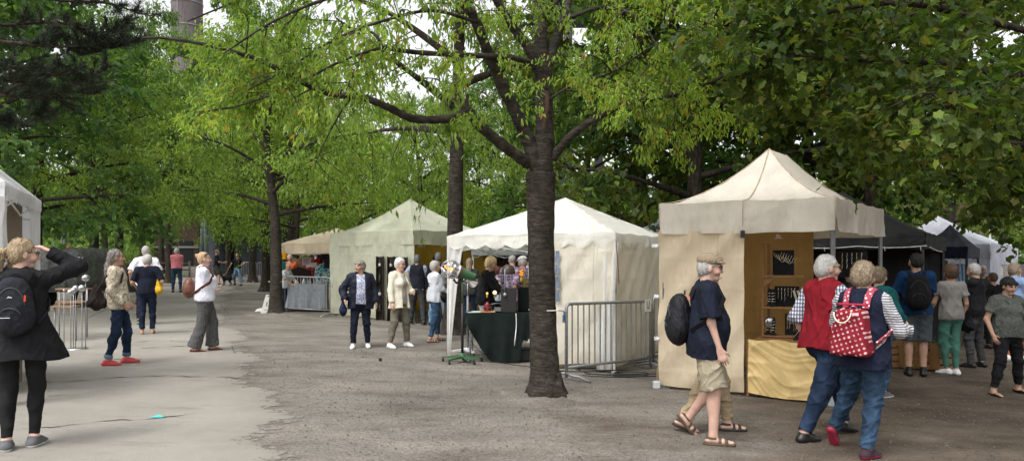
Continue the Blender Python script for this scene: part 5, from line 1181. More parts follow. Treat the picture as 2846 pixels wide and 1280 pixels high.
# ------------------------------------------------------------------ barriers
galv = plain('galvanised_steel', (.30, .305, .31), .45, .55, var=.3, scale=30)
def barrier(label, a, b, h=1.08, bars=14, group='crowd barriers', feet=True, r=.022):
    a, b = Vector(a), Vector(b); c = (a + b) / 2; L = (b - a).length
    root = thing('crowd_barrier', label, 'barrier', (c.x, c.y, c.z), group=group)
    d = (b - a) / L; up = Vector((0, 0, 1)); n = Vector((d.y, -d.x, 0)).normalized()
    Q = lambda s, z, o=0: a + d * s + up * z + n * o
    mb = MB(); k = .07; z0 = .17
    loop = [Q(0, .03), Q(0, h - k)] + [Q(k - k * math.cos(t), h - k + k * math.sin(t)) for t in np.linspace(.3, 1.57, 5)] + [Q(L - k + k * math.sin(t), h - k + k * math.cos(t)) for t in np.linspace(0, 1.3, 5)] + [Q(L, h - k), Q(L, .03)]
    mb.tube(loop, r, 8); mb.tube([Q(0, z0), Q(L, z0)], r * .9, 8); mb.build('frame', galv, root)
    for i in range(bars):
        mb = MB(); s = L * (i + 1) / (bars + 1); mb.tube([Q(s, z0), Q(s, h)], .011, 6, caps=False); mb.build('bar', galv, root)
    if feet:
        for s, e in ((0, 1), (L, -1)):
            mb = MB(); mb.tube([Q(s, .10, 0), Q(s, .07, .10), Q(s + e * .04, .06, .20), Q(s + e * .08, .01, .38)], .018, 8); mb.tube([Q(s, .10, 0), Q(s, .07, -.10), Q(s, .015, -.34)], .018, 8); mb.build('foot', galv, root)
            mb = MB(); mb.tube([Q(s - e * .02, .9), Q(s - e * .07, .9), Q(s - e * .07, .80), Q(s - e * .02, .80)], .009, 6); mb.build('hook', galv, root)
    return root
def text_mesh(body, size, name, mat, parent, loc, rot):
    cu = bpy.data.curves.new('lettering', 'FONT'); cu.body = body; cu.size = size; cu.align_x = 'CENTER'; cu.align_y = 'CENTER'; cu.extrude = .001
    tmp = bpy.data.objects.new('lettering', cu); COL.objects.link(tmp); bpy.context.view_layer.update()
    me = bpy.data.meshes.new_from_object(tmp.evaluated_get(bpy.context.evaluated_depsgraph_get())); bpy.data.objects.remove(tmp); bpy.data.curves.remove(cu)
    me.materials.clear(); me.materials.append(mat); o = link(name, me, parent); o.location = Vector(loc) - (parent.location if parent else Vector((0, 0, 0))); o.rotation_euler = rot; return o
bL, bR = onY(1574, 10.25), onY(1808, 11.5)
bar = barrier('steel crowd barrier with number 11 tag leaning by the ivory gazebo and big tree', bL, bR, 1.05, 15)
d_ = (bR - bL).normalized(); tp = bR - d_ * .10 + Vector((0, 0, .99)) + Vector((d_.y, -d_.x, 0)) * .03
mb = MB(); yaw_ = math.atan2(d_.y, d_.x); mb.box(tp, (.15, .004, .19), rot=yaw_); tg_ = mb.build('number_tag', plain('white_card', (.72, .72, .70), .5), bar)
text_mesh('11', .11, 'number', plain('black_ink', (.01, .01, .01), .6), bar, tp + Vector((d_.y, -d_.x, 0)) * .004 + Vector((0, 0, .03)), (R(90), 0, yaw_))
mb = MB()
for z in (-.02, -.045): mb.box(tp + Vector((d_.y, -d_.x, 0)) * .004 + Vector((0, 0, z)), (.07, .003, .008), rot=yaw_)
mb.build('small_print', plain('black_ink', (.01, .01, .01)), bar)
mb = MB(); mb.box(bL + Vector((-.03, 0, .88)), (.02, .05, .14)); mb.build('blue_mark', plain('blue_tape', (.03, .16, .35), .5), bar)
barrier('steel crowd barrier running behind the sand coloured tent', onY(1816, 11.9), onY(2010, 13.6), 1.10, 14)
barrier('steel crowd barrier in front of the grey cloth table at the peach stall', onY(783, 20.6), onY(917, 20.2), 1.06, 14, r=.016)
barrier('steel crowd barrier far down the path behind the dog walker', onY(672, 41), onY(712, 41), 1.1, 8, r=.024); barrier('steel crowd barrier close beside the left tree trunk, far off', onY(716, 41), onY(770, 40), 1.1, 10, r=.024)
# ------------------------------------------------------------------ peach stall goods
def table(label, x0, x1, y0, y1, h, cloth, bottom, top_mat=None, fold=.03, nf=9.0, name='stall_table', legs=True):
    c = ((x0 + x1) / 2, (y0 + y1) / 2); zg = gz(*c); root = thing(name, label, 'table', (*c, zg)); H_ = zg + h
    mb = MB(); mb.box((c[0], c[1], H_ - .018), (x1 - x0, y1 - y0, .03), bev=.005); mb.build('table_top', top_mat or cloth, root)
    mb = MB()
    path_ = [(x0, y1), (x0, y0), (x1, y0), (x1, y1)]; Ls = [y1 - y0, x1 - x0, y1 - y0]; tot = sum(Ls)
    def fn(s, v):
        q = s * tot; i = 0
        while i < 2 and q > Ls[i]: q -= Ls[i]; i += 1
        A0, B0 = np.array(path_[i]), np.array(path_[i + 1]); d = (B0 - A0) / Ls[i]; p = A0 + d * q; out = np.array([d[1], -d[0]])
        zb = bottom(s) if callable(bottom) else bottom
        w = .012 + fold * v * (.6 * math.sin(s * tot * nf) + .4 * math.sin(s * tot * nf * 2.3 + 1.3 + v)) * .5 + fold * .5 * v
        p = p + out * w; return (p[0], p[1], H_ - (H_ - zg - zb) * v)
    mb.sheet(fn, 110, 14); mb.build('tablecloth', cloth, root)
    if legs:
        for x in (x0 + .06, x1 - .06):
            for y in (y0 + .06, y1 - .06): mb = MB(); mb.tube([(x, y, zg), (x, y, H_ - .03)], .015, 6); mb.build('leg', galv, root)
    return root, H_
t_, HB = table('long table with pale grey cloth inside the peach stall', onY(785, 21.6).x, onY(905, 21.6).x, 21.6, 22.4, .80, fab('pale_grey_satin', (.27, .30, .34), .18, rough=.45), .10, fold=.07, nf=14)
cer = plain('white_ceramic', (.75, .75, .74), .25); bott = plain('clear_bottle', (.25, .27, .27), .1); redc = plain('red_ceramic', (.3, .02, .02), .3)
rg = random.Random(4)
for k in range(22):
    x = onY(792 + k * 5.1 + rg.uniform(-2, 2), 21.8).x; y = 21.7 + rg.uniform(0, .45); mb = MB(); h = rg.uniform(.07, .17); w = rg.uniform(.025, .045)
    mb.lathe((x, y, HB), [(w * .7, 0), (w, h * .2), (w * .9, h * .5), (w * .35, h * .72), (w * .4, h * .9), (w * .2, h)], 10)
    if k < 11: top(mb, 'figurine', cer if k % 5 else redc, 'small white ceramic figurine on the grey cloth table' if k % 5 else 'small red ceramic figurine among the white ones', 'figurine', 'ceramic figurines at the peach stall')
    else: top(mb, 'glass_bottle', bott, 'small clear glass bottle on the grey cloth table', 'bottle', 'glass bottles at the peach stall')
def hanging(label, name, cat, px, py0, py1, w, Y, m, flare=1.0, sleeves=False, group=None, hanger=True):
    """a garment hanging by its shoulders: front and back sheets joined at the sides"""
    p0, p1 = at(px, py0, Y), at(px, py1, Y); root = thing(name, label, cat, (p0.x, Y, p1.z), group=group); H_ = p0.z - p1.z; mb = MB()
    def fn(s, v):
        a = s * 2 * math.pi; sh = min(1, .35 + v * 6) if v < .12 else 1.0
        ww = w * sh * (1 + (flare - 1) * v) ; fo = 1 + .10 * math.sin(a * 5) * v
        return (p0.x + ww * math.cos(a) * fo, Y + .07 * math.sin(a) * (1 + v * .4) * fo, p0.z - H_ * v - (.03 * math.cos(a) ** 2 if v < .1 else 0))
    mb.sheet(fn, 36, 14); mb.build('cloth', m, root)
    if sleeves:
        for e in (-1, 1):
            mb = MB(); mb.tube([(p0.x + e * w * .8, Y, p0.z - .05), (p0.x + e * w * 1.35, Y, p0.z - H_ * .3), (p0.x + e * w * 1.45, Y, p0.z - H_ * .62)], [.06, .055, .045], 10); mb.build('sleeve', m, root)
    if hanger:
        mb = MB(); mb.tube([(p0.x, Y, p0.z - .02), (p0.x, Y, p0.z + .06), (p0.x + .02, Y, p0.z + .09), (p0.x, Y, p0.z + .11)], .005, 5); mb.build('hook', dark_pole, root)
    return root
hanging('hanging dress with teal and white print and pink edging at peach stall', 'hanging_dress', 'dress', 908, 728, 800, .34, 23.0, floral('teal_print', [(.04, .20, .24), (.5, .6, .6), (.05, .25, .28), (.02, .06, .1)], 9), 1.25)
hanging('black jacket with white lining hanging beside teal print dress', 'hanging_jacket', 'jacket', 925, 708, 745, .26, 22.4, BLACK, 1.0, True)
hanging('dark red shirt hanging behind woman in red polka dot dress', 'hanging_shirt', 'shirt', 886, 716, 775, .25, 24.6, fab('wine_red', (.30, .02, .05)), 1.05, True)
hanging('grey-brown dress hanging at the back of the peach stall', 'hanging_dress', 'dress', 818, 716, 785, .22, 25.0, fab('taupe_cloth', (.16, .12, .09)))
hanging('brown cloth hanging at the back of the peach stall', 'hanging_cloth', 'cloth', 838, 716, 790, .25, 24.8, fab('brown_cloth', (.14, .075, .045)), 1.0)
hanging('dark green cloth hanging at the left post of the peach stall', 'hanging_cloth', 'cloth', 782, 720, 790, .16, 22.0, fab('bottle_green_cloth', (.02, .10, .07)), 1.0)
hanging('yellow cloth strip hanging at the left post of the peach stall', 'hanging_cloth', 'cloth', 789, 700, 720, .09, 22.1, fab('amber_cloth', (.7, .32, .02)), 1.0)
hanging('dark coat hanging low beside the seated person at the peach stall', 'hanging_coat', 'coat', 832, 742, 800, .36, 22.9, fab('dark_coat', (.025, .02, .018)), 1.1)
mb = MB(); a_, b_ = at(840, 716, 23.0), at(864, 736, 23.0); mb.box(((a_.x + b_.x) / 2, 23.0, (a_.z + b_.z) / 2), (b_.x - a_.x, .01, a_.z - b_.z))
sg = thing('handwritten_sign', 'pale pink handwritten sign hanging in peach stall', 'sign', ((a_.x + b_.x) / 2, 23.0, b_.z)); mb.build('board', plain('pale_pink_card', (.62, .46, .52), .7), sg)
mb = MB()
for k in range(6):
    z = a_.z - (a_.z - b_.z) * (.16 + k * .14); L_ = [Vector((a_.x + (b_.x - a_.x) * (.12 + .76 * t), 22.992, z + .006 * math.sin(t * 60 + k) * (1 if k else 2))) for t in np.linspace(0, 1 - .12 * (k % 3), 40)]
    mb.tube(L_, .0035, 4)
mb.build('handwriting', plain('purple_ink', (.12, .04, .12), .7), sg)
# sign board leaning on the left trunk, with white tub
sp = ground(735, 858); sg = thing('poster_board', 'white poster board with dark figures leaning on the left tree trunk', 'sign', sp)
a_ = at(729, 858, 20.5); nrm = Vector((.05, .25, 1)).normalized(); Q = lambda u, v: Vector((a_.x + .05 + .28 * u + .08 * v, 20.2 + .22 * v, gz(a_.x, 20.2) + .05 + .50 * v))
mb = MB(); mb.sheet(lambda u, v: Q(u, v), 2, 2); mb.build('board', plain('poster_white', (.40, .40, .36), .6), sg)
mb = MB()
for (u, v, w, h) in ((.2, .88, .55, .06), (.45, .60, .16, .16), (.3, .38, .12, .22), (.55, .36, .14, .24), (.32, .16, .4, .03)):
    mb.add([Q(u, v) + Vector((0, -.006, .002)), Q(u + w, v) + Vector((0, -.006, .002)), Q(u + w, v + h) + Vector((0, -.006, .002)), Q(u, v + h) + Vector((0, -.006, .002))], [(0, 1, 2, 3)])
mb.build('print', plain('dark_print', (.06, .06, .06), .7), sg)
mb = MB(); q = ground(738, 866); mb.sheet(lambda u, v: (q.x - .22 + .40 * u, q.y - .1 - .18 * v + .1 * u, gz(q.x, q.y) + .02 + .12 * (1 - v) * (.5 + .5 * u) + .02 * math.sin(u * 7)), 8, 6); top(mb, 'paper_sheet', fab('white_paper', (.74, .74, .74), .05), 'white sheet of plastic lying against the left tree trunk', 'sheet')
# ------------------------------------------------------------------ green tent: lantern racks and bird boxes
rackm = wood('dark_stained_wood', (.030, .020, .015)); pine = wood('pale_pine', (.45, .26, .10)); lab = plain('cream_label', (.6, .58, .5), .6)
for k, (px, tilt, Y) in enumerate(((1057, 0, 19.4), (1088, 0, 19.2), (1104, 0, 19.0), (1136, .07, 18.7))):
    p = onY(px, Y); rt = thing('lantern_rack', ['tall dark wooden rack with lanterns left of woman in cream blazer', 'tall dark wooden rack half hidden behind woman in cream blazer', 'narrow dark wooden rack just behind head of woman in cream blazer', 'leaning dark wooden rack with wire rings beside man in dark vest'][k], 'rack', p, group='tall dark racks in front of the green tent')
    Q = lambda x, y, z: p + Vector((x + tilt * -z, y, z))
    mb = MB(); mb.add([Q(-.09, 0, 0), Q(.09, 0, 0), Q(.09, 0, 1.66), Q(-.09, 0, 1.66), Q(-.09, .03, 0), Q(.09, .03, 0), Q(.09, .03, 1.66), Q(-.09, .03, 1.66)], [(0, 1, 2, 3), (7, 6, 5, 4), (0, 4, 5, 1), (1, 5, 6, 2), (2, 6, 7, 3), (3, 7, 4, 0)]); mb.build('back_plank', rackm, rt)
    for sx in (-1, 1): mb = MB(); mb.box(Q(sx * .088, -.06, .84), (.016, .13, 1.66), rot=Matrix.Rotation(-tilt * 1.0, 3, 'Y')); mb.build('side_plank', rackm, rt)
    for j in range(4):
        z = .25 + j * .38; mb = MB(); mb.box(Q(0, -.065, z), (.16, .12, .016)); mb.build('shelf', rackm, rt)
        mb = MB(); mb.lathe(Q(0, -.07, z + .008), [(.034, 0), (.036, .12), (.018, .16), (.012, .2), (.013, .235)], 12); bo = mb.build('bottle', plain('dark_green_glass', (.02, .03, .022), .12), rt)
        if j in (1, 3): mb = MB(); mb.lathe(Q(0, -.07, z + .03), [(.0365, 0), (.0365, .07)], 12); mb.build('bottle_label', lab, rt)
for k, (px, py, rz) in enumerate(((1045, 884, .3), (1077, 886, -.5))):
    q = ground(px, py); rt = thing('bird_box', ['pale pine bird box on the ground behind woman in navy jacket', 'pale pine bird box lying tilted on the ground by the lantern rack'][k], 'bird box', q, rz, group='pine bird boxes'); M_ = Matrix.Rotation(.35 * k, 3, 'Y')
    mb = MB(); mb.box((0, 0, .11 + .02 * k), (.17, .15, .18), rot=M_); o_ = mb.build('box', pine); o_.parent = rt
    mb = MB(); mb.box(M_ @ Vector((-.055, 0, .22)) + Vector((0, 0, .02 * k)), (.16, .19, .014), rot=M_ @ Matrix.Rotation(-.6, 3, 'Y')); mb.box(M_ @ Vector((.055, 0, .22)) + Vector((0, 0, .02 * k)), (.16, .19, .014), rot=M_ @ Matrix.Rotation(.6, 3, 'Y')); o_ = mb.build('roof', wood('dark_pine', (.2, .1, .04))); o_.parent = rt
    mb = MB(); mb.lathe(M_ @ Vector((0, -.0755, .13)) + Vector((0, 0, .02 * k)), [(.022, 0), (.022, -.002), (.001, -.002)], 12, axis=(0, 1, 0)); o_ = mb.build('hole', BLACK); o_.parent = rt
# ------------------------------------------------------------------ lamp stall under the ivory gazebo
vel = fab('dark_green_velvet', (.0028, .0075, .0068), .5, rough=.75)
def swag(s):
    s2 = (s - .28) / .44
    return .0 + (.62 if s2 < 0 else .62 * (1 - s2 / .34) ** 1.25 if s2 < .34 else .0 if s2 < .72 else .36 if s2 > .76 else .36 * (s2 - .72) / .04) + .02
tb, HD = table('stall table draped with dark green velvet under the ivory gazebo', -.735, .46, 11.9, 12.65, .80, vel, swag, fold=.11, nf=10)
mb = MB(); mb.box((.31, 12.5, HD + .20), (.42, .5, .40), bev=.01); top(mb, 'covered_crate', vel, 'dark green cloth covered crate on the velvet table, raised behind the trunk', 'crate')
ct = thing('cardboard_box', 'olive cardboard box with dark script standing on the covered crate', 'box', (.30, 12.4, HD + .40)); mb = MB(); mb.box((.30, 12.4, HD + .47), (.26, .2, .14), bev=.004); mb.build('box', plain('olive_card', (.20, .16, .05), .7), ct)
mb = MB(); mb.tube([(.22 + .15 * t, 12.298, HD + .455 + .012 * math.sin(t * 40)) for t in np.linspace(0, 1, 40)], .004, 4); mb.build('script', plain('dark_print', (.06, .06, .06)), ct)
bx = thing('lamp_cabinet', 'black box cabinet with brown dome lamp on bent steel rod', 'lamp', (-.055, 12.0, HD)); mb = MB(); mb.box((-.055, 12.08, HD + .20), (.25, .24, .40), bev=.008); mb.build('cabinet', plain('black_lacquer', (.018, .016, .016), .5), bx)
mb = MB(); mb.lathe((-.06, 12.05, HD + .62), [(.001, .16), (.05, .152), (.085, .125), (.105, .08), (.112, .03), (.112, 0), (.10, 0), (.095, .06)], 24); mb.build('dome', plain('brown_bakelite', (.040, .026, .018), .42), bx)
mb = MB(); mb.tube([(-.115, 11.94, HD + .28), (-.115, 11.94, HD + .66), (-.11, 11.96, HD + .70), (-.08, 12.0, HD + .70)], .010, 8); mb.build('rod', galv, bx); mb = MB(); mb.lathe((-.115, 11.955, HD + .29), [(.001, -.035), (.028, -.035), (.030, 0)], 14, axis=(0, 1, 0)); mb.build('knob', galv, bx)
def bulb(label, p, r, col, st, cord=None):
    rt = thing('light_bulb', label, 'bulb', p); mb = MB(); mb.ball(Vector(p) + Vector((0, 0, r)), r, 12); mb.build('glass', glow('glow_%d' % int(st * 10), col, st), rt); mb = MB(); mb.lathe(Vector(p), [(.016, -.05), (.016, 0), (r * .6, .012)], 10); mb.build('socket', plain('brass', (.5, .34, .1), .3, .9), rt)
bulb('lit amber bulb on short brass stand, in front of blond woman', at(1354, 818, 12.2), .020, (1, .6, .15), 1.0); bulb('round lit bulb glowing white beside hand of blond woman', at(1375, 818, 12.25), .034, (1, .62, .36), 1.5)
rt = thing('filament_lamp', 'large glass lamp with glowing orange filament beside the olive box', 'lamp', at(1449, 790, 12.3)); mb = MB(); mb.ball(at(1449, 757, 12.3), .060, 14); mb.build('globe', glass('amber_glass', (.8, .55, .25)), rt)
mb = MB(); q = at(1449, 757, 12.3); mb.tube([q + Vector((.022 * math.sin(t * 16), 0, .04 - .08 * t)) for t in np.linspace(0, 1, 26)], .005, 5); mb.build('filament', glow('orange_filament', (1, .42, .04), 1.3), rt)
mb = MB(); mb.tube([at(1449, 790, 12.3), at(1449, 769, 12.3)], .03, 10); mb.build('base', plain('brass', (.5, .34, .1)), rt)
rt = thing('wooden_board', 'pale wooden board lying on the velvet table', 'board', (-.39, 12.0, HD)); mb = MB(); mb.box((-.39, 12.02, HD + .012), (.24, .16, .02), bev=.003); mb.build('plank', pine, rt)
rt = thing('red_device', 'small red cast metal device with knobs on the wooden board', 'device', (-.40, 12.0, HD + .022)); mb = MB(); mb.lathe((-.40, 12.0, HD + .022), [(.06, 0), (.062, .03), (.05, .07), (.055, .10), (.03, .13), (.015, .15)], 12); mb.build('body', plain('red_enamel', (.16, .012, .012), .25), rt)
mb = MB()
for t in range(6): mb.ball((-.40 + .062 * math.cos(t * 1.05), 12.0 + .062 * math.sin(t * 1.05), HD + .075), .018, 8)
mb.build('knob', plain('dark_red_knob', (.08, .008, .01), .3), rt)
rt = thing('telephone', 'old black telephone lying on the velvet table', 'telephone', (-.23, 12.1, HD)); mb = MB(); mb.box((-.23, 12.12, HD + .04), (.2, .18, .08), bev=.02, taper=.7); mb.build('body', plain('black_bakelite', (.012, .012, .013), .2), rt)
mb = MB(); mb.tube([(-.34, 12.12, HD + .10), (-.33, 12.12, HD + .125), (-.23, 12.12, HD + .14), (-.13, 12.12, HD + .125), (-.12, 12.12, HD + .10)], [.03, .02, .016, .02, .03], 10); mb.build('handset', plain('black_bakelite', (.012, .012, .013)), rt)
mb = MB(); mb.box((-.62, 12.0, HD + .006), (.22, .15, .008), rot=.3); mb.box((-.56, 12.1, HD + .012), (.2, .14, .008), rot=-.1); top(mb, 'leaflet_pile', plain('pale_leaflet', (.5, .6, .56), .5), 'pale green and white leaflets lying at the left end of velvet table', 'leaflets')
def star_base(mb, c, r, n, arm, z):
    for k in range(n):
        a = 2 * math.pi * k / n + .35; e = c + Vector((r * math.cos(a), r * math.sin(a), 0)); m_ = (c + e) / 2
        mb.add([c + Vector((-math.sin(a) * arm, math.cos(a) * arm, z + .035)), c + Vector((math.sin(a) * arm, -math.cos(a) * arm, z + .035)), e + Vector((math.sin(a) * arm * .55, -math.cos(a) * arm * .55, z + .012)), e + Vector((-math.sin(a) * arm * .55, math.cos(a) * arm * .55, z + .012)),
                c + Vector((-math.sin(a) * arm, math.cos(a) * arm, z)), c + Vector((math.sin(a) * arm, -math.cos(a) * arm, z)), e + Vector((math.sin(a) * arm * .55, -math.cos(a) * arm * .55, z - .012)), e + Vector((-math.sin(a) * arm * .55, math.cos(a) * arm * .55, z - .012))], [(0, 1, 2, 3), (7, 6, 5, 4), (0, 3, 7, 4), (1, 5, 6, 2), (3, 2, 6, 7)])
def casters(rt, c, r, n, z):
    for k in range(n):
        a = 2 * math.pi * k / n + .35; e = c + Vector((r * math.cos(a), r * math.sin(a), 0)); mb = MB(); mb.lathe(e + Vector((-.012, 0, .03)), [(.001, 0), (.03, 0), (.03, .024), (.001, .024)], 12, axis=(1, .4, 0)); mb.box(e + Vector((0, 0, .06)), (.02, .03, .03)); mb.build('caster', plain('black_rubber', (.015, .015, .015), .6), rt)
gl = plain('hammered_green_enamel', (.045, .12, .055), .3); chrome = plain('chrome', (.62, .62, .63), .16, 1.0, var=.05, bump=0); ind = plain('red_brown_band', (.10, .03, .025), .5)
c = ground(1285, 1006); LMP = thing('medical_lamp', 'green infrared lamp with chrome cage on five-legged green stand on castors', 'lamp', c)
mb = MB(); star_base(mb, c, .33, 5, .035, .075); mb.lathe(c, [(.05, .07), (.05, .12), (.03, .15)], 14); mb.build('base', gl, LMP); casters(LMP, c, .33, 5, 0)
mb = MB(); mb.tube([c + Vector((0, 0, .1)), c + Vector((0, 0, .95))], .022, 10); mb.build('pole', plain('black_lacquer', (.018, .016, .016)), LMP); mb = MB(); mb.tube([c + Vector((0, 0, .95)), c + Vector((0, 0, 1.38))], .017, 10); mb.build('upper_pole', plain('olive_steel', (.10, .13, .09), .4, .5), LMP)
hd = c + Vector((.02, -.01, 1.42)); ax_ = Vector((-.90, -.22, .34)).normalized()
mb = MB(); mb.lathe(hd - ax_ * .20, [(.001, 0), (.055, .0), (.065, .02), (.078, .19), (.10, .25)], 22, axis=ax_); mb.build('head', gl, LMP)
mb = MB(); mb.lathe(hd + ax_ * .05, [(.105, 0), (.108, .035)], 22, axis=ax_); mb.build('band', ind, LMP); mb = MB(); mb.lathe(hd + ax_ * .085, [(.108, 0), (.115, .03), (.10, .031)], 22, axis=ax_); mb.build('collar', white_pole, LMP)
u = ax_.orthogonal().normalized(); v = ax_.cross(u)
for k in range(7):
    a = 2 * math.pi * k / 7 + .2; dr = u * math.cos(a) + v * math.sin(a); mb = MB(); mb.tube([hd + ax_ * (.11 + .26 * t) + dr * (.11 + .045 * math.sin(t * 2.6) - .10 * t ** 4) for t in np.linspace(0, 1, 14)], .010, 8); mb.build('cage_bar', plain('satin_steel', (.5, .5, .51), .35, .8, var=.05, bump=0), LMP)
mb = MB()
for t, r_ in ((.3, .15), (.72, .135)): mb.tube([hd + ax_ * (.11 + .26 * t) + (u * math.cos(a) + v * math.sin(a)) * r_ for a in np.linspace(0, 6.283, 25)], .006, 5, caps=False)
mb.build('cage_ring', chrome, LMP)
mb = MB(); mb.lathe(hd + ax_ * .12, [(.10, 0), (.135, .08), (.14, .085), (.130, .08), (.09, .0), (.001, 0)], 22, axis=ax_); mb.build('reflector', chrome, LMP)
sd_ = ax_.cross(Vector((0, 0, 1))).normalized(); mb = MB(); q = hd + ax_ * .24 + sd_ * 0; n_ = Vector((0, -1, 0)); mb.tube([q + n_ * .105 + ax_ * (-.075 + .15 * t) + Vector((0, 0, .022 * math.sin(t * 22))) for t in np.linspace(0, 1, 34)], .007, 6); mb.build('heating_coil', glow('orange_coil', (1, .36, .03), 2.2), LMP)
mb = MB(); mb.tube([c + Vector((.02, 0, 1.30)), c + Vector((-.10, .02, 1.27)), c + Vector((-.14, 0, 1.33))], .02, 8); mb.build('handle', dark_pole, LMP)
c = ground(1300, 985); l2 = thing('spot_lamp', 'chrome reflector lamp on silver pole behind the green infrared lamp', 'lamp', c); mb = MB(); star_base(mb, c, .36, 4, .035, .075); mb.lathe(c, [(.06, .06), (.06, .11), (.03, .13)], 14); mb.build('base', white_pole, l2); casters(l2, c, .36, 4, 0)
mb = MB(); mb.tube([c + Vector((0, 0, .1)), c + Vector((0, 0, 1.02))], .022, 10); mb.build('pole', galv, l2); mb = MB(); mb.tube([c + Vector((0, 0, 1.0)), c + Vector((.0, 0, 1.26))], .012, 8); mb.build('upper_pole', chrome, l2)
ax2 = Vector((.55, -.5, -.1)).normalized(); hh = c + Vector((.05, -.03, 1.29)); mb = MB(); mb.lathe(hh, [(.03, -.1), (.05, -.06), (.11, .03), (.125, .08), (.11, .07), (.04, -.02), (.001, -.03)], 22, axis=ax2); mb.build('reflector', chrome, l2); mb = MB(); mb.tube([hh + Vector((-.06, 0, -.09)), hh + Vector((-.13, 0, -.02)), hh + Vector((-.10, 0, .08))], .012, 8); mb.build('bracket', white_pole, l2)
mb = MB(); mb.box((.27, 12.2, gz(.27, 12.2) + .11), (.5, .4, .2), bev=.02); top(mb, 'storage_crate', plain('black_plastic_crate', (.014, .014, .015), .5), 'low black crate on the ground under the velvet table', 'crate')
def cable(label, pts, r, m, name='cable'):
    mb = MB(); P_ = []
    pts = [Vector(p) for p in pts]
    for i in range(len(pts) - 1):
        p0, p1, p2, p3 = pts[max(i - 1, 0)], pts[i], pts[i + 1], pts[min(i + 2, len(pts) - 1)]
        for t in np.linspace(0, 1, 8, endpoint=False): P_.append(.5 * ((2 * p1) + (p2 - p0) * t + (2 * p0 - 5 * p1 + 4 * p2 - p3) * t * t + (3 * p1 - p0 - 3 * p2 + p3) * t ** 3))
    P_.append(pts[-1]); mb.tube(P_, r, 6); return top(mb, name, m, label, 'cable')
G3 = lambda px, py, z=.012: ground(px, py) + Vector((0, 0, z)); wc = plain('white_cable', (.7, .7, .68), .5); bc = plain('black_cable', (.012, .012, .012), .5)
cable('white cable hanging from the velvet table and coiled on the gravel', [at(1434, 870, 11.85), at(1435, 905, 11.85), at(1430, 960, 11.86), G3(1432, 985, .05), G3(1446, 995), G3(1440, 1004), G3(1420, 1006), G3(1414, 998), G3(1428, 992), G3(1446, 1003), G3(1450, 998)], .008, wc)
cable('thin black cable running along the gravel towards the big tree', [G3(1400, 1010), G3(1440, 1016), G3(1480, 1022), G3(1520, 1040)], .006, bc)
cable('black cable drooping from the silver lamp pole to the ground', [at(1296, 900, 12.1), at(1305, 935, 12.0), at(1320, 962, 12.0), G3(1345, 985), G3(1370, 1000)], .006, bc)
for k, (x, y) in enumerate(((1640, 1030), (1760, 1040), (1770, 1046))):
    q = ground(x, y); cable(['loose black cable lying under the steel barrier', 'black cable coil on the ground beside the sand coloured tent', 'second loop of black cable at the foot of the sand coloured tent'][k], [q + Vector((-.5 + .35 * math.cos(t * 1.3 + k), .16 * math.sin(t * 1.3 + k), .012 + .002 * t)) + Vector((.09 * t, .05 * math.sin(t), 0)) for t in np.linspace(0, 9, 16)], .009, bc)
mb = MB(); mb.box(G3(1395, 1000, .03), (.26, .07, .045), rot=.1, bev=.008); top(mb, 'power_strip', plain('black_plastic', (.02, .02, .022)), 'black power strip on the gravel under the velvet table', 'power strip')
# cord tied round the big trunk and on to the barrier; and one by the left trunk
cable('white cord tied around the big trunk and to the steel barrier', [Vector((.405 + .20 * math.cos(t), 8.9 + .20 * math.sin(t), at(1500, 862, 8.75).z)) for t in np.linspace(2.2, 5.6, 12)] + [at(1575, 866, 10.3)], .007, plain('white_cord_plain', (.7, .68, .62), .8), 'cord')
cable('thin cord tied around the left tree trunk and to its barrier', [Vector((-6.5 + .28 * math.cos(t), 20.6 + .28 * math.sin(t), at(765, 782, 20.4).z)) for t in np.linspace(3.3, 5.8, 10)] + [at(790, 782, 20.5)], .008, plain('white_cord_plain', (.7, .68, .62)), 'cord')
cable('red and white guy line from the corner of the ivory gazebo to the barrier', [at(1712, 668, 10.42), at(1718, 745, 10.9), at(1722, 826, 11.4)], .006, plain('guy_line', (.28, .10, .09), .8), 'guy line')
# ------------------------------------------------------------------ jewellery stall in the sand coloured tent
dvu = (np.array(E_[3]) - np.array(E_[0])) / np.linalg.norm(np.array(E_[3]) - np.array(E_[0]))
def eq(s, t, z): q = np.array(E_[0]) + (np.array(E_[1]) - np.array(E_[0])) * s + dvu * t; return Vector((q[0], q[1], gz(*q) + z))
fyaw = math.atan2(u_[1], u_[0]); gold = fab('gold_taffeta', (.62, .45, .20), .12, rough=.28, bump=.1); oak = wood('honey_wood', (.24, .12, .045))
def ebox(mb, s, t, z, size): mb.box(eq(s, t, z), size, rot=fyaw)
rt = thing('display_table', 'jewellery counter with crumpled gold cloth front in the sand coloured tent', 'table', eq(.76, .3, 0))
mb = MB(); ebox(mb, .765, .36, .70, (1.02, .62, .03)); mb.build('table_top', oak, rt)
def crump(s, z, seed):
    r = 0
    for q, (f, a_) in enumerate(((4.0, .024), (8.5, .020), (17, .012))):
        P_ = np.array([[s * 1.1 + .12 * math.sin(z * 6 + q), z * .8 + .10 * math.sin(s * 7 + q), seed]]); r += a_ * (1 - min(1, abs(float(wob(P_, 40 + q, f, 3)[0])))) ** 2
    return r
mb = MB()
mb.sheet(lambda s, v: eq(.53 + .47 * s, .03 - crump(s, v, 1) - .02 * v, .715 - (.66 + .035 * math.sin(math.pi * s)) * v - .012 * math.sin(s * 14) * (1 - v)), 90, 44); mb.build('gold_cloth', gold, rt)
mb = MB(); mb.sheet(lambda s, v: eq(1.0 + .01 * math.sin(s * 9), .03 + .62 * s, .715 - .66 * v) + Vector((crump(s, v, 3), 0, 0)), 40, 24); mb.build('side_cloth', fab('ochre_cloth', (.36, .20, .05), .25), rt)
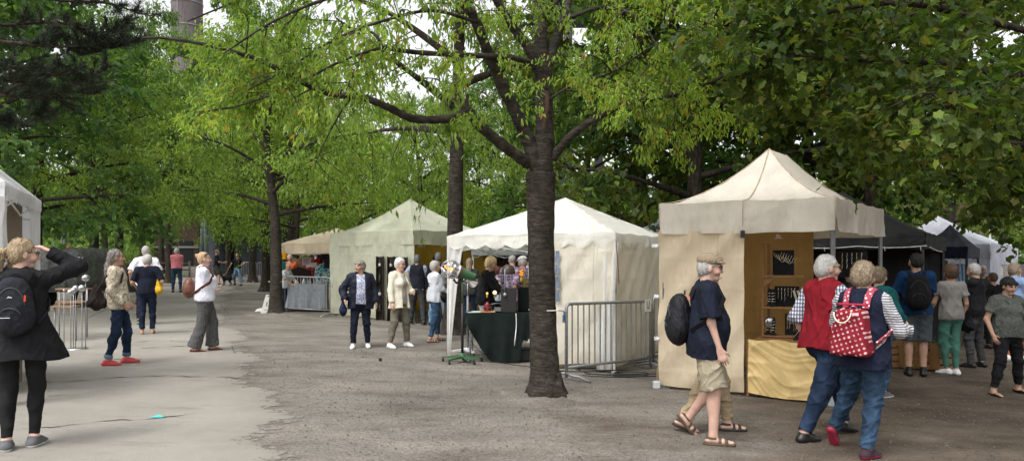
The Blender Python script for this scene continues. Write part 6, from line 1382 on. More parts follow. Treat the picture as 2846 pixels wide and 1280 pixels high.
mb = MB(); ebox(mb, .515, .10, .36, (.025, .12, .70)); mb.build('end_board', oak, rt)
for s in (.56, .97):
    for t in (.12, .6): mb = MB(); mb.tube([eq(s, t, 0), eq(s, t, .69)], .015, 6); mb.build('leg', galv, rt)
rt = thing('shelf_unit', 'honey wood shelf unit with brackets on the jewellery counter', 'shelf', eq(.66, .55, .72))
for s, t in ((.535, .5), (.535, .72)): mb = MB(); ebox(mb, s, t, 1.32, (.03, .03, 1.2)); mb.build('upright', oak, rt)
for z, s0, s1 in ((1.50, .53, .77), (1.10, .53, .86), (.735, .53, .83)): mb = MB(); ebox(mb, (s0 + s1) / 2, .58, z, ((s1 - s0) * 2.1, .30, .022)); mb.build('shelf', oak, rt)
mb = MB(); ebox(mb, .80, .70, .93, (.22, .02, .34)); mb.build('back_panel', oak, rt)
mb = MB()
for z in (1.48,): mb.add([eq(.545, .46, z), eq(.62, .46, z), eq(.545, .46, z - .13), eq(.545, .48, z), eq(.62, .48, z), eq(.545, .48, z - .13)], [(0, 2, 1), (3, 4, 5), (0, 1, 4, 3), (1, 2, 5, 4)])
mb.build('bracket', oak, rt)
blk = fab('black_velvet', (.010, .010, .011), .4); silver = plain('silver_chain', (.55, .54, .5), .25, .9); goldc = plain('gold_chain', (.6, .42, .15), .25, .9)
rr = random.Random(11)
def panel(label, s, t, z, w, h, chains, lean_=.0, drape=False):
    rt = thing('necklace_board', label, 'display', eq(s, t, z), group='black boards of necklaces'); mb = MB(); ebox(mb, s, t, z + h / 2, (w, .02, h)); mb.build('board', blk, rt)
    for k in range(chains):
        mb = MB(); x = (-.4 + .8 * (k + .5) / chains) * w; q = eq(s, t - .018, z + h * .93) + Vector((u_[0] * x, u_[1] * x, 0)); L = h * rr.uniform(.4, .8)
        if drape: mb.tube([q + Vector((u_[0], u_[1], 0)) * (.11 * i / 9 - .03) + Vector((0, 0, -L * math.sin(math.pi * i / 9) * .45 - .012 * k)) for i in range(10)], .0032, 4)
        else: mb.tube([q + Vector((.004 * math.sin(i * 2.1), 0, -L * i / 9)) for i in range(10)], .0038, 4)
        mb.build('necklace', silver if k % 3 else goldc, rt)
panel('black necklace board with looped silver chains on the top shelf', .645, .56, 1.512, .26, .32, 7, drape=True)
panel('black necklace board standing on the middle shelf', .66, .60, 1.112, .30, .26, 6)
panel('black necklace board below the middle shelf', .69, .60, .748, .17, .27, 5)
panel('black board with silver pendants at right of the ochre back wall', .965, 1.15, 1.50, .36, .34, 5)
panel('plain dark board on the right end of the counter shelf', .90, 1.0, 1.14, .26, .30, 2)
for k in range(7):
    s = .735 + .022 * k + (.02 if k > 3 else 0); rt = thing('bracelet_card', 'pale upright card strung with bracelets on the middle shelf', 'display card', eq(s, .52, 1.112), group='pale bracelet cards'); q = eq(s, .50 + .01 * (k % 2), 1.112); t_ = Vector((u_[0], u_[1], 0)); tl = -.05 if k < 4 else -.09
    mb = MB(); mb.add([q, q + t_ * .028, q + t_ * (.028 + tl) + Vector((0, .03, .21)), q + t_ * tl + Vector((0, .03, .21))], [(0, 1, 2, 3)]); mb.build('card', plain('ivory_card', (.42, .36, .24), .6), rt)
    mb = MB()
    for j in range(6): p0 = q + t_ * tl * (j + .5) / 6 + Vector((0, -.004, .03 + .03 * j)); mb.tube([p0, p0 + t_ * .028], .003, 4)
    mb.build('bracelets', silver, rt)
for k, (s, t, z) in enumerate(((.575, .50, 1.112), (.60, .46, 1.112), (.565, .50, .748), (.60, .47, .748))):
    rt = thing('jewellery_bust', ['black velvet hand stand with silver chains at left of middle shelf', 'second black velvet stand in front on the middle shelf', 'black velvet stand low at left of the counter', 'black velvet bust with bracelets on the counter'][k], 'jewellery stand', eq(s, t, z), group='black velvet jewellery stands'); mb = MB(); mb.lathe(eq(s, t, z), [(.045, 0), (.045, .012), (.018, .03), (.024, .12), (.034, .17), (.018, .22), (.001, .225)], 14); mb.build('stand', blk, rt)
    mb = MB()
    for j in range(4): mb.tube([eq(s, t, z + .07 + .03 * j) + Vector((.033 * math.cos(a), .033 * math.sin(a), .01 * math.sin(a + j))) for a in np.linspace(0, 6.283, 13)], .004, 4, caps=False)
    mb.build('chain', silver, rt)
mb = MB()
for z in (.90,): q = eq(.585, .44, z); mb.lathe(q, [(.001, .006), (.06, .004), (.065, 0), (.06, -.004), (.001, -.006)], 20, axis=(0, 1, .1))
top(mb, 'round_mirror', plain('mirror_glass', (.45, .47, .5), .06, .9), 'small round mirror standing at left of the jewellery counter', 'mirror')
for k in range(9):
    s = .75 + .024 * k; rt = thing('jewellery_tray', 'flat black tray of silver jewellery on the counter', 'tray', eq(s, .35, .728), group='flat jewellery trays'); mb = MB(); mb.box(eq(s, .32 + .05 * (k % 3), .745 + .02 * (k % 3)), (.045, .2, .014), rot=Matrix.Rotation(fyaw, 3, 'Z') @ Matrix.Rotation(.35, 3, 'X')); mb.build('tray', blk, rt)
    mb = MB()
    for j in range(5): mb.ball(eq(s, .26 + .04 * j + .05 * (k % 3), .757 + .013 * j + .02 * (k % 3)), .007, 5)
    mb.build('jewel', silver, rt)
mb = MB(); q = eq(.93, -.06, 0); mb.box(q + Vector((.05, -.02, .07)), (.22, .16, .14), rot=fyaw, bev=.01); top(mb, 'weight_block', plain('pale_concrete', (.30, .33, .34), .8), 'pale grey weight block at the front foot of the jewellery stall', 'weight')
q = Vector((*(np.array(E_[0]) + np.array([-.06, -.03])), gz(*E_[0]))); mb = MB(); mb.box(q + Vector((0, 0, .05)), (.09, .09, .10), bev=.012); top(mb, 'weight_bottle', plain('cloudy_plastic', (.5, .52, .52), .3), 'cloudy plastic weight at left foot of the sand coloured tent', 'weight')
# ------------------------------------------------------------------ crates before the black tent
crw = wood('crate_wood', (.30, .17, .07)); leafg = leafmat('potted_leaves', [(.015, .05, .012), (.03, .09, .02), (.05, .12, .03)], .3)
for k, px in enumerate((2478, 2520, 2562, 2606)):
    q = onY(px, 12.25 - .12 * k); rt = thing('wooden_crate', 'slatted wooden plant crate standing %s' % ['leftmost before the black tent', 'second from left before the black tent', 'behind legs of tall man in blue t-shirt', 'between tall man in blue t-shirt and woman in grey t-shirt'][k], 'crate', q, .12 * k, group='wooden crates before the black tent')
    for z in (.06, .17, .28, .39):
        for sy in (-1, 1): mb = MB(); mb.box((0, sy * .15, z), (.30, .014, .085)); o_ = mb.build('slat', crw); o_.parent = rt
    mb = MB(); mb.box((-.142, 0, .24), (.014, .29, .42)); mb.box((.142, 0, .24), (.014, .29, .42)); o_ = mb.build('end_panel', crw); o_.parent = rt
    pl = thing('potted_plant', 'small leafy green plant in the crate %s' % ['leftmost before the black tent', 'second from left', 'behind the tall man', 'beside the mint green trousers'][k], 'plant', q + Vector((0, 0, .25)), group='plants in the wooden crates')
    n = 70; pp = np.random.default_rng(k).normal(size=(n, 3)) * (.08, .07, .07) + (0, 0, .16); PLANTS = (pl, pp, k)
    mb = MB()
    for j in range(n):
        p_ = Vector(pp[j]); d = Vector(np.random.default_rng(j).normal(size=3)).normalized() * .05; e_ = d.orthogonal().normalized() * .018; mb.add([p_, p_ + d * .5 + e_, p_ + d, p_ + d * .5 - e_], [(0, 1, 2, 3)])
    o_ = mb.build('foliage', leafg); o_.parent = pl
    mb = MB(); mb.tube([(0, 0, 0), (0, 0, .16)], .012, 6); o_ = mb.build('stem', crw); o_.parent = pl
# ------------------------------------------------------------------ covered trailer, plank shelf, garden stakes at the left
q0 = onY(62, 21.2); q1 = onY(226, 21.2); cx_, w_ = (q0.x + q1.x) / 2, q1.x - q0.x; zt = gz(cx_, 22.4)
tr = thing('covered_trailer', 'market trailer under dark grey tarpaulin beside the path on the left', 'trailer', (cx_, 22.4, zt)); f = Field((-w_ / 2 - .1, -1.3, .5), (w_ / 2 + .1, 1.3, 1.85), .03)
f.cap((-w_ / 2 + .35, 0, 1.12), (w_ / 2 - .35, 0, 1.12), .62, asp=1.0, k=.1); XX, YY, ZZ = f.grid((slice(None),) * 3); bxs = np.maximum(np.maximum(np.abs(XX) - w_ / 2 + .12, np.abs(YY) - 1.1), np.abs(ZZ - 1.1) - .50); rr_ = .34; dx, dy, dz = np.abs(XX) - w_ / 2 + rr_, np.abs(YY) - 1.2 + rr_, np.abs(ZZ - 1.1) - .62 + rr_; bxs = np.sqrt(np.maximum(dx, 0) ** 2 + np.maximum(dy, 0) ** 2 + np.maximum(dz, 0) ** 2) + np.minimum(np.maximum(dx, np.maximum(dy, dz)), 0) - rr_; f.f = bxs.astype(np.float32); f.ripple(.03, 4, 3); f.ripple(.014, 11, 5); f.mesh('tarpaulin', fab('dark_tarpaulin', (.12, .125, .12), .4, rough=.4), tr)
mb = MB(); mb.box((0, 0, .50), (w_ - .2, 2.0, .12)); o_ = mb.build('chassis', dark_pole); o_.parent = tr
for x in (-w_ / 2 + .3, w_ / 2 - .12):
    mb = MB(); mb.lathe((x - .09, -.5, .30), [(.001, 0), (.29, 0), (.30, .03), (.30, .15), (.29, .18), (.001, .18)], 20, axis=(1, 0, 0)); o_ = mb.build('wheel', plain('black_rubber', (.015, .015, .015))); o_.parent = tr
mb = MB(); mb.tube([(w_ / 2 - .35 + .4 * t, -1.21, 1.42 + .03 * math.sin(t * 20)) for t in np.linspace(0, 1, 24)], .016, 5); o_ = mb.build('white_mark', plain('white_print', (.75, .75, .75))); o_.parent = tr
mb = MB(); mb.box((.15, -.8, 1.74), (.3, .2, .07), bev=.03); o_ = mb.build('orange_tie', plain('orange_clip', (.8, .2, .12))); o_.parent = tr
ps = thing('plank_shelf', 'low plank shelf on thin metal legs beside the garden stakes', 'shelf', onY(200, 14.2))
for (pa, pb, py, Y) in ((165, 246, 802, 14.6), (166, 242, 838, 14.2), (148, 214, 851, 13.8)):
    a_, b_ = at(pa, py, Y), at(pb, py, Y); mb = MB(); mb.box((a_ + b_) / 2, ((b_ - a_).x, .28, .03)); mb.build('plank', wood('weathered_plank', (.26, .15, .08)), ps)
for px, Y in ((152, 13.75), (165, 14.5), (212, 13.8), (242, 14.4)): mb = MB(); g_ = onY(px, Y); mb.tube([g_, (g_.x, Y, at(0, 802 if Y > 14 else 850, Y).z)], .013, 6); mb.build('leg', galv, ps)
mb = MB(); g_ = onY(213, 12.6); mb.lathe(g_ + Vector((0, 0, .004)), [(.17, 0), (.17, .012), (.001, .014)], 28); top(mb, 'base_plate', plain('brushed_steel', (.5, .5, .5), .3, .9), 'round steel base plate carrying the garden stakes', 'base plate')
for k, (px, pyb) in enumerate(((178, 806), (197, 812), (204, 806), (210, 800), (228, 800), (238, 772))):
    g_ = onY(px, 12.6 + .05 * (k % 2)); tpz = at(px, pyb, 12.6).z; st = thing('garden_stake', 'steel garden stake topped with polished ball, %s' % ['first from the left', 'second from the left', 'third from the left', 'fourth from the left', 'fifth from the left', 'tallest at the right'][k], 'garden stake', g_ + Vector((0, 0, .017)), group='garden stakes with steel balls')
    mb = MB(); mb.tube([g_ + Vector((0, 0, .017)), (g_.x, g_.y, tpz)], .007, 6); mb.build('rod', galv, st); mb = MB(); mb.ball((g_.x, g_.y, tpz), .062 if k in (1, 4, 5) else .05 if k != 0 else .02, 14); mb.build('ball', plain('polished_steel', (.55, .55, .56), .08, 1.0, var=.04, bump=0), st)
# ------------------------------------------------------------------ dog and lead
def dog(pos, face):
    rt = thing('dog', 'small black dog with pointed ears on a lead far down the path', 'dog', pos, R(face)); f = Field((-.2, -.5, -.02), (.2, .55, .62), .012); C_ = f.cap
    C_((0, .16, .36), (0, -.18, .37), .095, .075, asp=1.15, right=(1, 0, 0), k=.03); C_((0, .14, .33), (0, .05, .32), .085, k=.04); C_((0, .2, .40), (0, .31, .50), .055, .05, k=.03); f.ell((0, .35, .52), (.05, .065, .05), k=.02); C_((0, .38, .51), (0, .46, .485), .032, .022, k=.02)
    for sx in (-1, 1):
        C_((sx * .035, .33, .55), (sx * .048, .32, .615), .02, .006, k=.01); C_((sx * .055, .17, .31), (sx * .058, .15, .17), .038, .024, k=.02); C_((sx * .058, .15, .17), (sx * .058, .16, .03), .022, .018, k=.01); C_((sx * .058, .16, .02), (sx * .058, .19, .015), .02, k=.01)
        C_((sx * .055, -.18, .33), (sx * .06, -.13, .20), .055, .03, k=.03); C_((sx * .06, -.13, .20), (sx * .06, -.22, .12), .028, .02, k=.01); C_((sx * .06, -.22, .12), (sx * .06, -.20, .02), .019, .018, k=.01); C_((sx * .06, -.2, .02), (sx * .06, -.17, .015), .02, k=.01)
    C_((0, -.24, .40), (0, -.36, .34), .022, .012, k=.02); C_((0, -.36, .34), (0, -.40, .26), .012, .008, k=.01); f.mesh('body', fab('black_fur', (.014, .012, .011), .5), rt)
    mb = MB(); mb.tube([Vector((.062 * math.cos(a), .25 + .02 * math.sin(a), .44 + .05 * math.sin(a))) for a in np.linspace(0, 6.283, 14)], .010, 6, caps=False); o_ = mb.build('collar', plain('brown_collar', (.2, .1, .05), .5)); o_.parent = rt
    return rt
dp = ground(630, 792); dp = onY(631, LEAD.y); dog(dp, 80)
neck = dp + Vector((-.25, 0, .46)); mid = (LEAD + neck) / 2 + Vector((0, 0, -.12)); cable('pale dog lead between walking woman and black dog', [LEAD, (LEAD + mid) / 2, mid, (mid + neck) / 2, neck], .012, plain('pale_lead', (.4, .35, .28), .7), 'dog_lead')
# ------------------------------------------------------------------ trees
def leaves(name, pos, dr, up, ln, wd, mat, kind='quad', parent=None):
    pos = np.asarray(pos, np.float32); n = len(pos); dr = dr / np.linalg.norm(dr, axis=1, keepdims=True)
    sd = np.cross(dr, up); sd /= np.maximum(1e-6, np.linalg.norm(sd, axis=1, keepdims=True)); nm = np.cross(sd, dr)
    if kind == 'quad': T_ = [(0, 0, 0), (.42, -.5, .10), (1, 0, -.06), (.42, .5, .10)]; Fc = [(0, 1, 2), (0, 2, 3)]
    elif kind == 'lance': T_ = [(0, 0, 0), (.28, -.46, .07), (.66, -.36, .03), (1, 0, -.14), (.66, .36, .03), (.28, .46, .07)]; Fc = [(0, 1, 2, 3), (0, 3, 4, 5)]
    elif kind == 'maple': T_ = [(0, 0, 0), (-.12, -.36, .02), (.14, -.42, .0), (.34, -.60, -.05), (.62, -.36, .03), (1, 0, -.10), (.62, .36, .03), (.34, .60, -.05), (.14, .42, 0), (-.12, .36, .02)]; Fc = [(0, 1, 2), (0, 2, 3, 4), (0, 4, 5), (0, 5, 6), (0, 6, 7, 8), (0, 8, 9)]
    else: T_ = [(0, -.5, 0), (0, .5, 0), (1, 0, -.08)]; Fc = [(0, 1, 2)]
    T_ = np.array(T_, np.float32); k = len(T_)
    V = pos[:, None] + dr[:, None] * (T_[None, :, 0:1] * ln[:, None, None]) + sd[:, None] * (T_[None, :, 1:2] * wd[:, None, None]) + nm[:, None] * (T_[None, :, 2:3] * ln[:, None, None])
    ff = [i for q in Fc for i in q]; lens = [len(q) for q in Fc]; st = np.cumsum([0] + lens[:-1]); tot = sum(lens)
    FF = (np.array(ff)[None] + (np.arange(n) * k)[:, None]).ravel(); ST = (st[None] + (np.arange(n) * tot)[:, None]).ravel()
    return link(name, np_mesh(name, V.reshape(-1, 3), FF, ST, mat, None, False), parent)
def bark(name, c, ring=False):
    if name in _M: return _M[name]
    t = NT(name); v = t.coord((1, 1, 2.6) if ring else (1, 1, .25)); f = t.noise(v, 9 if ring else 16, 6, .75); g = t.noise(t.coord(), 3.0, 4); x = t.noise(t.coord((1, 1, 14)), 5, 3, .5)
    col = t.mix(.7, t.ramp(f, [(.3, dk(c, .25)), (.5, c), (.70, dk(c, 2.2))]), t.ramp(g, [(.3, (.55, .52, .5)), (.7, (1.25, 1.22, 1.15))]), 'MULTIPLY')
    if ring: col = t.mix(t.math('MULTIPLY', t.ramp(x, [(.60, (0, 0, 0)), (.68, (1, 1, 1))]), .35), col, dk(c, 2.6))
    moss = t.ramp(t.noise(t.coord(), 1.7, 5), [(.55, (0, 0, 0)), (.75, (1, 1, 1))]); col = t.mix(t.math('MULTIPLY', moss, .35), col, (.045, .05, .022))
    _M[name] = t.pbr(col, .9, 0, t.bump(t.math('ADD', f, t.math('MULTIPLY', x, .4)), .9, .03), .15); return _M[name]
bkC = bark('cherry_bark', (.046, .039, .033), True); bkD = bark('dark_bark', (.040, .033, .027)); bkP = bark('pine_bark', (.06, .045, .035))
LM = dict(cherry=leafmat('cherry_leaves', [(.11, .20, .035), (.17, .28, .045), (.23, .35, .06), (.28, .40, .08), (.20, .32, .05), (.13, .23, .04), (.25, .37, .07), (.32, .37, .07), (.25, .35, .06), (.20, .30, .05), (.15, .25, .045), (.27, .36, .06), (.19, .28, .045), (.42, .24, .06)], .5),
          back=leafmat('cherry_leaves_far', [(.11, .195, .04), (.18, .285, .055), (.245, .36, .075), (.30, .41, .095), (.17, .26, .055)], .48),  # distance haze is lightened into the far leaf tones
          mid=leafmat('leaves_mid_green', [(.08, .155, .042), (.125, .215, .055), (.175, .275, .07), (.10, .18, .05)], .48),
          maple=leafmat('maple_leaves', [(.042, .10, .028), (.07, .15, .042), (.105, .195, .055), (.06, .12, .038), (.14, .22, .06)], .46),
          mapler=leafmat('maple_leaves_turning', [(.062, .115, .028), (.10, .165, .038), (.145, .215, .048), (.20, .27, .06), (.04, .075, .018), (.07, .10, .02), (.10, .14, .03), (.15, .16, .03), (.045, .08, .02), (.06, .10, .02), (.10, .14, .03), (.05, .09, .02), (.08, .11, .02), (.20, .18, .04)], .58))
def bez(P_, n=8):
    P_ = [Vector(p) for p in P_]; out = []
    for i in range(len(P_) - 1):
        p0, p1, p2, p3 = P_[max(i - 1, 0)], P_[i], P_[i + 1], P_[min(i + 2, len(P_) - 1)]
        for t in np.linspace(0, 1, n, endpoint=False): out.append(.5 * ((2 * p1) + (p2 - p0) * t + (2 * p0 - 5 * p1 + 4 * p2 - p3) * t * t + (3 * p1 - p0 - 3 * p2 + p3) * t ** 3))
    return out + [P_[-1]]
class Grow:
    """limbs, boughs and twigs; collects leaf places"""
    def __init__(s, seed): s.rg = np.random.default_rng(seed); s.mb = MB(); s.lp = []; s.ld = []
    def limb(s, pts, r0, r1, n=8, res=8):
        L = bez(pts, res); N = len(L); rr = [(r0 + (r1 - r0) * (i / (N - 1)) ** .8) * (1 + .07 * math.sin(i * 2.3) + .05 * math.sin(i * .9)) for i in range(N)]
        s.mb.tube(L, rr, n); return L
    def twig(s, p, d, L, r, leaves_n, droop=.25, sub=2, wig=.25):
        rg = s.rg; P_ = [Vector(p)]; d = Vector(d).normalized(); n = 5
        for i in range(n):
            d = (d + Vector(rg.normal(size=3) * wig * .5) + Vector((0, 0, -droop * .22))).normalized(); P_.append(P_[-1] + d * L / n)
        s.mb.tube(P_, [r * (1 - .8 * i / n) for i in range(n + 1)], 4 if r > .012 else 3, caps=False)
        for k in range(leaves_n):
            t = (.15 + .85 * rg.random() ** .8) * n; i = min(n - 1, int(t)); q = P_[i].lerp(P_[i + 1], t - i); s.lp.append(q); s.ld.append(d)
        if sub > 0:
            for k in range(rg.integers(2, 4)):
                t = (.25 + .7 * rg.random()) * n; i = min(n - 1, int(t)); q = P_[i].lerp(P_[i + 1], t - i); a = rg.uniform(0, 6.28); sd = d.orthogonal().normalized(); sd = sd * math.cos(a) + d.cross(sd) * math.sin(a); sd.z *= .5
                s.twig(q, d * .6 + sd * .8, L * rg.uniform(.4, .65), r * .55, int(leaves_n * .7), droop, sub - 1, wig)
    def along(s, L, t0, count, length, r, leaves_n, droop=.25, sub=2, upb=.1, t1=1.0):
        rg = s.rg; N = len(L) - 1
        for k in range(count):
            t = t0 + (t1 - t0) * (k + rg.random()) / count; i = min(N - 1, int(t * N)); q = L[i].lerp(L[i + 1], t * N - i); d = (L[i + 1] - L[i]).normalized()
            a = rg.uniform(0, 6.28); sd = d.orthogonal().normalized(); sd = sd * math.cos(a) + d.cross(sd) * math.sin(a); sd.z = sd.z * .5 + upb
            s.twig(q, d * rg.uniform(.2, .7) + sd, length * rg.uniform(.6, 1.2) * (1.1 - .4 * t), r * (1.1 - .5 * t), leaves_n, droop, sub)
    def foliage(s, root, mat, ln, asp, kind, spread=.06, hang=.55, jit=.45):
        rg = s.rg; p = np.array([tuple(q) for q in s.lp]); d = np.array([tuple(q) for q in s.ld]); n = len(p)
        p = p + rg.normal(size=(n, 3)) * spread; dr = d * .45 + rg.normal(size=(n, 3)) * jit + np.array([0, 0, -hang]); up = rg.normal(size=(n, 3)) * .45 + np.array([0, 0, 1.0])
        l = ln * rg.uniform(.65, 1.2, n); return leaves('crown', p, dr, up, l, l * asp, mat, kind, root)
def finish(g, root, mat, tname='trunk'):
    V = np.array(g.mb.v, np.float32); ff = [i for q in g.mb.f for i in q]; st = np.cumsum([0] + [len(q) for q in g.mb.f[:-1]])
    return link(tname, np_mesh(tname, V, ff, st, mat, None, True), root)
# --- the big cherry in the middle, its limbs as in the photo
def big_cherry():
    root = thing('cherry_tree', 'big forked cherry tree in the middle with white cord around its dark trunk', 'tree', (0, 0, 0), group='cherry trees')
    g = Grow(3); Y0 = 8.85; A = lambda px, py, Y=Y0: at(px, py, Y); base = ground(1517, 1098); base.y = Y0
    tr_ = [base + Vector((0, 0, -.05)), A(1516, 1060), A(1512, 980), A(1508, 860), A(1504, 700), A(1503, 560), A(1503, 480)]
    L = bez(tr_, 6); N = len(L); rr = []
    for i, p in enumerate(L):
        h = p.z - base.z; rr.append(.158 + .13 * math.exp(-max(0, h + .05) / .13) * (1 + .15 * math.sin(i * 2.1)) + .03 * math.exp(-h / .5) + .004 * math.sin(i * 1.9) + .022 * max(0, min(1, (h - 1.9) / .8)))
    g.mb.tube(L, rr, 20)
    for k in range(7):   # root flare
        a = k * .9 + .3; g.mb.tube([base + Vector((.10 * math.cos(a), .10 * math.sin(a), .30)), base + Vector((.15 * math.cos(a), .15 * math.sin(a), .12)), base + Vector((.24 * math.cos(a), .24 * math.sin(a), .0)), base + Vector((.36 * math.cos(a + .2), .36 * math.sin(a + .2), -.07))], [.08, .08, .055, .02], 8)
    l = g.limb
    m1 = l([A(1503, 500), A(1512, 400), A(1512, 290), A(1506, 180), A(1502, 60, 8.9), A(1500, -120, 9.0), A(1510, -420, 9.2)], .142, .05, 14)
    m2 = l([A(1512, 230), A(1530, 150, 8.9), A(1562, 60, 9.0), A(1600, -60, 9.3), A(1680, -300, 9.6)], .085, .03, 10)
    m3 = l([A(1496, 470), A(1452, 350, 8.75), A(1400, 245, 8.55), A(1358, 150, 8.35), A(1318, 50, 8.1), A(1262, -40, 7.9), A(1150, -220, 7.6)], .098, .04, 12)
    m4 = l([A(1520, 270), A(1478, 150, 8.7), A(1430, 80, 8.6), A(1375, -10, 8.4), A(1310, -130, 8.2)], .075, .04, 10)
    m5 = l([A(1470, 455), A(1400, 405, 8.6), A(1330, 345, 8.4), A(1302, 310, 8.3), A(1285, 300, 8.3)], .072, .052, 10)
    m6 = l([A(1300, 310, 8.3), A(1245, 330, 8.2), A(1150, 330, 8.0), A(1082, 300, 7.8), A(1005, 270, 7.6), A(930, 264, 7.4), A(850, 234, 7.2), A(780, 196, 7.0), A(700, 160, 6.9), A(590, 128, 6.7), A(470, 108, 6.5), A(395, 106, 6.4)], .055, .010, 10)
    s1 = l([A(1302, 315, 8.3), A(1297, 285, 8.3), A(1300, 262, 8.3)], .034, .014, 8)
    m7 = l([A(1535, 440), A(1590, 375, 8.7), A(1680, 315, 8.6), A(1760, 282, 8.5), A(1850, 270, 8.4), A(1960, 235, 8.2), A(2080, 180, 8.1)], .060, .012, 10)
    m8 = l([A(1485, 180, 8.7), A(1420, 160, 8.4), A(1300, 154, 8.1), A(1160, 146, 7.7), A(1062, 132, 7.4)], .040, .022, 8)
    m9 = l([A(1062, 132, 7.4), A(1050, 105, 7.4), A(1030, 88, 7.4)], .024, .012, 6)
    m10 = l([A(1062, 132, 7.4), A(960, 165, 7.2), A(860, 215, 7.0), A(760, 262, 6.8), A(640, 300, 6.7), A(540, 312, 6.6)], .016, .005, 6)
    m11 = l([A(1318, 60, 8.1), A(1200, 30, 7.7), A(1060, 60, 7.3), A(930, 110, 7.0), A(800, 190, 6.8), A(690, 250, 6.6)], .022, .006, 6)
    m12 = l([A(1262, -40, 7.9), A(1100, -60, 7.4), A(900, 0, 6.9), A(760, 60, 6.6), A(620, 150, 6.3)], .03, .006, 6)
    m13 = l([A(1562, 60, 9.0), A(1680, 20, 8.6), A(1780, 60, 8.3), A(1850, 190, 8.1), A(1880, 330, 8.0)], .028, .005, 6)
    m14 = l([A(1510, 290), A(1600, 230, 8.4), A(1700, 200, 8.1), A(1830, 120, 7.8), A(1980, 60, 7.6)], .022, .006, 6)
    m15 = l([A(1505, 60, 8.9), A(1620, -60, 8.5), A(1780, -40, 8.0), A(1900, 40, 7.7), A(2050, 90, 7.5), A(2200, 160, 7.4)], .03, .006, 6)
    m16 = l([A(1375, -10, 8.4), A(1240, -90, 7.7), A(1060, -120, 7.1), A(840, -80, 6.6), A(640, 10, 6.2), A(520, 60, 6.0)], .03, .005, 6)
    for L_, t0, cnt, ln_ in ((m6, .35, 15, .9), (m7, .3, 13, .9), (m8, .2, 8, .8), (m10, .1, 6, .6), (m11, .15, 5, .7), (m12, .15, 4, .6), (m13, .1, 12, .9), (m14, .15, 12, .9), (m15, .2, 13, .9), (m16, .2, 3, .6), (m3, .5, 5, .8), (m2, .3, 6, .9), (m1, .55, 6, 1.0), (m4, .5, 4, .8), (m5, .6, 3, .5)):
        g.along(L_, t0, cnt, ln_, .013, 11, .30, 2, .05, .80 if L_ in (m6, m12, m16) else 1.0)
    g.lp = [p + Vector(g.rg.normal(size=3) * .012) for p in g.lp]
    finish(g, root, bkC)
    # leaves hang in small tufts
    P0, D0 = g.lp, g.ld; g.lp, g.ld = [], []
    for p, d in zip(P0, D0):
        for k in range(2 + (len(g.lp) % 3 == 0)): g.lp.append(p); g.ld.append(d)
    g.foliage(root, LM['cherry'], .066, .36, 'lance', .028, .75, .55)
    mb = MB(); q = at(1516, 305, 8.68); mb.sheet(lambda u_2, v_2: q + Vector((-.022 + .045 * u_2 + .02 * math.sin(v_2 * 5), .01 * math.sin(u_2 * 9), .22 - .44 * v_2)), 4, 8); mb.build('bark_wound', plain('split_wood', (.07, .038, .025), .9, var=.5), root)
    return root
big_cherry()
# --- generic trees, built once per kind at the origin and copied
def tree_proto(name, label, seed, H, r, rad, base, mat, bk, ln, asp, kind, nl=12, per=9, lv=9, droop=.25, group=None, hang=.5, low=.0, fork=None, curve=0):
    root = thing(name, label, 'tree', (0, 0, 0), group=group); g = Grow(seed); rg = g.rg
    T_ = [Vector((0, 0, -.05)), Vector((.02, 0, .4)), Vector((.03 * rg.normal(), .03 * rg.normal(), base)), Vector((.12 * rg.normal() + curve, .1 * rg.normal(), (base + H) / 2)), Vector((.25 * rg.normal() + curve, .2 * rg.normal(), H * .93))]
    L = bez(T_, 8); N = len(L); g.mb.tube(L, [r * (1.0 - .80 * max(0, p.z / H)) + r * .75 * math.exp(-max(0, p.z) / .18) for i, p in enumerate(L)], 12)
    for k in range(nl):
        t = (k + .5) / nl; z = base + (H * .95 - base) * t ** .9; i = min(range(N), key=lambda j: abs(L[j].z - z)); p = L[i]; a = k * 2.399 + rg.uniform(-.3, .3)
        R_ = rad * (1.0 - .62 * t ** 1.6) * rg.uniform(.8, 1.12); rise = (.10 + .75 * t) * R_ * rg.uniform(.6, 1.2) - low * R_ * (1 - t)
        dv_ = Vector((math.cos(a), math.sin(a), 0)); e = p + dv_ * R_ + Vector((0, 0, rise)); m_ = p + dv_ * R_ * .5 + Vector((rg.normal() * .12, rg.normal() * .12, rise * .72))
        LL = g.limb([p, m_, e], max(.02, r * .42 * (1 - .6 * t)), .010, 6, 6); g.along(LL, .22, per, R_ * .36 + .25, .014, lv, droop, 2, .05)
    finish(g, root, bk); g.foliage(root, mat, ln, asp, kind, .10, hang); return root
_PN = [0]
def plant(proto, px, Y, s=1.0, rz=0.0, label=None, x=None, sz=1.0, group=None, name=None):
    o = copy_tree(proto); p = onY(px, Y) if x is None else Vector((x, Y, gz(x, Y))); o.location = p; o.rotation_euler = (0, 0, rz); o.scale = (s, s, s * sz)
    if label: o['label'] = label
    if group: o['group'] = group
    return o
def drop_proto(o):
    for ch in list(o.children): bpy.data.objects.remove(ch)
    bpy.data.objects.remove(o)
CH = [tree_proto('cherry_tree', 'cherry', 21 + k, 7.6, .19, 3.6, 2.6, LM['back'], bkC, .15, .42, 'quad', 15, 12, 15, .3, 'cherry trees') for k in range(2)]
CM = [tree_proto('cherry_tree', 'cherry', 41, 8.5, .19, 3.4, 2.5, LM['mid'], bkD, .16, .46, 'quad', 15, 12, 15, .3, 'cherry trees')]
MP = [tree_proto('maple_tree', 'maple', 61, 9.0, .22, 3.8, 2.3, LM['maple'], bkD, .165, .80, 'maple', 16, 12, 12, .3, 'maple trees', .35), tree_proto('maple_tree', 'maple', 67, 9.0, .22, 3.9, 2.3, LM['mapler'], bkD, .155, .80, 'maple', 16, 12, 13, .3, 'maple trees', .35)]
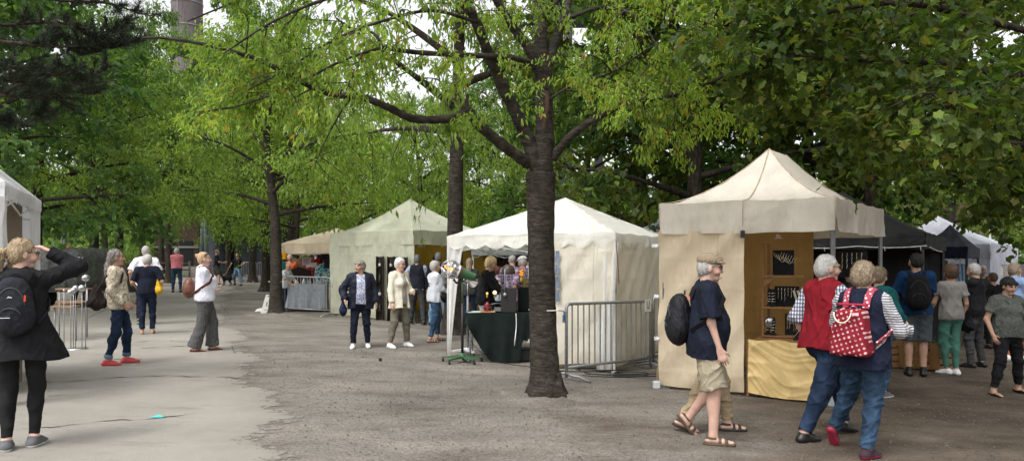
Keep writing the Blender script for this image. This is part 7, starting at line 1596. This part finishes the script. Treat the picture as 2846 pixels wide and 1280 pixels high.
# left row, behind the path
plant(CH[0], 765, 20.4, .95, .4, 'cherry tree with dark trunk beside the peach stall')
plant(CH[1], 1262, 15.9, 1.08, 2.1, 'cherry tree between the pale green tent and the ivory gazebo', sz=1.4)
plant(CH[1], 822, 27.5, .9, 4.0, 'cherry tree with thin trunk rising behind the peach canopy')
plant(CH[0], 1160, 27.0, .92, 5.2, 'cherry tree straight behind the pale green tent')
plant(CH[0], 1010, 36.0, .95, 1.2, 'cherry tree far behind the gap between peach and pale green tents'); plant(CM[0], 1420, 30, 1.05, 2.2, 'cherry tree far behind the ivory gazebo, left of the big trunk')
plant(CH[1], 1640, 24, 1.0, .7, 'cherry tree behind the roof peak of the ivory gazebo'); plant(CM[0], 1330, 40, 1.15, 3.1, 'tall cherry tree far off behind the lamp stall')
plant(CM[0], 330, 31, 1.0, 4.4, 'dark-trunked tree with planter at its foot, left of the path', sz=1.3); plant(CM[0], 291, 43, 1.05, 1.4, 'straight-trunked tree just left of the one with the planter', sz=1.5); plant(CH[0], 398, 46, 1.05, 2.9, 'tree far off behind the couple walking away', sz=1.5)
plant(CM[0], 470, 38, .95, 5.5, 'tree behind the man in pink shirt', sz=1.5); plant(CH[1], 448, 52, 1.0, .3, 'thin tree left of the man in pink shirt, far off', sz=1.6); plant(CM[0], 634, 43, .9, 1.9, 'tree right behind the dog, far down the path', sz=1.6)
plant(CH[0], 664, 50, 1.0, 3.6, 'tree far off behind the woman walking the dog', sz=1.6); plant(CM[0], 702, 41, 1.0, 2.6, 'tree beside the far crowd barrier', sz=1.55); plant(CM[0], 738, 32, 1.05, .9, 'dark tree standing just left behind the nearest left trunk', sz=1.35)
plant(CH[1], 560, 30, 1.05, 2.4, 'leafy cherry tree over the far end of the path', x=-9.0, sz=1.1); plant(CH[0], 380, 24, .92, 5.9, 'leafy cherry tree overhanging the left side of the path', x=-13.6)
# left maple and right-hand maples
plant(MP[0], 60, 17.5, .98, .5, 'dark maple tree behind the left white tent', x=-13.0); plant(MP[0], -60, 24, 1.1, 2.0, 'maple tree further back on the left', x=-15.5)
plant(MP[1], 1930, 15.8, 1.0, 1.1, 'maple tree standing behind the sand coloured tent'); plant(MP[0], 1790, 20.5, 1.05, 3.0, 'dark maple tree behind the gap right of the ivory gazebo')
plant(MP[0], 2260, 19.0, 1.05, 4.2, 'dark maple tree behind the black tent'); plant(MP[1], 2420, 16.8, 1.15, 2.7, 'maple tree with turning leaves over the black tent'); plant(MP[1], 2700, 15.5, 1.1, 5.1, 'maple tree with turning leaves at the right edge', x=11.9)
plant(CH[1], 2640, 26, 1.0, 3.3, 'pale green tree behind the large white tent'); plant(CH[0], 2790, 30, 1.0, .6, 'pale green tree before the brick building'); plant(MP[0], 2080, 27, 1.15, .2, 'tall dark maple far behind the sand coloured tent'); plant(CM[0], 2500, 33, 1.2, 1.0, 'tall tree far behind the black tent')
# near maple at the right: trunk outside the picture, boughs over the crowd
def near_maple():
    root = thing('maple_tree', 'near maple whose boughs with orange-tinged leaves hang in from the right', 'tree', (0, 0, 0), group='maple trees'); g = Grow(91); X0, Y0 = 7.9, 8.2; b = Vector((X0, Y0, gz(X0, Y0)))
    g.limb([b + Vector((0, 0, -.05)), b + Vector((.02, 0, 1.2)), b + Vector((.05, .05, 3.2)), b + Vector((0, .1, 6.0)), b + Vector((.1, 0, 8.2))], .24, .06, 14)
    A = at
    for pts, r in (([b + Vector((.03, 0, 2.9)), A(2790, 330, 7.7), A(2680, 300, 7.4), A(2580, 300, 7.2), A(2500, 310, 7.1)], .04),
                   ([b + Vector((.03, 0, 3.3)), A(2700, 190, 7.6), A(2450, 170, 7.1), A(2250, 160, 6.8), A(2080, 150, 6.7)], .05), ([b + Vector((.0, .1, 3.8)), A(2750, 60, 7.8), A(2500, 10, 7.3), A(2280, 40, 7.0), A(2080, 100, 6.9)], .05),
                   ([b + Vector((0, 0, 4.4)), A(2700, -120, 7.4), A(2450, -140, 6.9), A(2200, -80, 6.6)], .04), ([b + Vector((0, 0, 3.0)), A(2830, 300, 7.2), A(2700, 260, 6.6), A(2560, 260, 6.2)], .035),
                   ([b + Vector((0, 0, 3.6)), A(2640, 250, 8.6), A(2400, 230, 10.2), A(2220, 240, 11.6), A(2060, 260, 12.6)], .045), ([b + Vector((0, 0, 2.8)), A(2740, 390, 9.0), A(2640, 400, 10.6), A(2540, 400, 12.0)], .045)):
        L = g.limb(pts, r, .008, 7, 8); g.along(L, .22, 15, 1.0, .012, 17, .12, 2, .05)
    for k in range(12):   # upper boughs added above the view to shade the right-hand stalls and crowd
        a = .9 + k * .42; e = b + Vector((math.cos(a) * 5.2, math.sin(a) * 5.2 + 1.5, 5.4 + .5 * (k % 3))); L = g.limb([b + Vector((0, 0, 4.2 + .2 * k)), (b + e) / 2 + Vector((0, 0, 2.9)), e], .05, .01, 6, 8); g.along(L, .15, 14, 1.5, .012, 9, .2, 2, .1)
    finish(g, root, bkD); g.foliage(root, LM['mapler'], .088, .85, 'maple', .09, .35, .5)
    return root
near_maple()
# pine at the left: trunk outside the picture, needle boughs hanging in
def pine():
    root = thing('pine_tree', 'dark pine whose long-needled boughs hang in at the upper left', 'tree', (0, 0, 0)); g = Grow(17); b = onY(-150, 8.6)
    g.limb([b + Vector((0, 0, -.05)), b + Vector((0, 0, 1.5)), b + Vector((.05, 0, 4)), b + Vector((0, 0, 8))], .22, .08, 14); rg = g.rg; tips = []
    for pts in ([(-150, 40), (0, 70), (150, 62), (260, 90), (385, 80)], [(-150, 150), (0, 180), (120, 200), (220, 230), (300, 180)], [(-150, 250), (0, 265), (110, 270), (200, 255), (265, 262)], [(-150, -60), (20, -20), (160, 0), (300, 10), (390, 40)],
                [(60, 185), (112, 240), (118, 300), (112, 330)], [(200, 60), (300, 130), (370, 110)], [(150, 62), (230, 150), (340, 60)], [(-150, 300), (-20, 330), (30, 345)], [(-150, 100), (40, 120), (180, 130), (280, 120)], [(0, 265), (80, 225), (170, 200), (240, 215)], [(-120, 210), (20, 225), (100, 235), (190, 300)]):
        yy = rg.uniform(8.0, 9.2); L = g.limb([at(x, y, yy + .15 * i) for i, (x, y) in enumerate(pts)], .03, .008, 6, 8)
        for k in range(22):
            t = .12 + .88 * k / 21; i = min(len(L) - 2, int(t * (len(L) - 1))); p = L[i]; d = (L[i + 1] - L[i]).normalized(); sd = Vector(rg.normal(size=3)); sd.z = abs(sd.z) * .5; e = p + (d * .6 + sd.normalized() * .7).normalized() * rg.uniform(.10, .34); g.mb.tube([p, (p + e) / 2 + Vector((0, 0, -.02)), e], [.008, .006, .005], 4, caps=False); tips.append((p.lerp(e, .45), e - p)); tips.append((e, e - p))
    finish(g, root, bkP); pos, dr = [], []
    for p, d in tips:
        n = 56; dd = np.array(d.normalized()); q = rg.normal(size=(n, 3)); q /= np.linalg.norm(q, axis=1, keepdims=True); v = dd * .75 + q * .8 + np.array([0, 0, .12]); dr.append(v); pos.append(np.array(p)[None] - dd[None] * rg.uniform(0, .12, (n, 1)))
    pos = np.concatenate(pos); dr = np.concatenate(dr); n = len(pos); leaves('crown', pos, dr, rg.normal(size=(n, 3)), rg.uniform(.09, .15, n), np.full(n, .0065), leafmat('pine_needles', [(.012, .022, .014), (.02, .035, .02), (.03, .042, .026), (.035, .03, .02)], .15), 'tri', root)
pine()
for p_ in CH + CM + MP: drop_proto(p_)
# ------------------------------------------------------------------ far wood, hedge
rg = np.random.default_rng(2)
def mass(name, label, n, xlo, xhi, ylo, yhi, zfun, ln, mat, seed):
    rg = np.random.default_rng(seed); x = rg.uniform(xlo, xhi, n); y = rg.uniform(ylo, yhi, n); z = zfun(x, y, rg.random(n)); p = np.stack([x, y, GZ(x, y) + z], 1)
    l = ln * rg.uniform(.6, 1.3, n); o = leaves(name, p, rg.normal(size=(n, 3)) + (0, 0, -.4), rg.normal(size=(n, 3)) + (0, 0, .8), l, l * .55, mat, 'quad'); return tag(o, label, None, None, 'stuff')
def lump(x, y, u): return (u ** .8) * (9.5 + 2.5 * np.sin(x * .35) + 1.5 * np.sin(x * .83 + y))
mass('wood', 'far-off mass of green trees closing the view behind the market', 60000, -75, 75, 62, 70, lump, .62, LM['back'], 3)
mass('wood', 'dark far-off undergrowth between the trunks on the right half', 16000, -2, 40, 34, 40, lambda x, y, u: u * (3.2 + .8 * np.sin(x * .9)), .34, LM['maple'], 5)
mass('undergrowth', 'pale green bushes beyond the end of the path on the left', 16000, -42, -25.5, 48, 58, lambda x, y, u: u * (3.0 + 1.3 * np.sin(x * .7) + .6 * np.sin(x * 2)), .3, leafmat('pale_bush_leaves', [(.16, .26, .06), (.22, .32, .09), (.12, .2, .05), (.26, .36, .14)], .45), 6)
mass('grass', 'short grass tufts along the foot of the bushes and tree strip', 3000, -32, -21, 40, 48, lambda x, y, u: u * .18, .2, LM['back'], 7)
# ------------------------------------------------------------------ buildings and things far off
def brickmat(name, a, b, mortar, s=1.0):
    if name in _M: return _M[name]
    t = NT(name); v = t.coord(rot=(R(90), 0, 0)); br = t.n('ShaderNodeTexBrick'); br.inputs['Scale'].default_value = s; br.inputs['Color1'].default_value = (*a, 1); br.inputs['Color2'].default_value = (*b, 1); br.inputs['Mortar'].default_value = (*mortar, 1)
    br.inputs['Mortar Size'].default_value = .012; br.inputs['Brick Width'].default_value = .25; br.inputs['Row Height'].default_value = .08; t.l(v, br.inputs['Vector'])
    f = t.noise(t.coord(), .5, 5); c = t.mix(1, br.outputs['Color'], t.ramp(f, [(.3, (.55, .52, .5)), (.7, (1, 1, 1))]), 'MULTIPLY'); _M[name] = t.pbr(c, .9, 0, t.bump(f, .2, .02), .2); return _M[name]
brick = brickmat('dark_brick', (.10, .050, .040), (.14, .07, .055), (.16, .14, .13)); steel_b = plain('blue_grey_steel', (.05, .056, .068), .6, .2, var=.4, scale=2); steel_d = plain('dark_industrial_steel', (.016, .018, .022), .6, .2); conc = plain('pale_concrete_band', (.30, .29, .27), .85)
def brick_hall():
    p = onY(500, 54); z0 = p.z; root = thing('brick_hall', 'dark brick hall with steel platform at the far end of the path', 'building', p)
    x0, x1 = at(428, 0, 54).x, at(552, 0, 54).x
    mb = MB(); mb.box(((x0 + x1) / 2, 58, z0 + 3), (x1 - x0, 8, 6.0)); mb.build('wall', brick, root)
    mb = MB(); mb.box(((x0 + x1) / 2, 53.96, z0 + 1.9), (x1 - x0 + .06, .12, .14)); mb.box(((x0 + x1) / 2, 53.97, z0 + .25), (x1 - x0 + .06, .10, .5)); mb.build('string_course', conc, root)
    mb = MB(); mb.box(((x0 + x1) / 2, 58, z0 + 6.1), (x1 - x0 + .5, 8.5, .25)); mb.build('roof', steel_d, root)
    mb = MB(); mb.box((x1 - .9, 53.98, z0 + 1.2), (1.0, .06, 2.3)); mb.build('door', steel_d, root)
brick_hall()
def furnace_base():
    p = onY(650, 52); z0 = p.z; root = thing('steel_gantry', 'dark steel gantry with thick columns and platform beyond the path', 'structure', p)
    x0, x1 = at(546, 0, 52).x, at(745, 0, 52).x
    for px, r in ((606, 1.0), (690, 1.0), (738, .8)):
        mb = MB(); c = (at(px, 0, 55).x, 55); mb.lathe((*c, z0), [(r * 1.08, 0), (r * 1.08, .5), (r, .55), (r, 9)], 24); mb.build('column', steel_b, root)
    mb = MB(); mb.box(((x0 + x1) / 2, 54, z0 + 4.4), (x1 - x0, 5, .35)); mb.build('platform', steel_b, root)
    mb = MB(); mb.box(((x0 + x1) / 2, 58.5, z0 + 4), (x1 - x0, .3, 8)); mb.build('back_wall', steel_d, root)
    mb = MB()
    for k in range(8): x = x0 + (x1 - x0) * k / 7; mb.tube([(x, 51.6, z0 + 4.5), (x, 51.6, z0 + 5.6)], .04, 5)
    for z in (5.05, 5.6): mb.tube([(x0, 51.6, z0 + z), (x1, 51.6, z0 + z)], .045, 5)
    mb.build('railing', plain('pale_blue_steel', (.16, .18, .21), .5, .4), root)
    for px in (558, 575): mb = MB(); mb.tube([(at(px, 0, 51).x, 51, z0), (at(px - (12 if px == 575 else 0), 0, 51).x, 51.4, z0 + 4.6)], .16, 8); mb.build('strut', plain('pale_blue_steel', (.16, .18, .21)), root)
furnace_base()
def chimney():
    Y = 92; p = onY(520, Y); root = thing('chimney', 'tall grey round chimney rising above the trees at upper left', 'chimney', p); t = NT('chimney_concrete'); v = t.coord((1, 1, .12)); f = t.noise(v, 1.3, 5, .7); g = t.noise(t.coord(), .25, 4)
    col = t.mix(.8, t.ramp(f, [(.3, (.12, .105, .105)), (.7, (.21, .19, .19))]), t.ramp(g, [(.3, (.65, .6, .6)), (.7, (1.1, 1.1, 1.1))]), 'MULTIPLY'); m = t.pbr(col, .9, 0, None, .1)
    mb = MB(); mb.lathe(p, [(2.6, -.2), (2.15, 12), (1.88, 26), (1.78, 40), (1.66, 58), (1.7, 58.2), (1.3, 58.2)], 40); mb.build('shaft', m, root)
    mb = MB()
    for z in np.arange(6, 56, 2.9): r = 2.15 + (1.78 - 2.15) * (z - 12) / 28; mb.lathe(p + Vector((0, 0, z)), [(r + .01, 0), (r + .035, .02), (r + .035, .10), (r + .01, .12)], 40)
    mb.build('iron_band', plain('grey_band', (.27, .26, .26), .8), root)
    mb = MB(); mb.tube([p + Vector((-.35, -2.2, 8)), p + Vector((-.35, -1.86, 40))], .03, 5); mb.build('cable', plain('grey_band', (.27, .26, .26)), root)
chimney()
def blast_furnace():
    Y = 60; p = onY(1640, Y); z0 = p.z; root = thing('furnace_tower', 'dark steel furnace tower glimpsed through leaves at the top', 'tower', p); x0, x1 = at(1490, 0, Y).x, at(1770, 0, Y).x
    mb = MB(); mb.box(((x0 + x1) / 2 + .8, Y + 2, z0 + 26), (x1 - x0 - 2, 5, 8.6)); mb.build('deck', steel_d, root)
    for x in (x0, x0 + 2.6, (x0 + x1) / 2 + 1, x1): mb = MB(); mb.tube([(x, Y, z0), (x, Y, z0 + 27)], .35, 10); mb.build('column', plain('grey_violet_steel', (.055, .055, .07), .6, .2), root)
    mb = MB(); mb.lathe((x0 + 1.4, Y + 1, z0), [(1.5, 0), (1.5, 16), (.9, 19), (.9, 27)], 24); mb.build('stack', plain('grey_violet_steel', (.055, .055, .07)), root)
    mb = MB()
    for k in range(6):
        z = z0 + 12 + k * 2.2; mb.tube([(x0, Y - .2, z), (x0 + 2.6, Y - .2, z + 2.2)], .08, 5); mb.tube([(x0 + 2.6, Y - .2, z), (x0, Y - .2, z + 2.2)], .08, 5); mb.tube([(x0, Y - .2, z), (x1, Y - .2, z)], .09, 5)
    mb.build('bracing', steel_b, root)
blast_furnace()
def shop_house():
    Y = 40; p = onY(2800, Y); z0 = p.z; root = thing('brick_house', 'brick house with white cornice and lit shop sign at the far right', 'building', p); x0, x1 = at(2700, 0, Y).x, at(3080, 0, Y).x
    mb = MB(); mb.box(((x0 + x1) / 2, Y + 4, z0 + 3.6), (x1 - x0, 8, 7.2)); mb.build('wall', brickmat('brown_brick', (.16, .075, .05), (.20, .10, .07), (.2, .17, .15)), root)
    zc = at(0, 712, Y).z; a = plain('white_plaster', (.62, .61, .57), .7)
    mb = MB(); mb.box(((at(2764, 0, Y).x + at(2960, 0, Y).x) / 2, Y - .5, zc), (at(2960, 0, Y).x - at(2764, 0, Y).x, 1.1, .18)); mb.box(((at(2764, 0, Y).x + at(2960, 0, Y).x) / 2, Y - .2, zc + .3), (at(2960, 0, Y).x - at(2764, 0, Y).x, .5, .12)); mb.build('awning', a, root)
    mb = MB(); q = at(2815, 686, Y); mb.box((q.x + .6, Y - .04, q.z + .25), (1.6, .1, 1.0)); w = mb.build('window', a, root); mb = MB(); mb.box((q.x + .6, Y - .10, q.z + .25), (1.3, .04, .75)); mb.build('pane', plain('dark_pane', (.04, .05, .06), .1), w)
    mb = MB(); q = at(2815, 745, Y); mb.box((q.x, Y - .03, q.z - .2), (3.2, .1, 1.6)); mb.build('shop_front', plain('dark_shop', (.03, .022, .018), .4), root)
    mb = MB(); q = at(2805, 723, Y); mb.box((q.x, Y - .12, q.z), (.62, .08, .14), bev=.03)
    for k in range(6): mb.box((q.x - .9 + k * .14 - .0, Y - .12, q.z), (.09, .06, .12 + .03 * (k % 2)), bev=.02)
    mb.ball((q.x - 1.1, Y - .12, q.z), .12, 10); mb.build('lit_sign', glow('amber_sign', (1, .5, .08), 1.0), root)
    mb = MB(); q = at(2792, 735, Y); mb.box((q.x, Y - .12, q.z), (.08, .05, .5)); mb.build('lit_post', glow('amber_sign', (1, .5, .08), 1.0), root)
shop_house()
mb = MB(); Y = 36; a_ = at(2764, 620, Y); x = a_.x; zb = gz(x, Y)
rt = thing('lattice_mast', 'slim white lattice mast before the brick house', 'mast', (x, Y, zb)); zt = at(0, 618, Y).z
for sx in (-.22, .22): mb = MB(); mb.tube([(x + sx, Y, zb), (x + sx, Y, zt)], .045, 6); mb.build('rail', white_pole, rt)
mb = MB(); n = int((zt - zb) / .42)
for k in range(n): z = zb + k * .42; mb.tube([(x - .22, Y, z), (x + .22, Y, z + .42)], .03, 5); mb.tube([(x - .22, Y, z), (x + .22, Y, z)], .03, 5)
mb.build('lattice', white_pole, rt)
# clothes racks far right
for k, (px, Y, cols) in enumerate(((2765, 22, 4), (2800, 21, 6))):
    p = onY(px, Y); rt = thing('clothes_rack', ['steel clothes rack with dark bags beside the large white tent', 'clothes rack hung with pink and white garments'][k], 'rack', p); mb = MB(); mb.tube([p + Vector((-.55, 0, 0)), p + Vector((-.55, 0, 1.75)), p + Vector((.55, 0, 1.75)), p + Vector((.55, 0, 0))], .02, 6); mb.build('frame', galv, rt)
    for j in range(cols):
        c_ = [(.015, .015, .02), (.2, .02, .04), (.02, .02, .03), (.10, .02, .03)][j % 4] if k == 0 else [(.62, .45, .42), (.7, .68, .66), (.5, .42, .4), (.68, .5, .48), (.7, .7, .7), (.25, .2, .2)][j]
        x = p.x - .42 + .84 * j / (cols - 1); top_z = p.z + 1.74 if k else p.z + 1.35
        o_ = hanging(['dark %s bag hanging at the clothes rack' % ['black', 'red', 'navy', 'wine'][j % 4], '%s garment on the far clothes rack' % ['pale pink', 'white', 'greige', 'rose', 'bright white', 'brown'][j]][k], 'hanging_garment', 'garment', CX + x / Y * F, HY - (top_z - CAMZ) / Y * F, HY - (top_z - .8 - CAMZ) / Y * F, .14, Y, fab('garment_%d_%d' % (k, j), c_), 1.1, group='garments on the far racks')
hanging('white sheet hanging from a line right of the large white tent', 'hanging_sheet', 'sheet', 2772, 706, 745, .34, 25, fab('white_sheet', (.62, .62, .62), .06), 1.0)
hanging('blue and white long cloth hanging below the navy awning', 'hanging_cloth', 'cloth', 2668, 732, 800, .30, 17.4, stripes('blue_white_cloth', (.30, .40, .55), (.08, .14, .25), .09, .45, False), 1.0)
hanging('white cloth strip hanging under the navy awning', 'hanging_cloth', 'cloth', 2688, 732, 815, .12, 17.9, WHITE, 1.0)
# left distance: lamp posts, bin, log fence, planter
for k, (px, h) in enumerate(((180, 5.5), (173, 4.6), (152, 4.8))):
    p = onY(px, 46 - k); mb = MB(); mb.tube([p, p + Vector((0, 0, h))], .10 if k == 0 else .05, 8); mb.lathe(p, [(.16, 0), (.16, .3), (.1, .35)], 10); top(mb, 'post', plain('grey_post', (.16, .16, .155), .6), ['thick grey post before the pale bushes', 'thin dark post right beside the thick grey one', 'thin dark post nearest the left white tent'][k], 'post', 'posts before the bushes')
p = ground(277, 742); rt = thing('litter_bin', 'round grey litter bin by the straight trunk on the left', 'bin', p); mb = MB(); mb.lathe(p, [(.24, 0), (.26, .04), (.28, .85), (.26, .9)], 18); mb.build('body', plain('grey_bin', (.22, .22, .22), .6), rt); mb = MB(); mb.lathe(p + Vector((0, 0, .9)), [(.29, 0), (.27, .12), (.1, .2), (.001, .2)], 18); mb.build('lid', plain('dark_bin_lid', (.04, .05, .07), .5), rt)
mb = MB()
for x0_, x1_ in ((-25.5, -20.5),):
    for z in (.45, .85): mb.tube([(x0_, 47, gz(x0_, 47) + z), (x1_, 47, gz(x1_, 47) + z)], .05, 6)
rt = thing('rail_fence', 'low wooden rail fence before the pale bushes on the left', 'fence', (-23, 47, gz(-23, 47))); mb.build('rail', wood('grey_wood', (.16, .12, .09)), rt)
for k in range(5): mb = MB(); x = -25.5 + k * 1.25; mb.tube([(x, 47, gz(x, 47) - .02), (x, 47, gz(x, 47) + 1.0)], .06, 6); mb.build('post', wood('grey_wood', (.16, .12, .09)), rt)
p = onY(333, 29.6); rt = thing('planter', 'wooden planter with green plants at the foot of the dark trunk', 'planter', p); mb = MB(); mb.box(p + Vector((0, 0, .55)), (1.05, .9, 1.1), bev=.02); mb.build('box', wood('planter_wood', (.085, .06, .045)), rt)
n = 260; rg = np.random.default_rng(8); q = rg.normal(size=(n, 3)) * (.38, .3, .16) + np.array([p.x, p.y, p.z + 1.25]) - np.array(p); leaves('plants', q, rg.normal(size=(n, 3)) + (0, 0, .4), rg.normal(size=(n, 3)) + (0, 0, 1), np.full(n, .13), np.full(n, .06), LM['mid'], 'quad', rt)
for pts in ([(228, 800), (236, 768), (470, 762), (482, 796)], ):
    strip('soil_strip', pts, plain('bare_soil', (.15, .125, .10), .95, var=.35, scale=1.2, bump=.3), .012)
